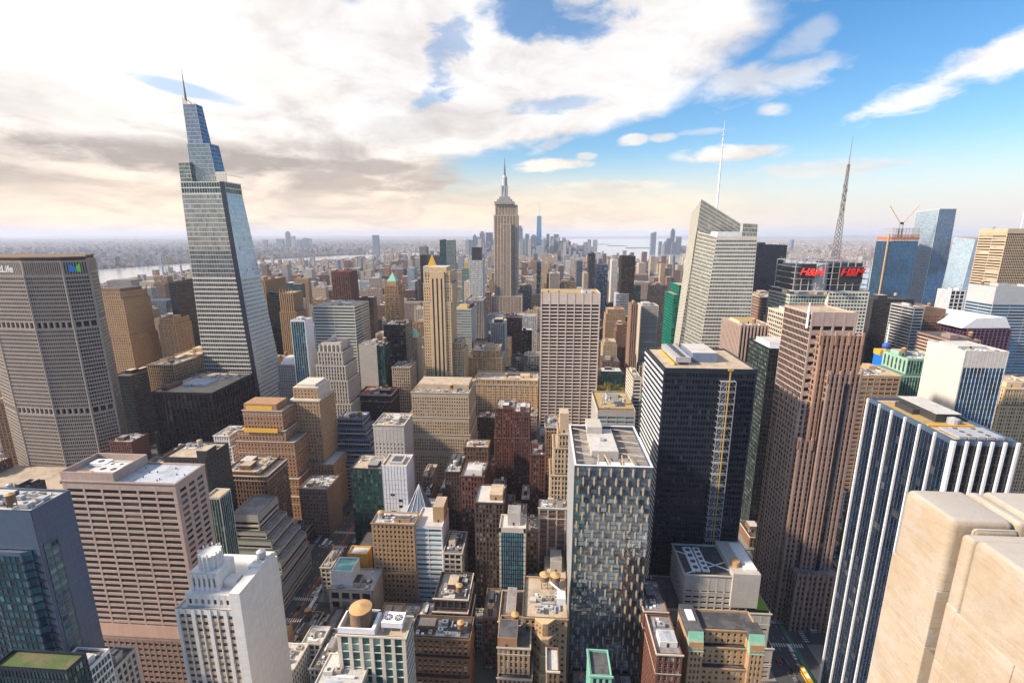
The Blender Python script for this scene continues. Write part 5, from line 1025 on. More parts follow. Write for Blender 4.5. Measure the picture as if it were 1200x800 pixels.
cxx = sum(p[0] for p in pts)/8; cyy = sum(p[1] for p in pts)/8; sh = [((p[0]-cxx)*.97+cxx, (p[1]-cyy)*.97+cyy) for p in pts]; m = M(); m.prism(sh, ztop-1, ztop+2.4, top=True); t.part(m, 'roof_recess', [W['dark']]); m = M(); m.prism([((p[0]-cxx)*1.0+cxx, (p[1]-cyy)*1.0+cyy) for p in pts], ztop+2.4, ztop+3.4, top=True); t.part(m, 'roof', [W['brown']])
m = M()
for i in range(16): m.cyl(XL[0]+random.uniform(-20, 40), 430+random.uniform(0, 20), .15, ztop+3.4, ztop+random.uniform(5, 9), 5)
t.part(m, 'antenna', [M_STEEL])
cu = bpy.data.curves.new('sign', 'FONT'); cu.body = 'MetLife'; cu.size = 8.6; cu.extrude = .25; cu.offset = .12; cu.align_x = 'RIGHT'
o = bpy.data.objects.new('letter_sign', cu); COL.objects.link(o); dg = bpy.context.evaluated_depsgraph_get(); me = bpy.data.meshes.new_from_object(o.evaluated_get(dg)); bpy.data.objects.remove(o)
X16 = atY(16.5, 316, 406)[0]; o = bpy.data.objects.new('letter_sign', me); COL.objects.link(o); me.materials.append(M_WHITE); o.parent = t.o; f_ = math.atan2(3, -42) ; o.location = (X16-t.loc[0], 404.8-t.loc[1]+(XL[0]-X16)*3/42, ztop-10.); o.rotation_euler = (math.pi/2, 0, math.atan2(-3, 42))
# square two-colour emblem on the next facet
ux, uy = X3-XL[1], 426-411; L_ = math.hypot(ux, uy); ux /= L_; uy /= L_
def emb(a, b, c, d, mat, nm):
    p = lambda s, zz: (XL[1]+ux*s+uy*.5, 411+uy*s-ux*.5, ztop-13+zz)
    m = M(); m.quads([[p(a, c), p(b, c), p(b, d), p(a, d)]]); t.part(m, nm, [mat])
def embq(pp, mat, nm):
    p = lambda s, zz: (XL[1]+ux*s+uy*.6, 411+uy*s-ux*.6, ztop-13+zz)
    m = M(); m.quads([[p(*k) for k in pp]]); t.part(m, nm, [mat])
embq(((4, 3), (10, 2.6), (9, 7), (4, 10)), plain('emblem_blue', (.02, .25, .75), .4), 'emblem'); embq(((8.2, 2.6), (12.5, 2.6), (12.5, 10.5), (9.8, 8)), plain('emblem_green', (.25, .75, .08), .4), 'emblem')
HERO.append(dict(x0=XL[0]-80, x1=XL[1]+16, y0=405, y1=478, z=ztop, pts=[proj(p[0], p[1], zz) for p in pts for zz in (0, ztop)], fx=(-200, 101), yb=535))
m = M(); m.box(XL[0]-80, XL[1]+40, 330, 404, 0, 38); o = T('podium_building', (-480, 370, 0), 'low brown terrace roof at the foot of the octagonal slab', 'building'); o.part(m, 'wall', [W['pinkd']]); m = M(); m.quad((XL[0]-79, 331, 38.1), (XL[1]+39, 331, 38.1), (XL[1]+39, 403, 38.1), (XL[0]-79, 403, 38.1)); o.part(m, 'roof', [RF['tan']])
# left middle
t = B('apartment_tower', 'tan brick tower with a buttressed crown right behind the octagonal slab', 112, 140, 342, 600, 45, 'tan', 'std', S(3, 1.6, fh=3.6, sh=1.8, rec=.4, pp=.2), sm='tan', roof='tan', near=True, minpx=7, yb=440, pent=((.1, .9, .1, .9, 5, 'brown', 'dark'),), steps=((10, 0, 3, 0, 0), (60, 0, 5, 2, 0)))
B(N_, 'dark navy glass slab standing between the octagonal slab and the spired tower', 197, 206, 331, 640, 60, 'black', 'navy', 'strip', 'strip', sm='navyfr', roof='dark', yb=412)
B(N_, 'tan flat-roofed classical office block left of the spired tower foot', 172, 203, 427, 500, 40, 'tan', 'std', 'punch', roof='grey', near=True, yb=455)
B(N_, 'tan classical block with cornice just left of the spired tower foot', 205, 233, 415, 540, 40, 'tan', 'std', 'punch', roof='tan', near=True, yb=440)
B('apartment_tower', 'slender tan tower with pinnacles between the tan crown tower and the navy slab', 186, 203, 373, 620, 30, 'tan', 'std', 'small', roof='tan', yb=420, steps=((8, 2, 2, 1, 0),))
B('brick_building', 'brown tan office block right of the octagonal slab foot', 152, 176, 440, 560, 40, 'tan', 'std', 'punch', roof='tan', near=True, yb=470)
B(N_, 'dark narrow glass slab tucked at the right foot of the octagonal slab', 131, 152, 440, 520, 40, 'black', 'navy', 'strip', sm='navyfr', roof='dark', yb=490)
t = B(N_, 'dark brown granite block with deep square grid and busy pale roof, left', 177, 248, 459, 452, (268, 436), 'darkgran', 'blk', S(4.6, .9, fh=7.6, sh=.9, rec=1., pp=.2, cap=2.), sm='darkgran', roof='tan', near=True, minpx=7, yb=520, pent=((.25, .65, .3, .6, 2.5, 'alu', 'blue'), (.08, .18, .1, .4, 4, 'red', 'dark')), density=2)
B(N_, 'dark slab with square windows and roof tanks behind the brown granite slab', 191, 240, 535, 290, (256, 518), 'charcoal', 'std', S(3.4, 2.4, fh=3.8, sh=2.6, rec=.2), roof='tan', near=True, minpx=8, yb=620, pent=((.75, 1., .1, .5, 5, 'charcoal', 'tan'),), tank=True)
B(N_, 'teal glass box with a tan roof tucked right of the brown granite slab', 240, 257, 582, 262, (266, 572), 'silver', 'teal', 'curtain', 'curtain', sm='navyfr', roof='tan', near=True, minpx=10, yb=690, clut=False)
B('apartment_tower', 'white setback building with a small boxy top left of the orange stepped tower', 250, 268, 510, 400, 24, 'white', 'warm', 'punch', roof='white', near=True, minpx=8, yb=560, steps=((10, 3, 3, 2, 0), (25, 4, 4, 3, 0)))
# orange stepped tower
t = B('art_deco_tower', 'orange brick art deco tower with a gold panelled crown and many setbacks, left', 284, 330, 480, 385, 20, 'orange', 'warm', S(3., 1.7, fh=3.6, sh=1.9, rec=.35, cap=2), sm='orange', roof='tan', near=True, minpx=8, yb=600, steps=((18, 6, 2, 1.5, 0), (28, 7, 10, 3, 0), (62, 12, 12, 6, 0), (78, 20, 13, 9, 0)), clut=False, tank=True)
x0, x1, y0, y1, z = t.box; m = M(); m.box(x0+1, x1-5, y0+1, y1-1, z-1, z+5.5); o = t.part(m, 'crown_box', [W['orange']]); m = M(); m.box(x0+3, x1-9, y0+.85, y0+1, z-.5, z+3.6); t.part(m, 'gold_panel', [plain('gold_mosaic', (.75, .42, .05), .5)], parent=o); m = M(); m.box(x0+1, x1-4, y0-3, y0-2.6, z-20, z-16); t.part(m, 'gold_panel', [plain('gold_mosaic', (.75, .42, .05), .5)])
t = B('brick_building', 'lower orange brown brick block in front of the orange stepped tower', 262, 305, 552, 330, 28, 'brown', 'warm', 'punch', roof='tan', near=True, minpx=8, yb=620, steps=((2, 0, 6, 2, 0),))
t = B(N_, 'brown brick office tower with a white stone cap band, left centre', 340, 374, 468, 405, 32, 'tan', 'warm', S(3., 1.7, fh=3.6, sh=2., rec=.35, cap=1.5), sm='tan', roof='white', near=True, minpx=8, yb=540, steps=((62, 3, 10, 4, 0),), clut=False)
x0, x1, y0, y1, z = t.box; m = M(); m.box(x0-.5, x1+.5, y0-.6, y1+.5, z-1.6, z+.1); 
m.box(x0+2, x1-2, y0+3, y1-3, z+.1, z+11); m.box(x0+5, x1-5, y0+5, y1-5, z+11, z+13.5); o = t.part(m, 'upper_storeys', [W['sill']]); m = M(); wn = []; facade(m, wn, (x0+2, y0+2.7, z+.1), (x1-2, y0+2.7, z+.1), (x1-2, y0+2.7, z+10.5), (x0+2, y0+2.7, z+10.5), S(3., 1.8, fh=3.5, sh=2, rec=.25, sm=0)); t.part(m, 'upper_wall', [W['tan']], parent=o); emit_windows(t, wn, G['warm'], 7)
t = B(N_, 'dark blue grey terraced office building with pale ribs, left centre', 395, 425, 490, 440, 20, 'bluegrey', 'navy', S(2., .22, fh=3.9, sh=1.2, rec=.2, sp=.15), S(2., .22, fh=3.9, sh=1.2, rec=.2, sp=.15), sm='alu', roof='grey', near=True, minpx=8, yb=540, steps=((9, 1, 4, 3, 0), (19, 2, 8, 6, 0), (29, 3, 12, 9, 0), (39, 4, 15, 12, 0)))
t = B(N_, 'cream broad office block with dense rows of small windows and stepped shoulders, centre', 482, 549, 459, 455, 50, 'cream', 'warm', S(2.5, 1.25, fh=3.7, sh=1.7, rec=.35, cap=5), sm='cream', roof='tan', near=True, minpx=7, yb=540, steps=((26, 5, 0, 1.5, 0), (44, 9, 1, 3, 0), (62, 11, 2, 4.5, 0)), density=2, pent=((.06, .97, .25, .8, 5.5, 'cream', 'tan'),))
B(N_, 'white blank-fronted block with a railed roof left of the cream broad office block', 437, 473, 497, 375, (480, 484), 'greyblank', 'warm', S(3.3, 2., fh=3.8, sh=2.4, rec=.25, cap=16), None, roof='tan', near=True, minpx=8, yb=545)
t = B(N_, 'white faceted panel tower with a square roof opening and slit windows, centre left', 447, 476, 545, 335, (478, 532), 'whitepan', 'navy', None, None, roof='tan', near=True, minpx=8, yb=625, clut=False)
x0, x1, y0, y1, z = t.box; w = x1-x0
m = M(); m.box(x0+w*.25, x1-w*.2, y0+4, y1-4, z-1, z+.9); o = t.part(m, 'roof_well', [W['alu']]); m = M(); m.box(x0+w*.32, x1-w*.28, y0+5.5, y1-5.5, z+.9, z+1.); t.part(m, 'well_grille', [M_FAN], parent=o)
for k in range(9):
    m = M(); xx = x0+w*(.62 if k % 3 else .3); m.box(xx, xx+3.2, y0-.12, y0+.05, z-26-k*5, z-24-k*5); t.part(m, 'window', [G['navy']])
mw = M()
for k in range(18): mw.box(x0-.03, x1+.03, y0-.16, y0-.04, 6+k*4., 6+k*4.+.12)
for k in range(9): mw.box(x0+w*k/8-.05, x0+w*k/8+.05, y0-.15, y0-.04, 0, z)
t.part(mw, 'panel_joint', [W['alu']])
t = T('glass_pyramid', (atY(492, 575, 330)[0], 330, 0), 'pale pyramid skylight on a roof beside the white faceted tower', 'skylight'); X, z = atY(492, 590, 330); m = M(); m.prism([(X-9, 322), (X+8, 322), (X+8, 336), (X-9, 336)], z-4, z+17, pts1=[(X-.2, 330), (X+.2, 330), (X+.2, 330.4), (X-.2, 330.4)]); t.part(m, 'pyramid', [W['bluegrey']])
for k in range(5):
    m = M(); m.bar((X-9+k*4.25, 321.8, z-4), (X, 329.8, z+17), .3); t.part(m, 'rib', [W['whitepan']])
m = M(); m.box(X-14, X+11, 318, 345, 0, z-4); t.part(m, 'base', [W['alu']]); HERO.append(dict(x0=X-14, x1=X+11, y0=318, y1=345, z=z-4, pts=[proj(X-14, 318, 0), proj(X+11, 318, z), proj(X-14, 318, z), proj(X+11, 318, 0)], fx=(478, 508), yb=620))
B('brick_building', 'brown brick block with ornate stone bays and a white roof, centre left', 435, 485, 612, 290, (484, 600), 'tan', 'warm', S(3., 1.5, fh=3.7, sh=1.8, rec=.4), roof='white', near=True, minpx=8, frame=M_WHITE, yb=705, steps=((38, 0, 0, 1.5, 0),), tank=True)
B(N_, 'white building with turquoise strip windows and a tan rear shaft, centre left', 485.5, 518, 616, 292, (520, 595), 'whitepan', 'lat', S(12, .3, fh=3.9, sh=1.9, rec=.3), None, sm='whitepan', roof='white', near=True, minpx=8, yb=695, pent=((.6, 1., .3, .9, 12, 'tan', 'tan'),), clut=False)
t = B(N_, 'dark glass low block with a tan roof behind the avenue kerb, centre left', 410, 452, 548, 350, 26, 'charcoal', 'grn', 'curtain', sm='charcoal', roof='tan', near=True, minpx=8, yb=610, density=.6)
B(N_, 'dark glass block with a flat tan roof and small cranes, beside the avenue', 419, 437, 640, 318, (426, 621), 'charcoal', 'grn', 'curtain', roof='tan', near=True, yb=660, clut=False)
B('low_building', 'bright ochre box-shaped penthouse block near the avenue', 407, 430, 648, 292, 9, 'yellow', 'std', None, roof='white', near=True, clut=False, yb=660)
B('low_building', 'white panel block with a turquoise roof beside the avenue', 388, 412, 668, 272, 14, 'whitepan', 'lat', None, roof=roofmat('turquoise_roof', (.15, .38, .36), (.25, .45, .42)), near=True, clut=False, yb=690)
B('low_building', 'low classical stone block with tall piers and a white roof beside the avenue', 385, 436, 690, 268, 22, 'lime', 'std', S(6.5, 1.8, fh=8, sh=2.2, rec=.9), None, roof='white', near=True, yb=710, minpx=10, tank=False)
# terraced dark/cream building and neighbours on the left of the avenue
t = B(N_, 'terraced building of dark bands and pale planted ledges beside the avenue, left', 271, 302, 602, 296, 26, 'grey', 'blk', S(30, .2, fh=3.8, sh=1.5, rec=.6, sp=.1, cap=9), S(30, .2, fh=3.8, sh=1.5, rec=.6, sp=.1, cap=9), sm='lime', roof='grey', near=True, minpx=8, yb=730, steps=((13, 3, 6, 2, 0), (18, 3, 11, 5, 0), (24, 3, 16, 8, 0), (30, 3, 20, 11, 0), (38, 3, 21, 14, 0), (46, 3, 22, 17, 0)), clut=False)
x0, x1, y0, y1, z = t.box
m = M(); 
for (dr, r_, f_) in ((13, 6, 2), (18, 11, 5), (24, 16, 8), (30, 20, 11)): m.box(x0, x1+r_-.8, y0-f_+.6, y0-f_+1.8, z-dr-.6, z-dr+.4)
t.part(m, 'hedge', [plain('hedge_leaves', (.045, .085, .02), .9, var=.5, scale=2)])
B('brick_building', 'corner building with a bold curved cornice across from the planted terraces', 350, 383, 572, 366, (398, 556), 'pinkd', 'warm', S(2.8, 1.4, fh=3.7, sh=1.8, rec=.5, pp=.2, cap=3), sm='tan', roof='white', near=True, minpx=8, yb=640)
B('brick_building', 'red brown brick block on the avenue behind the planted terraces', 322, 352, 628, 345, 24, 'red', 'warm', 'punch', roof='dark', near=True, minpx=8, yb=660, steps=((8, 2, 2, 2, 0),))
# centre blocks of dark brick
B('brick_building', 'tall dark red brick loft with a white penthouse box, centre', 540, 567, 557, 318, (570, 540), 'red', 'warm', 'punch', roof='grey', near=True, minpx=8, frame=M_WHITE, yb=640, pent=((.25, .9, .05, .4, 5.5, 'white', 'white'),))
B('brick_building', 'dark brick loft with a long cream roof behind the white penthouse box', 543, 572, 523, 380, (580, 515), 'brown', 'warm', 'punch', roof='tan', near=True, minpx=8, yb=560)
B('brick_building', 'black-faced loft block with a white roof left of the dark red loft', 521, 539, 552, 345, 30, 'dark', 'std', 'punch', roof='white', near=True, minpx=8, yb=600)
B('brick_building', 'dark brick block with a planted white roof terrace, centre', 556, 590, 588, 290, (606, 568), 'dark', 'warm', 'punch', roof='white', near=True, minpx=8, frame=M_WHITE, yb=670, pent=((.5, .95, .2, .8, 4, 'tan', 'tan'),))
t = B(N_, 'slim blue green glass tower with a pale stone frame and roof tank, centre bottom', 585, 616, 618, 268, (616, 603), 'sill', 'blt', S(1.5, .12, fh=3.4, sh=.5, rec=.15, pp=0, edge=1.2, cap=3.), None, sm='navyfr', roof='white', near=True, minpx=8, yb=710, sgl='blue', pent=((.3, .78, .3, .9, 9, 'greyblank', 'grey'),), clut=False)
B('brick_building', 'dark red brick tower behind the copper-roofed house, centre', 580, 607, 478, 430, 26, 'red', 'warm', 'small', roof='tan', near=True, minpx=8, yb=540, steps=((30, 1, 1, 1, 0),))
B('brick_building', 'red brick tower with white stone bands next to the dark red tower', 602, 621, 482, 405, 26, 'red', 'warm', 'small', sm='red', roof='white', near=True, minpx=8, yb=550, steps=((4, 0, 0, 2, 0), (24, 0, 0, 3, 0)))
B('brick_building', 'narrow house with a turquoise copper mansard and arched window, centre', 621, 639, 532, 350, 22, 'red', 'warm', 'small', roof='dark', near=True, minpx=8, yb=560)
B('brick_building', 'orange brown blank-topped block just left of the cream round-tank tower', 639, 656, 500, 400, 28, 'orange', 'warm', 'small', roof='tan', near=True, minpx=8, yb=560)
B('brick_building', 'grey and red loft with a white roof left of the mirror glass tower', 631, 664, 594, 285, (664, 586), 'grey', 'warm', S(5.5, 1., fh=3.8, sh=1.8, rec=.4), sm='red', roof='white', near=True, minpx=8, frame=M_WHITE, yb=660, tank=True)
B('brick_building', 'dark low roof between the slim blue glass tower and the grey red loft', 616, 631, 622, 285, 20, 'brown', 'warm', 'small', roof='grey', near=True, yb=660)
B('low_building', 'pale blue roofed shed right of the slim blue glass tower foot', 617, 636, 700, 258, 24, 'dark', 'std', 'small', roof='blue', near=True, yb=720)
B('low_building', 'tan terrace roof with balcony bands left of the mirror glass tower foot', 637, 664, 677, 262, 24, 'brown', 'std', 'band', roof='tan', near=True, yb=715, tank=False, pent=((.3, .8, .3, .8, 8, 'greyblank', 'grey'),))
B('brick_building', 'small pale stone arcade building with a dark roof, centre bottom', 519, 541, 647, 285, (545, 622), 'sill', 'std', 'loft', roof='dark', near=True, minpx=8, yb=690, frame=None)
B('brick_building', 'gold and tan setback block below the wide cream hotel blocks, centre', 553, 585, 410, 640, 40, 'gold', 'warm', 'small', roof='tan', near=True, minpx=7, yb=450, steps=((10, 6, 4, 3, 0),))
B('brick_building', 'wide golden apartment block with flat railed roof right of the cream office block', 556, 630, 444, 560, 36, 'gold', 'warm', 'small', roof='tan', near=True, minpx=7, yb=480, steps=((6, 4, 0, 2, 0),))
B(N_, 'narrow beige office tower with tall ground piers left of the golden tower foot', 459, 480, 430, 520, (478, 423), 'cream', 'std', 'punch', roof='grey', near=True, minpx=7, yb=480)
t = B('brick_building', 'small pale tower with a turquoise hipped roof left of the golden tower', 477, 489, 395, 620, 22, 'lime', 'std', 'small', roof='grey', near=True, yb=430, clut=False)
x0, x1, y0, y1, z = t.box; m = M(); m.prism([(x0+1, y0+1), (x1-1, y0+1), (x1-1, y1-1), (x0+1, y1-1)], z-1, z+9, pts1=[(x0+6, y0+8), (x1-6, y0+8), (x1-6, y1-8), (x0+6, y1-8)]); t.part(m, 'copper_roof', [W['copper']])
B('brick_building', 'dark maroon block with a red roof room behind the blue grey terraced building', 418, 458, 462, 490, 30, 'darkgran', 'std', 'punch', roof='red', near=True, yb=480)
# right of the travertine slab
B(N_, 'glass and cream banded slab tower left of the emerald tower', 752, 772, 358, 890, 40, 'sill', 'pale', S(30, .2, fh=3.9, sh=1.7, rec=.4), 'slab', sm='sill', roof='grey', yb=425, near=True, pent=((.1, .6, .2, .7, 5, 'alu', 'white'),))
B('apartment_tower', 'narrow orange brown brick slab just left of the cream banded slab', 740, 748, 356, 860, 30, 'terra', 'bronze', S(4, 2, fh=4, sh=1, rec=.4, pp=.4), sm='dark', roof='dark', yb=430)
B(N_, 'curved dark green glass tower with a bright edge, beyond the park', 729, 745, 300, 1100, 40, 'charcoal', 'bronze', 'curtain', 'curtain', sm='charcoal', roof='grey', yb=350)
B('apartment_tower', 'dark slate slab far left of the curved dark green tower', 690, 698, 297, 1500, 40, 'charcoal', 'std', 'strip', sm='charcoal', roof='dark', yb=332)
B('apartment_tower', 'blue grey slab right of the dark slate slab', 700, 713, 310, 1300, 40, 'bluegrey', 'cool', 'curtain', roof='grey', yb=350)
B('apartment_tower', 'tall thin white slab beyond the park', 717, 724, 305, 1400, 30, 'white', 'cool', 'piers', roof='grey', yb=345)
B('apartment_tower', 'narrow blue slab left of the travertine slab top', 629, 634, 307, 1300, 30, 'bluegrey', 'cool', 'curtain', roof='grey', yb=345)
B('apartment_tower', 'white capped block behind the travertine slab', 644, 656, 320, 1200, 40, 'lime', 'std', 'piers', sm='dark', roof='white', yb=340)
B('apartment_tower', 'brown stepped loft tower beyond the right edge of the travertine slab', 712, 732, 362, 1000, 30, 'tan', 'std', 'small', roof='tan', yb=400, steps=((10, 3, 2, 2, 0), (25, 4, 3, 3, 0)))
B('apartment_tower', 'dark brown setback tower left of the orange brown slab', 723, 738, 380, 940, 30, 'brown', 'std', 'small', roof='tan', yb=430, steps=((12, 2, 2, 2, 0),))
B(N_, 'white and pale blue block above the dark brown setback tower', 722, 737, 344, 1100, 30, 'whitepan', 'cool', 'curtain', roof='blue', yb=365)
B('apartment_tower', 'cream stepped building above the park trees', 708, 722, 400, 900, 30, 'cream', 'std', 'small', roof='tan', yb=425, steps=((6, 2, 2, 2, 0),))
B('apartment_tower', 'low cream striped block left of the dark hoist tower corner', 742, 752, 443, 470, 40, 'sill', 'blk', 'band', roof='gold', near=True, yb=500)
# ------------------------------------------------------------------ the setting: ground, water, streets
def struct(m, name, mats, kind='structure'): return m.build(name, mats, None, None, kind=kind)
def asphalt():
    m, q, b = newmat('asphalt'); g = q.node('ShaderNodeNewGeometry').outputs['Position']
    n = q.noise(g, .25, 5, .6); n2 = q.noise(g, 3., 3, .6)
    b.inputs['Roughness'].default_value = .85; q.put(b.inputs['Base Color'], q.mix(q.add(q.mul(n, .6), q.mul(n2, .4)), rgb(.035, .036, .040), rgb(.085, .085, .09))); return m
def farland():
    m, q, b = newmat('distant_ground'); g = q.node('ShaderNodeNewGeometry').outputs['Position']
    n = q.noise(g, .0012, 6, .65); v = q.node('ShaderNodeTexVoronoi'); q.put(v.inputs['Vector'], g); v.inputs['Scale'].default_value = .02
    c = q.mix(q.sstep(n, .42, .6), rgb(.16, .13, .11), rgb(.06, .075, .04)); c = q.mix(.5, c, v.outputs['Color'], blend='MULTIPLY')
    c = q.mix(.35, c, rgb(.22, .19, .17)); q.put(b.inputs['Base Color'], c); b.inputs['Roughness'].default_value = .95; return m
MA = asphalt(); MG = farland()
g = M(); L = 60000
g.quads([[(-L, -2000, 0), (L, -2000, 0), (L, L, 0), (-L, L, 0)]]); struct(g, 'ground', [MG])
g = M(); g.quad((-1900, -300, .02), (1500, -300, .02), (1400, 3200, .02), (-2000, 3200, .02)); struct(g, 'road', [MA])
def watermat():
    m, q, b = newmat('water'); g = q.node('ShaderNodeNewGeometry').outputs['Position']
    n = q.noise(g, .02, 5, .6); bp = q.node('ShaderNodeBump'); q.put(bp.inputs['Height'], n); bp.inputs['Strength'].default_value = .05; bp.inputs['Distance'].default_value = 3
    q.put(b.inputs['Base Color'], rgb(.55, .56, .57)); b.inputs['Roughness'].default_value = .18; b.inputs['Specular IOR Level'].default_value = 1.; b.inputs['Metallic'].default_value = .55; q.put(b.inputs['Normal'], bp.outputs[0]); return m
WP = [  # water outlines in metres
 [(-1350, -600), (-1500, 1000), (-1900, 1750), (-2202, 2220), (-2380, 2950), (-2300, 3800), (-1950, 4800), (-1500, 5400), (-1050, 6200), (-500, 6700), (-900, 7300), (-1700, 6900), (-2500, 5900), (-2800, 5000), (-3250, 4100), (-3350, 3100), (-2900, 2300), (-2500, 1500), (-2300, 600), (-2300, -600)],
 [(1700, -600), (1620, 1500), (1400, 2800), (1180, 3700), (1000, 4500), (760, 5500), (420, 6400), (-500, 6700), (-900, 7300), (-1000, 8800), (-700, 11000), (100, 14500), (700, 16500), (600, 24000), (1500, 27500), (6500, 27500), (6200, 17000), (4200, 12000), (3100, 9500), (2300, 8200), (1900, 7400), (1650, 6700), (1900, 6100), (2500, 5450), (2750, 4500), (2850, 3000), (3050, 1200), (3100, -600)]]
import mathutils.geometry as mg
def inpoly(x, y, P):
    c = np.zeros(np.shape(x), bool); n = len(P)
    for i in range(n):
        x1, y1 = P[i]; x2, y2 = P[(i+1) % n]
        if y1 == y2: continue
        c ^= ((y1 > y) != (y2 > y)) & (x < (x2-x1)*(y-y1)/(y2-y1)+x1)
    return c
WM = watermat()
for P in WP:
    me = bpy.data.meshes.new('water'); tr = mg.tessellate_polygon([[Vector((*p, 0)) for p in P]])
    me.from_pydata([(*p, 1.2) for p in P], [], [t if (Vector(P[t[1]])-Vector(P[t[0]])).cross(Vector(P[t[2]])-Vector(P[t[0]])) > 0 else t[::-1] for t in tr]); me.materials.append(WM)
    o = bpy.data.objects.new('water', me); COL.objects.link(o); o['kind'] = 'structure'
# harbour islands and the low hills across the bay
g = M()
for (pa, pb, py, dd) in ((700, 716, 286.5, 260), (712, 735, 288.5, 300), (694, 701, 286, 120), (733, 765, 291, 260)):
    a = ground(pa, py); b = ground(pb, py); g.prism([(a[0], a[1]), (b[0], b[1]), (b[0]-60, b[1]+dd), (a[0]+60, a[1]+dd)], 0, 9)
struct(g, 'island', [plain('island_trees', (.06, .07, .035), .95)])
def hills():
    n = 240; m = M(); rng = random.Random(2)
    for (Y, a0, a1, h) in ((27000, -12000, 24000, 95), (31000, -30000, 30000, 130), (36000, -40000, 42000, 170), (17500, 7000, 26000, 70)):
        xs = np.linspace(a0, a1, n); hs = h*(.35+.65*np.abs(np.sin(xs/3100.+Y)*.5+np.sin(xs/1200.+Y*.3)*.3+np.sin(xs/5300.)*.5))*np.clip(np.minimum(xs-a0, a1-xs)/2500., 0, 1)
        for i in range(n-1): m.quads([[(xs[i], Y-900, 0), (xs[i+1], Y-900, 0), (xs[i+1], Y, hs[i+1]), (xs[i], Y, hs[i])], [(xs[i], Y, hs[i]), (xs[i+1], Y, hs[i+1]), (xs[i+1], Y+900, 0), (xs[i], Y+900, 0)]])
    struct(m, 'hills', [MG])
hills()
AVE = [(-1180, 15), (-960, 15), (-760, 14), (-610, 12), (-465, 21), (-325, 12), (-177, 15), (160, 16), (420, 15), (680, 15), (940, 15), (1200, 15)]
def street_y(s): return (49.5-s)*80.4
pm = M(); BL = []
for i in range(len(AVE)-1):
    xa = AVE[i][0]+AVE[i][1]; xb = AVE[i+1][0]-AVE[i+1][1]
    for s in range(49, 12, -1):
        hw = 15 if s in (42, 34, 23, 14) else 8; hw2 = 15 if s-1 in (42, 34, 23, 14) else 8
        ya = street_y(s)+hw; yb = street_y(s-1)-hw2
        if yb-ya < 20: continue
        pm.box(xa, xb, ya, yb, 0, .15); BL.append((xa+4, xb-4, ya+3.5, yb-3.5, s))
struct(pm, 'pavement', [plain('pavement_concrete', (.22, .215, .205), .85)])
# painted markings and crossings on the two avenues seen
mk = M()
for ax, wd in ((-177, 15), (160, 16)):
    for ln in (-2, -1, 1, 2):
        y = 150.
        while y < 900: mk.quad((ax+ln*3.2-.08, y, .035), (ax+ln*3.2+.08, y, .035), (ax+ln*3.2+.08, y+3, .035), (ax+ln*3.2-.08, y+3, .035)); y += 9
    for s in range(48, 38, -1):
        for yy in (street_y(s)-11, street_y(s)+8.5):
            for k in range(16): mk.quad((ax-12+k*1.6, yy, .036), (ax-11.3+k*1.6, yy, .036), (ax-11.3+k*1.6, yy+3, .036), (ax-12+k*1.6, yy+3, .036))
        for xx in (ax-wd-3, ax+wd):
            for k in range(8): mk.quad((xx, street_y(s)-6+k*1.6, .036), (xx+3, street_y(s)-6+k*1.6, .036), (xx+3, street_y(s)-5.3+k*1.6, .036), (xx, street_y(s)-5.3+k*1.6, .036))
struct(mk, 'road_markings', [plain('road_paint', (.65, .65, .62), .7)])
bk = M(); bk.quad((160+5.5, 150, .03), (160+8.5, 150, .03), (160+8.5, 900, .03), (160+5.5, 900, .03)); struct(bk, 'bike_lane', [plain('bike_lane_paint', (.05, .16, .09), .8)])
bk = M(); bk.quad((-177+5.2, 150, .03), (-177+8.6, 150, .03), (-177+8.6, 900, .03), (-177+5.2, 900, .03)); struct(bk, 'bus_lane', [plain('bus_lane_paint', (.22, .07, .05), .8)])
# park lawn
PX0, PX1, PY0, PY1 = 40, 142, 640, 800
g = M(); g.quad((PX0, PY0, .2), (PX1, PY0, .2), (PX1, PY1, .2), (PX0, PY1, .2)); struct(g, 'park_ground', [plain('park_lawn', (.10, .12, .05), .9)])

# ------------------------------------------------------------------ infill buildings between the placed ones
def overlap(x0, x1, y0, y1, pad=1.):
    for h in HERO:
        if x0 < h['x1']+pad and x1 > h['x0']-pad and y0 < h['y1']+pad and y1 > h['y0']-pad: return True
    return False
def hull(pts):
    pts = sorted(set((round(a, 1), round(b, 1)) for a, b in pts)); 
    def half(p):
        r = []
        for q in p:
            while len(r) > 1 and (r[-1][0]-r[-2][0])*(q[1]-r[-2][1])-(r[-1][1]-r[-2][1])*(q[0]-r[-2][0]) <= 0: r.pop()
            r.append(q)
        return r[:-1]
    return half(pts)+half(pts[::-1])
for h in HERO: h['hull'] = hull(h['pts'])
def inside(x, y, P):
    n = len(P); s = 0
    for i in range(n):
        a, b = P[i], P[(i+1) % n]; c = (b[0]-a[0])*(y-a[1])-(b[1]-a[1])*(x-a[0])
        if abs(c) < 1e-9: continue
        if s == 0: s = 1 if c > 0 else -1
        elif (c > 0) != (s > 0): return False
    return True
def maxheight(x0, x1, y0, y1, zmax):
    """lower a building until it hides no nearer-known tower's visible face"""
    z = zmax
    for h in HERO:
        if h['y0'] <= y1: continue
        ax0, ax1 = min(p[0] for p in h['pts']), max(p[0] for p in h['pts'])
        while z > 9:
            p = [proj(x, y, z) for x in (x0, x1) for y in (y0, y1)]
            pa, pb = min(q[0] for q in p), max(q[0] for q in p); top = min(q[1] for q in p)
            if pb < ax0+2 or pa > ax1-2 or top >= h['yb']-2: break
            z -= 3
    return z
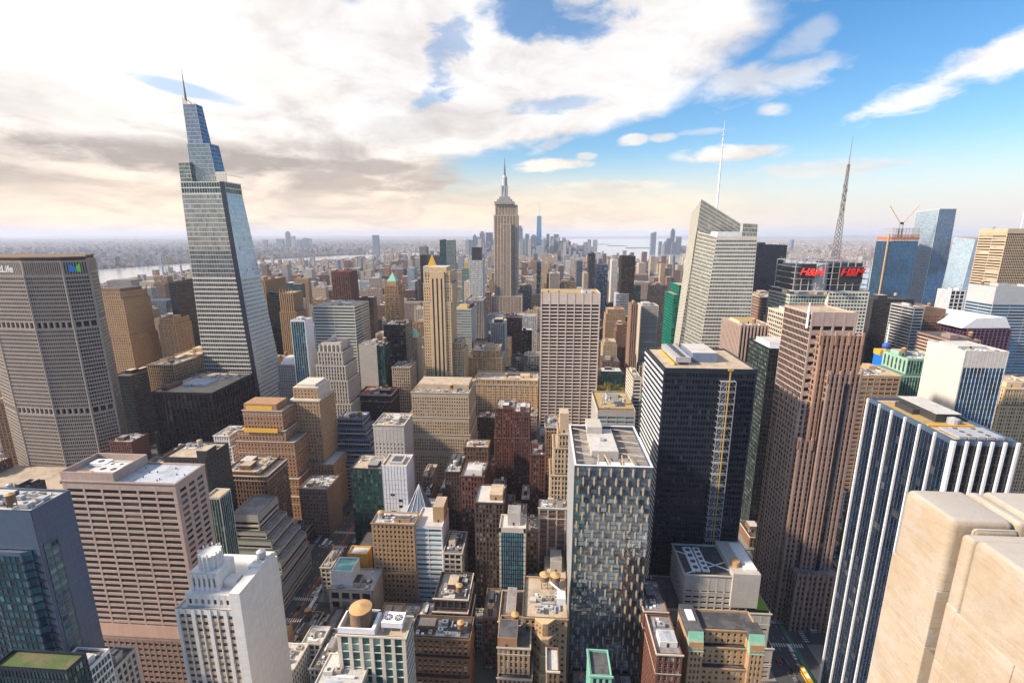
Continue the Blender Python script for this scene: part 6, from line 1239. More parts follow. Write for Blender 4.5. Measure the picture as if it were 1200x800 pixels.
def hidden(x0, x1, y0, y1, z):
    S_ = [(x0, y0, z), (x1, y0, z), (x0, y1, z), (x1, y1, z), ((x0+x1)/2, y0, z*.7), ((x0+x1)/2, y0, z), (x0, y0, z*.5), (x1, y0, z*.5)]
    n = 0
    for s in S_:
        px, py = proj(*s)
        if px < -10 or px > 1210 or py > 815 or py < 0: n += 1; continue
        for h in HERO:
            if h['y0'] < s[1]-1 and inside(px, py, h['hull']): n += 1; break
    return n == len(S_)
HERO.append(dict(x0=PX0, x1=PX1, y0=PY0, y1=PY1, z=14, pts=[proj(a, b, c) for a in (PX0, PX1) for b in (PY0, PY1) for c in (0, 14)], fx=(700, 745), yb=466)); HERO[-1]['hull'] = hull(HERO[-1]['pts'])
rng = random.Random(11); CAND = []
PAL = [('tan', 'tan'), ('cream', 'cream'), ('brown', 'brown'), ('red', 'dark red'), ('grey', 'grey'), ('white', 'white'), ('dark', 'dark brown'), ('gold', 'golden'), ('lime', 'pale stone'), ('orange', 'orange brown'), ('pink', 'pinkish'), ('conc', 'concrete grey'), ('bluegrey', 'blue grey'), ('charcoal', 'charcoal')]
WT = [9, 7, 9, 8, 5, 6, 5, 7, 7, 3, 3, 3, 2, 3]
for (xa, xb, ya, yb, s) in BL:
    mid = (ya+yb)/2
    for row in (0, 1):
        y0, y1 = (ya, mid-.6) if row == 0 else (mid+.6, yb)
        x = xa
        while x < xb-7:
            w = rng.choice((8, 10, 14, 18, 22, 26, 30, 16)) if ya > 400 or abs((xa+xb)/2) > 200 else rng.choice((6, 7, 8, 9, 10, 12, 14))
            if ya > 900: w *= 1.3
            if xb-x-w < 8: w = xb-x
            x0, x1 = x+.15, x+w-.15; x += w
            if PX0-5 < x1 and x0 < PX1+5 and y0 < PY1 and y1 > PY0: continue
            y0 = ya if row == 0 else mid+.6
            cx = (x0+x1)/2; d = math.hypot(cx, y0)
            if y0 < 45: continue
            base = rng.choice((16, 20, 26, 34, 44, 52, 60, 38, 30)); 
            if rng.random() < .16: base = rng.uniform(60, 105)
            if abs(cx) > 700: base *= .85
            if 480 < ya < 1800 and rng.random() < .42: base = rng.uniform(70, 150)
            if ya > 1300: base *= .9
            yy1 = y1-(rng.uniform(0, 8) if rng.random() < .5 else 0)
            if overlap(x0, x1, y0, yy1):
                # try the free part of the lot
                yy1b = min([h['y0']-1 for h in HERO if h['y0'] > y0+9 and x0 < h['x1'] and x1 > h['x0']] or [0])
                y0b = max([h['y1']+1 for h in HERO if h['y1'] < yy1-9 and x0 < h['x1'] and x1 > h['x0'] and h['y1'] > y0] or [1e9])
                if yy1b > y0+9 and not overlap(x0, x1, y0, yy1b): yy1 = yy1b
                elif y0b < yy1-7 and not overlap(x0, x1, y0b, yy1): y0 = y0b
                else: continue
            z = maxheight(x0, x1, y0, yy1, base)
            if y0 < 210 and abs(cx) < 175: z = min(z, 58)
            z = min(z, 3.6*(x1-x0)+6)
            if z < 10: z = 10
            p0 = proj(x0, y0, z); p1 = proj(x1, y0, z)
            if max(p0[0], p1[0]) < -5 or min(p0[0], p1[0]) > 1205 or p0[1] > 830: 
                if proj(x0, yy1, z)[1] > 805 or p1[0] < -30 or p0[0] > 1230: continue
            if hidden(x0, x1, y0, yy1, z) and y0 > 150: continue
            if y0 < 110: z = min(z, 45)
            area = abs(p1[0]-p0[0])*(z*560/max(d, 1))+abs(p1[0]-p0[0])*abs(proj(x0, yy1, z)[1]-p0[1])
            CAND.append([area, x0, x1, y0, yy1, z, rng.choices(range(len(PAL)), WT)[0], rng.random()])
CAND.sort(reverse=True)
IND = CAND[:290]; REST = CAND[290:]
print('infill', len(CAND))
LAB = []
for c in IND:
    a_, x0, x1, y0, y1, z, ci, r = c; key, word = PAL[ci]
    roof = ('grey', 'white', 'tan', 'dark', 'white', 'dark', 'grey')[int(r*7)]; rw = dict(grey='grey', white='white', tan='tan gravel', dark='black')[roof]
    d = math.hypot((x0+x1)/2, y0)
    style = ('punch', 'small', 'wide', 'pairs', 'loft', 'trip')[int(r*97) % 6] if key not in ('bluegrey', 'charcoal') else 'curtain'
    gl = ('warm', 'std', 'cool', 'warm')[int(r*53) % 4] if key not in ('bluegrey', 'charcoal') else ('navy', 'teal', 'grn')[int(r*53) % 3]
    steps = ()
    if z > 45 and r < .5: steps = ((z*.18, 0, 0, 2.2, 0), (z*.36, 0, 0, 4.2, 0)) if y1-y0 > 22 else ((z*.25, 0, 0, 1.8, 0),)
    f_off = steps[-1][3] if steps else 0
    hgt = 'low' if z < 25 else ('mid-height' if z < 50 else 'tall')
    tk = (int(r*31) % 10) < 5
    t = tower('infill_building', 'x', x0, x1, y0+f_off, y1, z, key, gl, style, (None if r*10 % 1 < .45 else style), sm=key, roof=roof, steps=steps, tank=tk, near=d < 620, minpx=13, density=1.3 if d < 400 else .7, group='infill buildings between the towers', frame=M_WHITE if d < 330 else None)
    del HERO[-(1+len(steps)):]
    px, py = proj((x0+x1)/2, (y0+y1)/2, z)
    LAB.append([t.o, f'{hgt} {word} building with {rw} roof'+(' and tank' if tk else ''), px, py])
# labels: tie each one to the nearest placed landmark and number the look-alikes from the left
LM = []
for o in COL.objects:
    if o.type == 'EMPTY' and 'label' in o and o['label'] != 'x' and o.get('category') == 'building':
        x, y = o.location.x, o.location.y; hh = [h for h in HERO if h['x0']-2 <= x <= h['x1']+2 and h['y0']-2 <= y <= h['y1']+2]
        if hh and max(h['z'] for h in hh) > 60: LM.append((proj(x, y, max(h['z'] for h in hh)), ' '.join(o['label'].replace(',', ' ,').split(' ,')[0].split()[:6])))
def shortlab(s):
    w = s.split()
    while w and w[-1] in ('with', 'a', 'and', 'of', 'the', 'in', 'its', 'on', 'an', 'right', 'left', 'at', 'behind', 'long', 'close', 'tall', 'white', 'dark', 'very', 'dense', 'broad', 'small', 'blank', 'ornate', 'deep', 'large', 'three', 'round', 'red', 'two', 'by', 'topped', 'one', 'pale', 'open', 'square'): w.pop()
    return ' '.join(w)
from collections import defaultdict
gr = defaultdict(list)
for o, lab, px, py in LAB:
    q = min(LM, key=lambda l: math.hypot(l[0][0]-px, (l[0][1]-py)*.7)); (lx, ly), nm = q
    rel = ('left of' if px < lx-25 else 'right of' if px > lx+25 else 'below' if py > ly else 'beyond')
    w_ = shortlab(nm).split(); w_ = w_[:4]
    while len(f'{lab} {rel} the '.split())+len(w_) > 13 and len(w_) > 2: w_.pop(0)
    gr[f'{lab} {rel} the {" ".join(w_)}'].append((px, o))
ORDN = ['leftmost', 'second from left', 'third from left', 'fourth from left', 'fifth from left', 'sixth from left', 'seventh from left', 'eighth from left', 'ninth from left', 'tenth from left', 'eleventh from left', 'twelfth from left']
for lab, l in gr.items():
    l.sort(key=lambda t: t[0])
    for i, (px, o) in enumerate(l):
        if len(l) == 1: o['label'] = ' '.join(lab.split()[:16])
        elif len(l) == 2: o['label'] = lab+(', left one', ', right one')[i]
        else: o['label'] = lab+', '+ORDN[min(i, 11)]

# ------------------------------------------------------------------ the far city as one mass
def city_mat():
    m, q, b = newmat('distant_facades'); gm = q.node('ShaderNodeNewGeometry'); g = gm.outputs['Position']; x, y, z = q.sep(g); nx, ny, nz = q.sep(gm.outputs['Normal'])
    at = q.node('ShaderNodeAttribute', attribute_name='tone').outputs['Color']
    u = q.m('FRACT', q.m('DIVIDE', q.add(x, y), 3.6)); v = q.m('FRACT', q.m('DIVIDE', z, 3.7))
    wmask = q.mul(q.mul(q.m('GREATER_THAN', u, .45), q.m('GREATER_THAN', v, .45)), q.m('LESS_THAN', q.m('ABSOLUTE', nz), .5))
    wn = q.node('ShaderNodeTexWhiteNoise', noise_dimensions='3D'); q.put(wn.inputs['Vector'], q.comb(q.m('FLOOR', q.m('DIVIDE', q.add(x, y), 3.6)), q.m('FLOOR', q.m('DIVIDE', z, 3.7)), q.m('FLOOR', q.m('DIVIDE', x, 40.))))
    wc = q.mix(q.mul(wn.outputs[0], .35), rgb(.02, .024, .03), rgb(.5, .5, .48))
    n = q.noise(g, .03, 3, .6)
    wallc = q.node('ShaderNodeVectorMath', operation='SCALE'); q.put(wallc.inputs[0], at); q.put(wallc.inputs['Scale'], q.add(q.mul(n, .7), .65))
    q.put(b.inputs['Base Color'], q.mix(wmask, wallc.outputs[0], wc)); q.put(b.inputs['Roughness'], q.sub(.9, q.mul(wmask, .7))); return m
CM = city_mat()
TONE = np.array([(.42,.30,.19), (.48,.38,.27), (.17,.09,.07), (.22,.085,.06), (.33,.31,.29), (.60,.58,.55), (.10,.075,.07), (.48,.33,.17), (.46,.41,.34), (.30,.15,.09), (.25,.28,.33), (.12,.14,.17)])
RT_ = np.array([(.26,.25,.25), (.55,.53,.5), (.40,.33,.25), (.07,.07,.08), (.5,.49,.47), (.33,.32,.31)])
def boxes_mesh(name, X0, X1, Y0_, Y1, Z, tone, roof, kind='stuff', ang=None, Z0=None):
    n = len(X0); z0 = np.zeros(n) if Z0 is None else Z0
    def P_(a, b, c): return np.stack([a, b, c], 1)
    f = [np.stack([P_(X0,Y0_,z0), P_(X1,Y0_,z0), P_(X1,Y0_,Z), P_(X0,Y0_,Z)], 1), np.stack([P_(X1,Y0_,z0), P_(X1,Y1,z0), P_(X1,Y1,Z), P_(X1,Y0_,Z)], 1),
         np.stack([P_(X1,Y1,z0), P_(X0,Y1,z0), P_(X0,Y1,Z), P_(X1,Y1,Z)], 1), np.stack([P_(X0,Y1,z0), P_(X0,Y0_,z0), P_(X0,Y0_,Z), P_(X0,Y1,Z)], 1), np.stack([P_(X0,Y0_,Z), P_(X1,Y0_,Z), P_(X1,Y1,Z), P_(X0,Y1,Z)], 1)]
    if ang is not None:
        cx, cy = (X0+X1)/2, (Y0_+Y1)/2; c, s = np.cos(ang), np.sin(ang)
        for q in f:
            dx = q[:,:,0]-cx[:,None]; dy = q[:,:,1]-cy[:,None]; q[:,:,0] = cx[:,None]+dx*c[:,None]-dy*s[:,None]; q[:,:,1] = cy[:,None]+dx*s[:,None]+dy*c[:,None]
    Q = np.concatenate(f).reshape(-1, 3); N = len(Q)//4
    me = bpy.data.meshes.new(name); me.vertices.add(N*4); me.vertices.foreach_set('co', Q.astype('f').ravel()); me.loops.add(N*4); me.loops.foreach_set('vertex_index', np.arange(N*4, dtype='i'))
    me.polygons.add(N); me.polygons.foreach_set('loop_start', np.arange(0, N*4, 4, dtype='i')); me.polygons.foreach_set('loop_total', np.full(N, 4, 'i'))
    col = np.ones((5, n, 4)); col[:4, :, :3] = tone[None]; col[4, :, :3] = roof
    a = me.attributes.new('tone', 'FLOAT_COLOR', 'FACE'); a.data.foreach_set('color', col.reshape(-1).astype('f'))
    me.materials.append(CM); me.update(); o = bpy.data.objects.new(name, me); COL.objects.link(o)
    if kind: o['kind'] = kind
    return o
nr = np.random.RandomState(5)
# leftovers of the near grid
if REST:
    A = np.array([c[1:6] for c in REST]); ci = np.array([c[6] for c in REST])
    tn = TONE[nr.randint(0, len(TONE), len(REST))]; rf = RT_[nr.randint(0, len(RT_), len(REST))]
    o = boxes_mesh('infill_blocks', A[:,0], A[:,1], A[:,2], A[:,3], A[:,4], tn, rf)
# beyond: rings of growing blocks
xs, ys, ws, ds, zs = [], [], [], [], []
def ring(ya, yb, cell, hmin, hmax, tall, pt, xlim=1.26):
    y = ya
    while y < yb:
        half = (y+cell)*xlim+400; n = int(2*half/cell); x = -half*1.02+nr.rand(n)*cell*.3+np.arange(n)*cell
        w = cell*(.45+.45*nr.rand(n)); d = cell*(.45+.45*nr.rand(n)); h = hmin+(hmax-hmin)*nr.rand(n)**1.8
        t = nr.rand(n) < pt; h = np.where(t, hmax+(tall-hmax)*nr.rand(n)**1.5, h); w = np.where(t, np.minimum(w, 26+nr.rand(n)*14), w); d = np.where(t, np.minimum(d, 28), d)
        xs.append(x); ys.append(np.full(n, y)+nr.rand(n)*cell*.4); ws.append(w); ds.append(d); zs.append(h); y += cell
ring(2950, 4500, 26, 12, 34, 90, .05); ring(4500, 7200, 34, 12, 32, 80, .04); ring(7200, 12000, 60, 10, 26, 70, .02); ring(12000, 19000, 110, 8, 24, 70, .012); ring(19000, 27000, 220, 8, 22, 60, .01)
nd = 150; xs.append(-750+1350*nr.rand(nd)); ys.append(5000+1250*nr.rand(nd)); ws.append(28+20*nr.rand(nd)); ds.append(28+20*nr.rand(nd)); zs.append(70+150*nr.rand(nd)**1.6)
nd = 460; xs.append(-1300+2400*nr.rand(nd)); ys.append(1800+1900*nr.rand(nd)); ws.append(18+16*nr.rand(nd)); ds.append(18+16*nr.rand(nd)); zs.append(50+95*nr.rand(nd)**1.5)
# flanks beside the numbered grid
y = 300.
def flank(x0, x1, ya, yb, cell, hmin, hmax, tall, pt):
    gx, gy = np.meshgrid(np.arange(x0, x1, cell), np.arange(ya, yb, cell)); gx = gx.ravel()+nr.rand(gx.size)*cell*.25; gy = gy.ravel()+nr.rand(gy.size)*cell*.25; n = len(gx)
    h = hmin+(hmax-hmin)*nr.rand(n)**1.8; t = nr.rand(n) < pt; h = np.where(t, hmax+(tall-hmax)*nr.rand(n)**1.5, h)
    xs.append(gx); ys.append(gy); ws.append(np.minimum(cell*(.5+.4*nr.rand(n)), np.where(t, 30, 99))); ds.append(np.minimum(cell*(.5+.4*nr.rand(n)), np.where(t, 30, 99))); zs.append(h)
flank(-5200, -1200, 500, 2950, 30, 12, 34, 80, .05); flank(1190, 5200, 500, 2950, 30, 10, 30, 70, .03); flank(-1960, -1190, 100, 500, 30, 14, 40, 80, .06)
xs, ys, ws, ds, zs = (np.concatenate(v) for v in (xs, ys, ws, ds, zs))
ok = np.ones(len(xs), bool)
for P in WP:
    for fx in (0, 1):
        for fy in (0, 1): ok &= ~inpoly(xs+ws*fx, ys+ds*fy, P)
ang_ = np.abs(xs+ws/2)/np.maximum(ys, 1); ok &= (xs/np.maximum(ys, 1) < 1.25) & (xs/np.maximum(ys, 1) > -1.5)
ok &= ~((xs > -1175) & (xs < 1185) & (ys < 1790)); ok &= (nr.rand(len(xs)) < .93)
xs, ys, ws, ds, zs = xs[ok], ys[ok], ws[ok], ds[ok], zs[ok]; n = len(xs); print('far boxes', n)
# warmer, redder brick west and east of the island, paler downtown
tn = TONE[nr.choice(len(TONE), n, p=np.array([14,12,9,9,9,9,5,8,9,6,5,5])/100.)]; rf = RT_[nr.randint(0, len(RT_), n)]
an = np.where(xs < -2300, .35, 0.)+np.where((ys > 4300) & (xs > -2300), -.25, 0.)+nr.randn(n)*.02
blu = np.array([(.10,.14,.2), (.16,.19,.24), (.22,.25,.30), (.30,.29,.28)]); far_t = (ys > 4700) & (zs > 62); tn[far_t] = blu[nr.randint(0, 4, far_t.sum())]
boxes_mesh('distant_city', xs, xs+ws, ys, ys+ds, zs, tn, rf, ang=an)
# street trees and parks of the far districts
# named far towers: (left, right, top row, distance, depth, tone, words)
def far(xl, xr, yt, Y, D, col, label, sh=None, grp=None, name='distant_tower', mat=None):
    x0, z = atY(xl, yt, Y); x1 = xat(xr, Y, z)
    o = boxes_mesh(name, *(np.array([v], float) for v in (x0, x1, Y, Y+D, z*(.93 if sh else 1))), np.array([col]), np.array([[c*.8 for c in col]]), kind=None)
    if mat: o.data.materials[0] = mat
    if sh:
        m = M(); a, b, zz = x0, x1, z*.93; cx = (a+b)/2; h = (b-a)/2
        if sh == 'set': m.box(a+h*.4, b-h*.4, Y+D*.2, Y+D*.8, zz, z)
        elif sh == 'wedge': m.quads([[(a, Y, zz), (b, Y, zz), (b, Y, z), (a, Y, zz)], [(a, Y, zz), (b, Y, z), (b, Y+D, z), (a, Y+D, zz)], [(b, Y, zz), (b, Y+D, zz), (b, Y+D, z), (b, Y, z)]])
        elif sh == 'point': m.prism([(a, Y), (b, Y), (b, Y+D), (a, Y+D)], zz, z, pts1=[(cx-.3, Y+D/2), (cx+.3, Y+D/2), (cx+.3, Y+D/2+.5), (cx-.3, Y+D/2+.5)])
        u = m.build('roof_cap', [plain('far_'+str(round(col[0], 2)), col)]); u.parent = o
    o['label'] = label; o['category'] = 'building'
    if grp: o['group'] = grp
    return o
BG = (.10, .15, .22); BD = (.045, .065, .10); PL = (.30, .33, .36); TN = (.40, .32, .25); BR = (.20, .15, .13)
FARL = [
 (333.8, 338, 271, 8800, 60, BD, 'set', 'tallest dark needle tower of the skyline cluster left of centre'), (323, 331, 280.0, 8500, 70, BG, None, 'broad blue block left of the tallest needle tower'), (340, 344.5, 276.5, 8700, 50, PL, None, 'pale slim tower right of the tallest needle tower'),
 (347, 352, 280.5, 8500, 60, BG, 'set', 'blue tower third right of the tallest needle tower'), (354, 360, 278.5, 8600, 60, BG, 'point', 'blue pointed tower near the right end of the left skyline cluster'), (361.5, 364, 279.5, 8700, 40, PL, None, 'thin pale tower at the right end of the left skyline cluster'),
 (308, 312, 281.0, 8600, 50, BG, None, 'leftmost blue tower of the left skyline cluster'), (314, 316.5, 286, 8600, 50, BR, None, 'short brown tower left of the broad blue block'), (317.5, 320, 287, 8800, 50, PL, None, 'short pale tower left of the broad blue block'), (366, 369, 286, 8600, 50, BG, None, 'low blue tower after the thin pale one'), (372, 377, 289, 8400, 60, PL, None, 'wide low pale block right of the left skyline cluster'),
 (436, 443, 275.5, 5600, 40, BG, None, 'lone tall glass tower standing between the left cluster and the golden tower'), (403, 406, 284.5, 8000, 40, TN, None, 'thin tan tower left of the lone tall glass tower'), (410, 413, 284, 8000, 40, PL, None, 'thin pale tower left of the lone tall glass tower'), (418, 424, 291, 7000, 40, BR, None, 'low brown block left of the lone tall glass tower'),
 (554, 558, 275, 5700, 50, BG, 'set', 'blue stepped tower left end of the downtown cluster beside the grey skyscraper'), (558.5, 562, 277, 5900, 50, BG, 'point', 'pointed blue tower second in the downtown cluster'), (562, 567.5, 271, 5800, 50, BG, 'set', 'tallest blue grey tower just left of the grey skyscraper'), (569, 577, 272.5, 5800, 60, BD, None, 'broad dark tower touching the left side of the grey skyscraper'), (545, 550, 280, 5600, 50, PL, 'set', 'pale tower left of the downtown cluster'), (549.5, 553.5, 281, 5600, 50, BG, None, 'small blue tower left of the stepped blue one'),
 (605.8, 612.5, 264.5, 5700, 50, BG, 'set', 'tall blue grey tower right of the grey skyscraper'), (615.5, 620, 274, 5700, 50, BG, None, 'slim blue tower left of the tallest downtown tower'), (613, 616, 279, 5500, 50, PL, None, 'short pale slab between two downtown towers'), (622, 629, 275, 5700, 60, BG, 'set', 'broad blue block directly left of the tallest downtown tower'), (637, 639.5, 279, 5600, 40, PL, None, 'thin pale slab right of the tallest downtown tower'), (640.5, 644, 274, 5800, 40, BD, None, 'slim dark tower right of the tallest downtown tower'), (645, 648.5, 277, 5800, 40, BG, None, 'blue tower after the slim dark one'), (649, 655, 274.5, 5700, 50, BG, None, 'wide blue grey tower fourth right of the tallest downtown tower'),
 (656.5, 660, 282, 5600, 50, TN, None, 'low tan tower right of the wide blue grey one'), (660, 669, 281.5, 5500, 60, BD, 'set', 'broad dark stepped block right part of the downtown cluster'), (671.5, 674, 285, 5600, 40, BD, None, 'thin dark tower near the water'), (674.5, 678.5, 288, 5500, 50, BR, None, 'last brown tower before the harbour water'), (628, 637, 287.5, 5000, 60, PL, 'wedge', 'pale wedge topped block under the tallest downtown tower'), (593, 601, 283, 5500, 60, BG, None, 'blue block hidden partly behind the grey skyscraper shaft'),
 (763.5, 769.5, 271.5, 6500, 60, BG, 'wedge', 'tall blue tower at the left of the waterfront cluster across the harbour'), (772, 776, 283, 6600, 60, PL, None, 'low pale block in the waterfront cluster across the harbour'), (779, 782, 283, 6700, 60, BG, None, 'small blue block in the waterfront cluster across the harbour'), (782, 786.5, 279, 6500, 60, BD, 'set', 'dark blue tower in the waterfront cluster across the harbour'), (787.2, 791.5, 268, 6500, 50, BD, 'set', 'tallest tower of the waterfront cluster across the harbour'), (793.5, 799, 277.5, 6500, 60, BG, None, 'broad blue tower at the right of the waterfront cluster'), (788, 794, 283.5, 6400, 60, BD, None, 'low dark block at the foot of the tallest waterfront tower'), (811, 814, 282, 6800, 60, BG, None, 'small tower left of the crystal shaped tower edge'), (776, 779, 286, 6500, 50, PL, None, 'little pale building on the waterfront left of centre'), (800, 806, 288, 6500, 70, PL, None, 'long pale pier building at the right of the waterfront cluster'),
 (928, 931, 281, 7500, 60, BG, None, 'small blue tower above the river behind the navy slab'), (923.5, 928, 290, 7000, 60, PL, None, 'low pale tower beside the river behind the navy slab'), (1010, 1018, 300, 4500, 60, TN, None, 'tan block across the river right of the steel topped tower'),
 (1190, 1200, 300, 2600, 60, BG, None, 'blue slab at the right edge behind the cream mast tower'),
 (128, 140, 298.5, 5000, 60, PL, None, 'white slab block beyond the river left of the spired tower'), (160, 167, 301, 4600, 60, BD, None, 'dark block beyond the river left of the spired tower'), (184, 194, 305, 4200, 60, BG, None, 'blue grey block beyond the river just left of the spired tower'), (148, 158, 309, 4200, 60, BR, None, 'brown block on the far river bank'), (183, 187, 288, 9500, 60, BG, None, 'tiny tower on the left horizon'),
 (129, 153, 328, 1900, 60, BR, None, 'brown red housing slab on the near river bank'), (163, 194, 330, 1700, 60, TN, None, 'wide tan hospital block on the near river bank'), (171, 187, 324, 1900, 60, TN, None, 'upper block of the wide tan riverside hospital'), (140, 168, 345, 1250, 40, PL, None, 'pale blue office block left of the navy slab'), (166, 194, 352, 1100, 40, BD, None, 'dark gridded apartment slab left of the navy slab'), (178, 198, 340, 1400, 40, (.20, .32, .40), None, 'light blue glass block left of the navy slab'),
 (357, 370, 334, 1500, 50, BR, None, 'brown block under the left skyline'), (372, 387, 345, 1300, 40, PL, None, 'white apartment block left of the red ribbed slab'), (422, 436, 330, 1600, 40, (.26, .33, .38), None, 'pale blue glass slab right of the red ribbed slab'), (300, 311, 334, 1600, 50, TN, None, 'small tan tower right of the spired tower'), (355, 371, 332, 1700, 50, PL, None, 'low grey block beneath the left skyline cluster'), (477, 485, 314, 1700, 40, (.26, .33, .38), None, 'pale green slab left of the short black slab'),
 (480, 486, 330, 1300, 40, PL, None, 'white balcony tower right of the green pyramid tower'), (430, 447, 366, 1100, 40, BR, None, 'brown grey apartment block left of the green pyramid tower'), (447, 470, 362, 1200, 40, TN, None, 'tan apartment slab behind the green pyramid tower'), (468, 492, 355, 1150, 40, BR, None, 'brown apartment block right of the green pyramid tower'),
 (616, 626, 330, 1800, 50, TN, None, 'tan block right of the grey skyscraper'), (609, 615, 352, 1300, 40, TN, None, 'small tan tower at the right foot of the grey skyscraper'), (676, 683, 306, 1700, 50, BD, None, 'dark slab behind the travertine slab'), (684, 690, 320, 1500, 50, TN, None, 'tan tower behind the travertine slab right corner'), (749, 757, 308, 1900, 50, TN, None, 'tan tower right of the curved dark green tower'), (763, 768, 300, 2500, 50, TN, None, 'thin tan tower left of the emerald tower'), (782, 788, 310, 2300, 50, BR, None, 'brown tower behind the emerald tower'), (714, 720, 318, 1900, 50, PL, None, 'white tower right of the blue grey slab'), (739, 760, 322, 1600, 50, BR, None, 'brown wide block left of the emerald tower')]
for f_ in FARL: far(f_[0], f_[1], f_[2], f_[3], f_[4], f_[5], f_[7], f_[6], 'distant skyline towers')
# the tallest downtown tower: tapering, with a mast
t = T('tapered_glass_tower', (0, 5850, 0), 'tapering blue glass tower with a thin mast, tallest downtown', 'building'); xa, z = atY(628.8, 253, 5850); xb = xat(635, 5850, z); xa -= 3; xb += 3; D = xb-xa; c = (xa+xb)/2; m = M()
m.prism([(xa, 5850), (xb, 5850), (xb, 5850+D), (xa, 5850+D)], 0, z, pts1=[(xa+D*.12, 5850+D*.1), (xb-D*.12, 5850+D*.1), (xb-D*.12, 5850+D*.9), (xa+D*.12, 5850+D*.9)]); t.part(m, 'wall', [G['blue']]); m = M(); m.cyl(c, 5850+D/2, 3, z, atY(631, 236, 5850)[1], 6, r1=.6); t.part(m, 'mast', [M_STEEL])
# power station chimneys by the river
for i, px in enumerate((193, 200, 214.5)):
    X, Y = ground(px, 331); z = atY(px, 311-(i == 2)*1.5, Y)[1]; m = M(); m.cyl(X, Y, 6, 0, z-4, 12, r1=5); m.cyl(X, Y, 5.6, z-4, z, 12); o = m.build('chimney', [M_STEEL]); o['label'] = ('left one of three power station chimneys by the river', 'middle one of three power station chimneys by the river', 'right one of three power station chimneys, nearest the spired tower')[i]; o['category'] = 'chimney'
X, Y = ground(694.5, 285.5); m = M(); m.box(X-25, X+25, Y-25, Y+25, 9, 30); m.cyl(X, Y, 14, 30, 62, 10, r1=9); m.cyl(X, Y, 7, 62, 88, 10, r1=4); m.bar((X, Y, 84), (X+5, Y, 102), 3); o = m.build('statue', [W['copper']]); o['label'] = 'tiny green harbour statue on its stone base, far away'; o['category'] = 'statue'
# bridge over the far river
t = T('suspension_bridge', (0, 0, 0), 'faint long suspension bridge on the horizon left of the grey skyscraper', 'bridge'); a = ground(478, 279.6); b = ground(522, 279.0)
m = M(); m.bar((a[0]-300, a[1], 60), (b[0]+300, b[1], 60), 10); t.part(m, 'deck', [M_STEEL]); tw = [(a[0]+(b[0]-a[0])*f_, a[1]+(b[1]-a[1])*f_) for f_ in (.28, .72)]
for q_ in tw: m = M(); m.box(q_[0]-9, q_[0]+9, q_[1]-9, q_[1]+9, 0, 200); t.part(m, 'bridge_tower', [M_STEEL])

# ------------------------------------------------------------------ trees
def leafmat(name, c):
    if name in MATS: return MATS[name]
    m, q, b = newmat(name); at = q.node('ShaderNodeAttribute', attribute_name='rnd').outputs['Fac']
    q.put(b.inputs['Base Color'], q.mix(at, rgb(*(k*.55 for k in c)), rgb(*(min(1, k*1.5) for k in c)))); b.inputs['Roughness'].default_value = .8; MATS[name] = m; return m
def tree_mesh(seed, h, r, n, leaf):
    rs = np.random.RandomState(seed); cl = rs.randn(9, 3)*[r*.42, r*.42, h*.14]+[0, 0, h*.66]; k = rs.randint(0, 9, n); c = cl[k]+rs.randn(n, 3)*[r*.26, r*.26, h*.10]
    a = rs.randn(n, 3); a /= np.linalg.norm(a, axis=1)[:, None]; b = np.cross(a, rs.randn(n, 3)); b /= np.linalg.norm(b, axis=1)[:, None]; s = (.5+rs.rand(n)*.6)[:, None]*leaf
    return np.stack([c-a*s-b*s*.6, c+a*s-b*s*.6, c+a*s+b*s*.6, c-a*s+b*s*.6], 1)
def tree(seed, x, y, z0, h, r, col, label, grp, leaf=.55, n=1400):
    t = T('broadleaf_tree', (x, y, z0), label, 'tree', grp); q = tree_mesh(seed, h, r, n, leaf)+np.array([x, y, z0]); m = M(); m.quads(q); t.part(m, 'crown', [col]); m = M(); m.cyl(x, y, .28, z0-.1, z0+h*.5, 7, r1=.16)
    for k in range(4): a = k*1.7+seed; m.bar((x, y, z0+h*.35), (x+math.cos(a)*r*.5, y+math.sin(a)*r*.5, z0+h*.65), .16)
    t.part(m, 'trunk', [M_WOOD])
LG = [leafmat('autumn_leaves', (.24, .17, .015)), leafmat('green_leaves', (.055, .085, .015)), leafmat('olive_leaves', (.15, .14, .02))]
k = 0; rr = random.Random(9)
words = ('yellow', 'green', 'olive')
PT = []
for i in range(9):
    for j in range(10):
        x = PX0+6+i*11+rr.uniform(-2, 2); y = PY0+5+j*14+rr.uniform(-3, 3); ci = rr.choices((0, 1, 2), (4, 3, 4))[0]; PT.append((x, y, ci)); 
for i, (x, y, ci) in enumerate(PT):
    tree(i, x, y, .2, rr.uniform(15, 20), rr.uniform(6, 8.), LG[ci], f'{words[ci]} park tree in the small square right of the travertine slab', 'trees of the park square', .9, 700)
SP = [(ground(928, 729), 1), (ground(939, 731), 2), (ground(914, 722), 1)]
for i, ((x, y), ci) in enumerate(SP): tree(90+i, x, y, .15, 9, 4, LG[1], ('left green tree on the plaza at the foot of the white piered tower', 'right green tree on the plaza at the foot of the white piered tower', 'green tree nearest the pink granite tower base')[i], 'plaza trees', .5, 900)

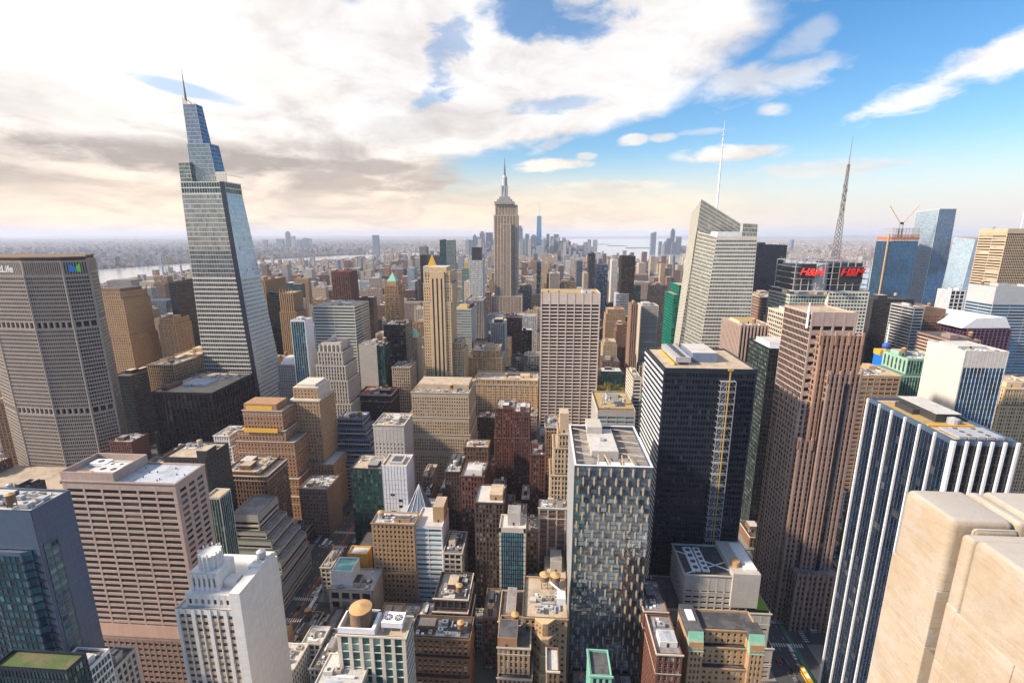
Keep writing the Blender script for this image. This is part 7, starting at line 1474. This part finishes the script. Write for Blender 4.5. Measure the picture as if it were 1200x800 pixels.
# ------------------------------------------------------------------ vehicles
def vehicle(kind, x, y, col, label, cat, rz=0., grp='traffic on the avenues'):
    L, Wd, H = dict(car=(4.6, 1.85, 1.45), van=(5.6, 2., 2.3), bus=(12.5, 2.6, 3.1), truck=(8.5, 2.5, 3.3))[kind]
    t = T(dict(car='car', van='van', bus='city_bus', truck='box_truck')[kind], (x, y, .05), label, cat, grp); t.o.location = (x, y, .05)
    def P(m, name, mats, parent=None): 
        o = t.part(m, name, mats, parent=parent); return o
    w = Wd/2; l = L/2; z = .35; X = lambda v: x+v; Yv = lambda v: y+v
    m = M(); body = plain('paint_%s' % label.split()[0], col, .35)
    if kind == 'car':
        m.prism([(x-w, y-l), (x+w, y-l), (x+w, y+l), (x-w, y+l)], z, .95, pts1=[(x-w*.94, y-l*.97), (x+w*.94, y-l*.97), (x+w*.94, y+l*.97), (x-w*.94, y+l*.97)]); P(m, 'body', [body])
        m = M(); m.prism([(x-w*.88, y-l*.62), (x+w*.88, y-l*.62), (x+w*.88, y+l*.42), (x-w*.88, y+l*.42)], .95, 1.46, pts1=[(x-w*.72, y-l*.42), (x+w*.72, y-l*.42), (x+w*.72, y+l*.16), (x-w*.72, y+l*.16)]); o = P(m, 'windows', [G['blk']])
        m = M(); m.box(x-w*.73, x+w*.73, y-l*.42, y+l*.16, 1.45, 1.49); P(m, 'car_roof', [body])
        if cat == 'taxi': m = M(); m.box(x-.35, x+.35, y-.35, y-.1, 1.49, 1.62); P(m, 'roof_light', [M_WHITE])
    else:
        m.box(x-w, x+w, y-l, y+l, z, H, bottom=True); P(m, 'body', [body]); m = M(); m.box(x-w*1.01, x+w*1.01, y-l*.9, y+l*.93, H*.5, H*.78); m.box(x-w*.9, x+w*.9, y-l*1.005, y+l*1.005, H*.45, H*.8); P(m, 'windows', [G['blk']])
        m = M(); m.box(x-w*.8, x+w*.8, y-l*.35, y+l*.1, H, H+.22); m.box(x-w*.6, x+w*.6, y+l*.4, y+l*.7, H, H+.15); P(m, 'roof_unit', [M_WHITE])
    for sx in (-1, 1):
        for sy in (-1, 1):
            m = M(); r = .34 if kind == 'car' else .5; n = 10; cx = x+sx*(w-.12); cyy = y+sy*l*.62
            pts = [(cyy+r*math.cos(2*math.pi*i/n), r+.05+r*math.sin(2*math.pi*i/n)) for i in range(n)]
            for i in range(n): a, b = pts[i], pts[(i+1) % n]; m.quads([[(cx-.13, a[0], a[1]), (cx+.13, a[0], a[1]), (cx+.13, b[0], b[1]), (cx-.13, b[0], b[1])], [(cx+.13*sx, cyy, r+.05), (cx+.13*sx, a[0], a[1]), (cx+.13*sx, b[0], b[1]), (cx+.13*sx, b[0], b[1])]])
            P(m, 'wheel', [M_DK])
    for sx in (-1, 1): m = M(); m.box(x+sx*w*.75-.2, x+sx*w*.75+.2, y-l-.02, y-l+.06, .62, .8); P(m, 'headlight', [M_WHITE])
    if rz:
        t.o.rotation_euler.z = rz
    return t
CW = [('white', (.7, .7, .7)), ('black', (.015, .015, .018)), ('grey', (.2, .2, .21)), ('silver', (.45, .46, .47)), ('dark', (.03, .035, .05)), ('red', (.35, .02, .02))]
def traffic(px, py, kind, cw, where, rz=0.):
    x, y = ground(px, py, .8)
    if kind == 'taxi': vehicle('car', x, y, (.85, .42, .01), f'amber yellow taxi {where}', 'taxi', rz)
    elif kind == 'bus': vehicle('bus', x, y, dict(CW)[cw] if cw in dict(CW) else (.75, .42, .02), f'{cw} bus {where}', 'bus', rz)
    else: vehicle(kind, x, y, dict(CW)[cw], f'{cw} {kind} {where}', kind, rz)
AV5 = 'on the avenue beside the planted terraces'
for a in ((367, 708, 'bus', 'white', 'nearest the camera '+AV5), (374, 694, 'bus', 'silver', 'behind the white bus '+AV5), (387, 673, 'taxi', '', 'nearest the turquoise roof '+AV5), (378.5, 686, 'taxi', '', 'ahead of the silver bus '+AV5), (371, 690, 'car', 'silver', 'left of the taxis '+AV5),
          (364, 707, 'car', 'black', 'left of the white bus '+AV5), (384, 678, 'van', 'white', 'between the two taxis '+AV5), (377, 682, 'car', 'dark', 'beside the front taxi '+AV5), (367, 695, 'car', 'white', 'left lane '+AV5), (380, 667, 'car', 'black', 'further up '+AV5), (390, 664, 'van', 'grey', 'at the upper end '+AV5), (381, 637, 'truck', 'white', 'crossing at the upper junction '+AV5), (387, 637, 'van', 'silver', 'second at the upper junction '+AV5), (372, 721, 'taxi', '', 'turning at the crossing near the cedar tank tower'), (350, 712, 'car', 'black', 'alone at the crossing '+AV5),
          (930.5, 768, 'car', 'white', 'leading the row in the green lane avenue at bottom right'), (937, 781, 'car', 'silver', 'just ahead of the yellow bus at bottom right'), (945, 794, 'bus', 'yellow', 'long yellow topped in the green lane avenue at bottom right'), (929, 785, 'car', 'dark', 'left of the yellow bus at bottom right'), (919, 774, 'car', 'black', 'parked by the grey stepped tower at bottom right'), (933, 797, 'car', 'grey', 'lowest on the avenue at bottom right'), (912, 775, 'car', 'red', 'beside the grey stepped tower at bottom right'), (926, 761, 'van', 'white', 'top of the row in the green lane avenue at bottom right'), (949, 737, 'van', 'silver', 'parked left on the plaza by the white piered tower'), (953, 736, 'van', 'white', 'parked right on the plaza by the white piered tower')):
    traffic(*a)
# kerbside rows further down both avenues
r2 = random.Random(4)
for i in range(44):
    ax = (-177, 160)[i % 2]; y = 255+i*12+r2.uniform(0, 6); x = ax+r2.choice((-9.5, -6, -3, 0, 3, 9.5)); c = r2.choice(CW)
    px, py = proj(x, y, 1)
    if r2.random() < .3: vehicle('car', x, y, (.85, .42, .01), f'amber yellow taxi far down the {"left" if ax < 0 else "right"} avenue, {i//2+1} rows back', 'taxi')
    else: vehicle('car', x, y, c[1], f'{c[0]} car far down the {"left" if ax < 0 else "right"} avenue, {i//2+1} rows back', 'car')

# ------------------------------------------------------------------ the stone parapet in front of the camera
import bmesh
def stone_mat():
    m, q, b = newmat('parapet_limestone'); g = q.node('ShaderNodeNewGeometry').outputs['Position']; x, y, z = q.sep(g)
    n1 = q.noise(g, 1.1, 6, .65, .8); n2 = q.noise(g, 9., 5, .7); n3 = q.noise(q.comb(q.mul(x, 1.), q.mul(y, 3.), q.mul(z, 14.)), 1.4, 6, .7, 1.2)
    wt = q.noise(g, 2.6, 7, .75, 1.); pit = q.noise(g, 60., 4, .75)
    col = q.mix(q.sstep(n1, .38, .64), rgb(.34, .27, .195), rgb(.39, .335, .27)); col = q.mix(q.sstep(n3, .46, .72, 0., .42), col, rgb(.24, .16, .10))
    col = q.mix(q.sstep(wt, .50, .66, 0., .5), col, rgb(.36, .345, .33)); col = q.mix(q.sstep(pit, .60, .70, 0., .4), col, rgb(.13, .11, .09))
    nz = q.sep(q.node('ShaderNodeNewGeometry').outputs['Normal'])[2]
    col = q.mix(q.sstep(nz, .6, .95, 0., .6), col, q.mix(wt, rgb(.42, .41, .40), rgb(.42, .41, .39)))  # upward faces mixed paler grey: light on the top put into the colour
    col = q.mix(q.sstep(n2, .60, .75, 0., .4), col, rgb(.22, .20, .18))
    bp = q.node('ShaderNodeBump'); bp.inputs['Strength'].default_value = .5; bp.inputs['Distance'].default_value = .015; q.put(bp.inputs['Height'], q.add(q.add(q.mul(n2, .7), q.mul(n3, .4)), q.mul(pit, .3))); q.put(b.inputs['Normal'], bp.outputs[0])
    q.put(b.inputs['Base Color'], col); b.inputs['Roughness'].default_value = .85; return m
SM = stone_mat()
def stone(t, name, x0, x1, y0, y1, z0, z1, bev=.12, parent=None, seg=4):
    bm = bmesh.new(); bmesh.ops.create_cube(bm, size=1.)
    for v in bm.verts: v.co = Vector((x0+(v.co.x+.5)*(x1-x0), y0+(v.co.y+.5)*(y1-y0), z0+(v.co.z+.5)*(z1-z0)))
    es = [e for e in bm.edges if not all(abs(v.co.z-z0) < 1e-4 for v in e.verts)]
    bmesh.ops.bevel(bm, geom=es, offset=bev, segments=seg, profile=.5, affect='EDGES')
    for v in bm.verts: v.co -= Vector(t.loc)
    me = bpy.data.meshes.new(name); bm.to_mesh(me); bm.free(); me.materials.append(SM)
    for p in me.polygons: p.use_smooth = True
    try: me.set_sharp_from_angle(angle=R(50))
    except Exception: pass
    o = bpy.data.objects.new(name, me); COL.objects.link(o); o.parent = parent or t.o; return o
t = T('stone_parapet', (3.2, 3., 258), 'weathered tan limestone parapet block with rounded grooves in the lower right foreground', 'parapet')
Z1 = 260.
zc = [(259.42, Z1), (258.93, 259.415), (258.3, 258.925), (257.0, 258.295)]
for i, (a, b) in enumerate(zc):
    bt = .05 if i == 0 else .008
    sp = (3.24, 3.7) if i % 2 == 0 else (3.24, 3.7)
    stone(t, 'stone_block', 2.95, 3.385, 3.24, 3.70, a, b, bt if i == 0 else .008, seg=5)
    stone(t, 'moulding', 3.06, 3.36, 3.178, 3.215, a, b-(.03 if i == 0 else 0), .028 if i == 0 else .02)
    stone(t, 'moulding', 2.945, 3.9, 3.06, 3.155, a, b-(.035 if i == 0 else 0), .03 if i == 0 else .02)
    ys_ = (2.2, 3.045) if i != 1 else None
    if i == 1:
        stone(t, 'stone_block', 2.925, 4.6, 2.62, 3.045, a, b, .008); stone(t, 'stone_block', 2.925, 4.6, .8, 2.616, a, b, .008)
    else: stone(t, 'stone_block', 2.925, 4.6, .8, 3.045, a, b, .05 if i == 0 else .008, seg=5)
stone(t, 'moulding', 3.40, 3.50, 3.245, 3.692, 259.3, Z1-.005, .035)
stone(t, 'stone_block', 3.525, 5.2, 3.29, 3.70, 258.5, Z1, .04, seg=5)
stone(t, 'moulding', 3.45, 5.2, 3.16, 3.25, 258.5, Z1-.09, .03)
m = M(); m.box(2.99, 5.4, -6, 3.66, 250, 258.9); t.part(m, 'core', [plain('mortar', (.16, .13, .10), .95)])
t2 = T('foreground_tower', (20, -12, 0), 'stone tower shaft carrying the foreground parapet', 'building'); m = M(); m.box(3.1, 40, -26, 3.6, 0, 252); t2.part(m, 'wall', [W['lime']])

# small green tower sign
tt = [o for o in COL.objects if o.get('label', '').startswith('emerald green glass tower')][0]
X, z = atY(793.5, 330.5, 618); cu = bpy.data.curves.new('sign', 'FONT'); cu.body = 'salesforce'; cu.size = 4.2; cu.extrude = .1; cu.align_x = 'CENTER'; o = bpy.data.objects.new('s', cu); COL.objects.link(o); dg = bpy.context.evaluated_depsgraph_get(); me = bpy.data.meshes.new_from_object(o.evaluated_get(dg)); bpy.data.objects.remove(o)
o = bpy.data.objects.new('letter_sign', me); COL.objects.link(o); me.materials.append(M_WHITE); o.parent = tt; hb = [h for h in HERO if abs(h['y0']-620) < 1 and 120 < h['x0'] < 200]
hz = max(h['z'] for h in hb); hx = (min(h['x0'] for h in hb if h['z'] == hz)+max(h['x1'] for h in hb if h['z'] == hz))/2
o.location = (hx-tt.location.x, 619.5-tt.location.y, hz-6); o.rotation_euler = (math.pi/2, 0, 0)

# ------------------------------------------------------------------ haze
hb_ = M(); hb_.box(-62000, 62000, -2500, 61000, -1., 455, bottom=True)
o = hb_.build('haze', [bpy.data.materials.new('haze_air')], None, None, kind='stuff')
hm = o.data.materials[0]; hm.use_nodes = True; nt = hm.node_tree; nt.nodes.clear(); oo = nt.nodes.new('ShaderNodeOutputMaterial'); pv = nt.nodes.new('ShaderNodeVolumePrincipled')
pv.inputs['Color'].default_value = (.70, .77, .94, 1); pv.inputs['Density'].default_value = 4.4e-5; pv.inputs['Anisotropy'].default_value = .1; nt.links.new(pv.outputs[0], oo.inputs['Volume'])
SC.cycles.volume_bounces = 1
print('objects', len(bpy.data.objects))

for o in COL.objects:
    if 'label' in o:
        n_ = len(o['label'].split())
        if n_ > 16 or n_ < 4: print('LABEL', n_, o['label'])
from collections import Counter
for k_, v_ in Counter(o['label'] for o in COL.objects if 'label' in o and o.get('group','') == '').items():
    if v_ > 1: print('DUP', v_, k_)
for k_, v_ in Counter(o['label'] for o in COL.objects if 'label' in o).items():
    if v_ > 1: print('DUPG', v_, k_)
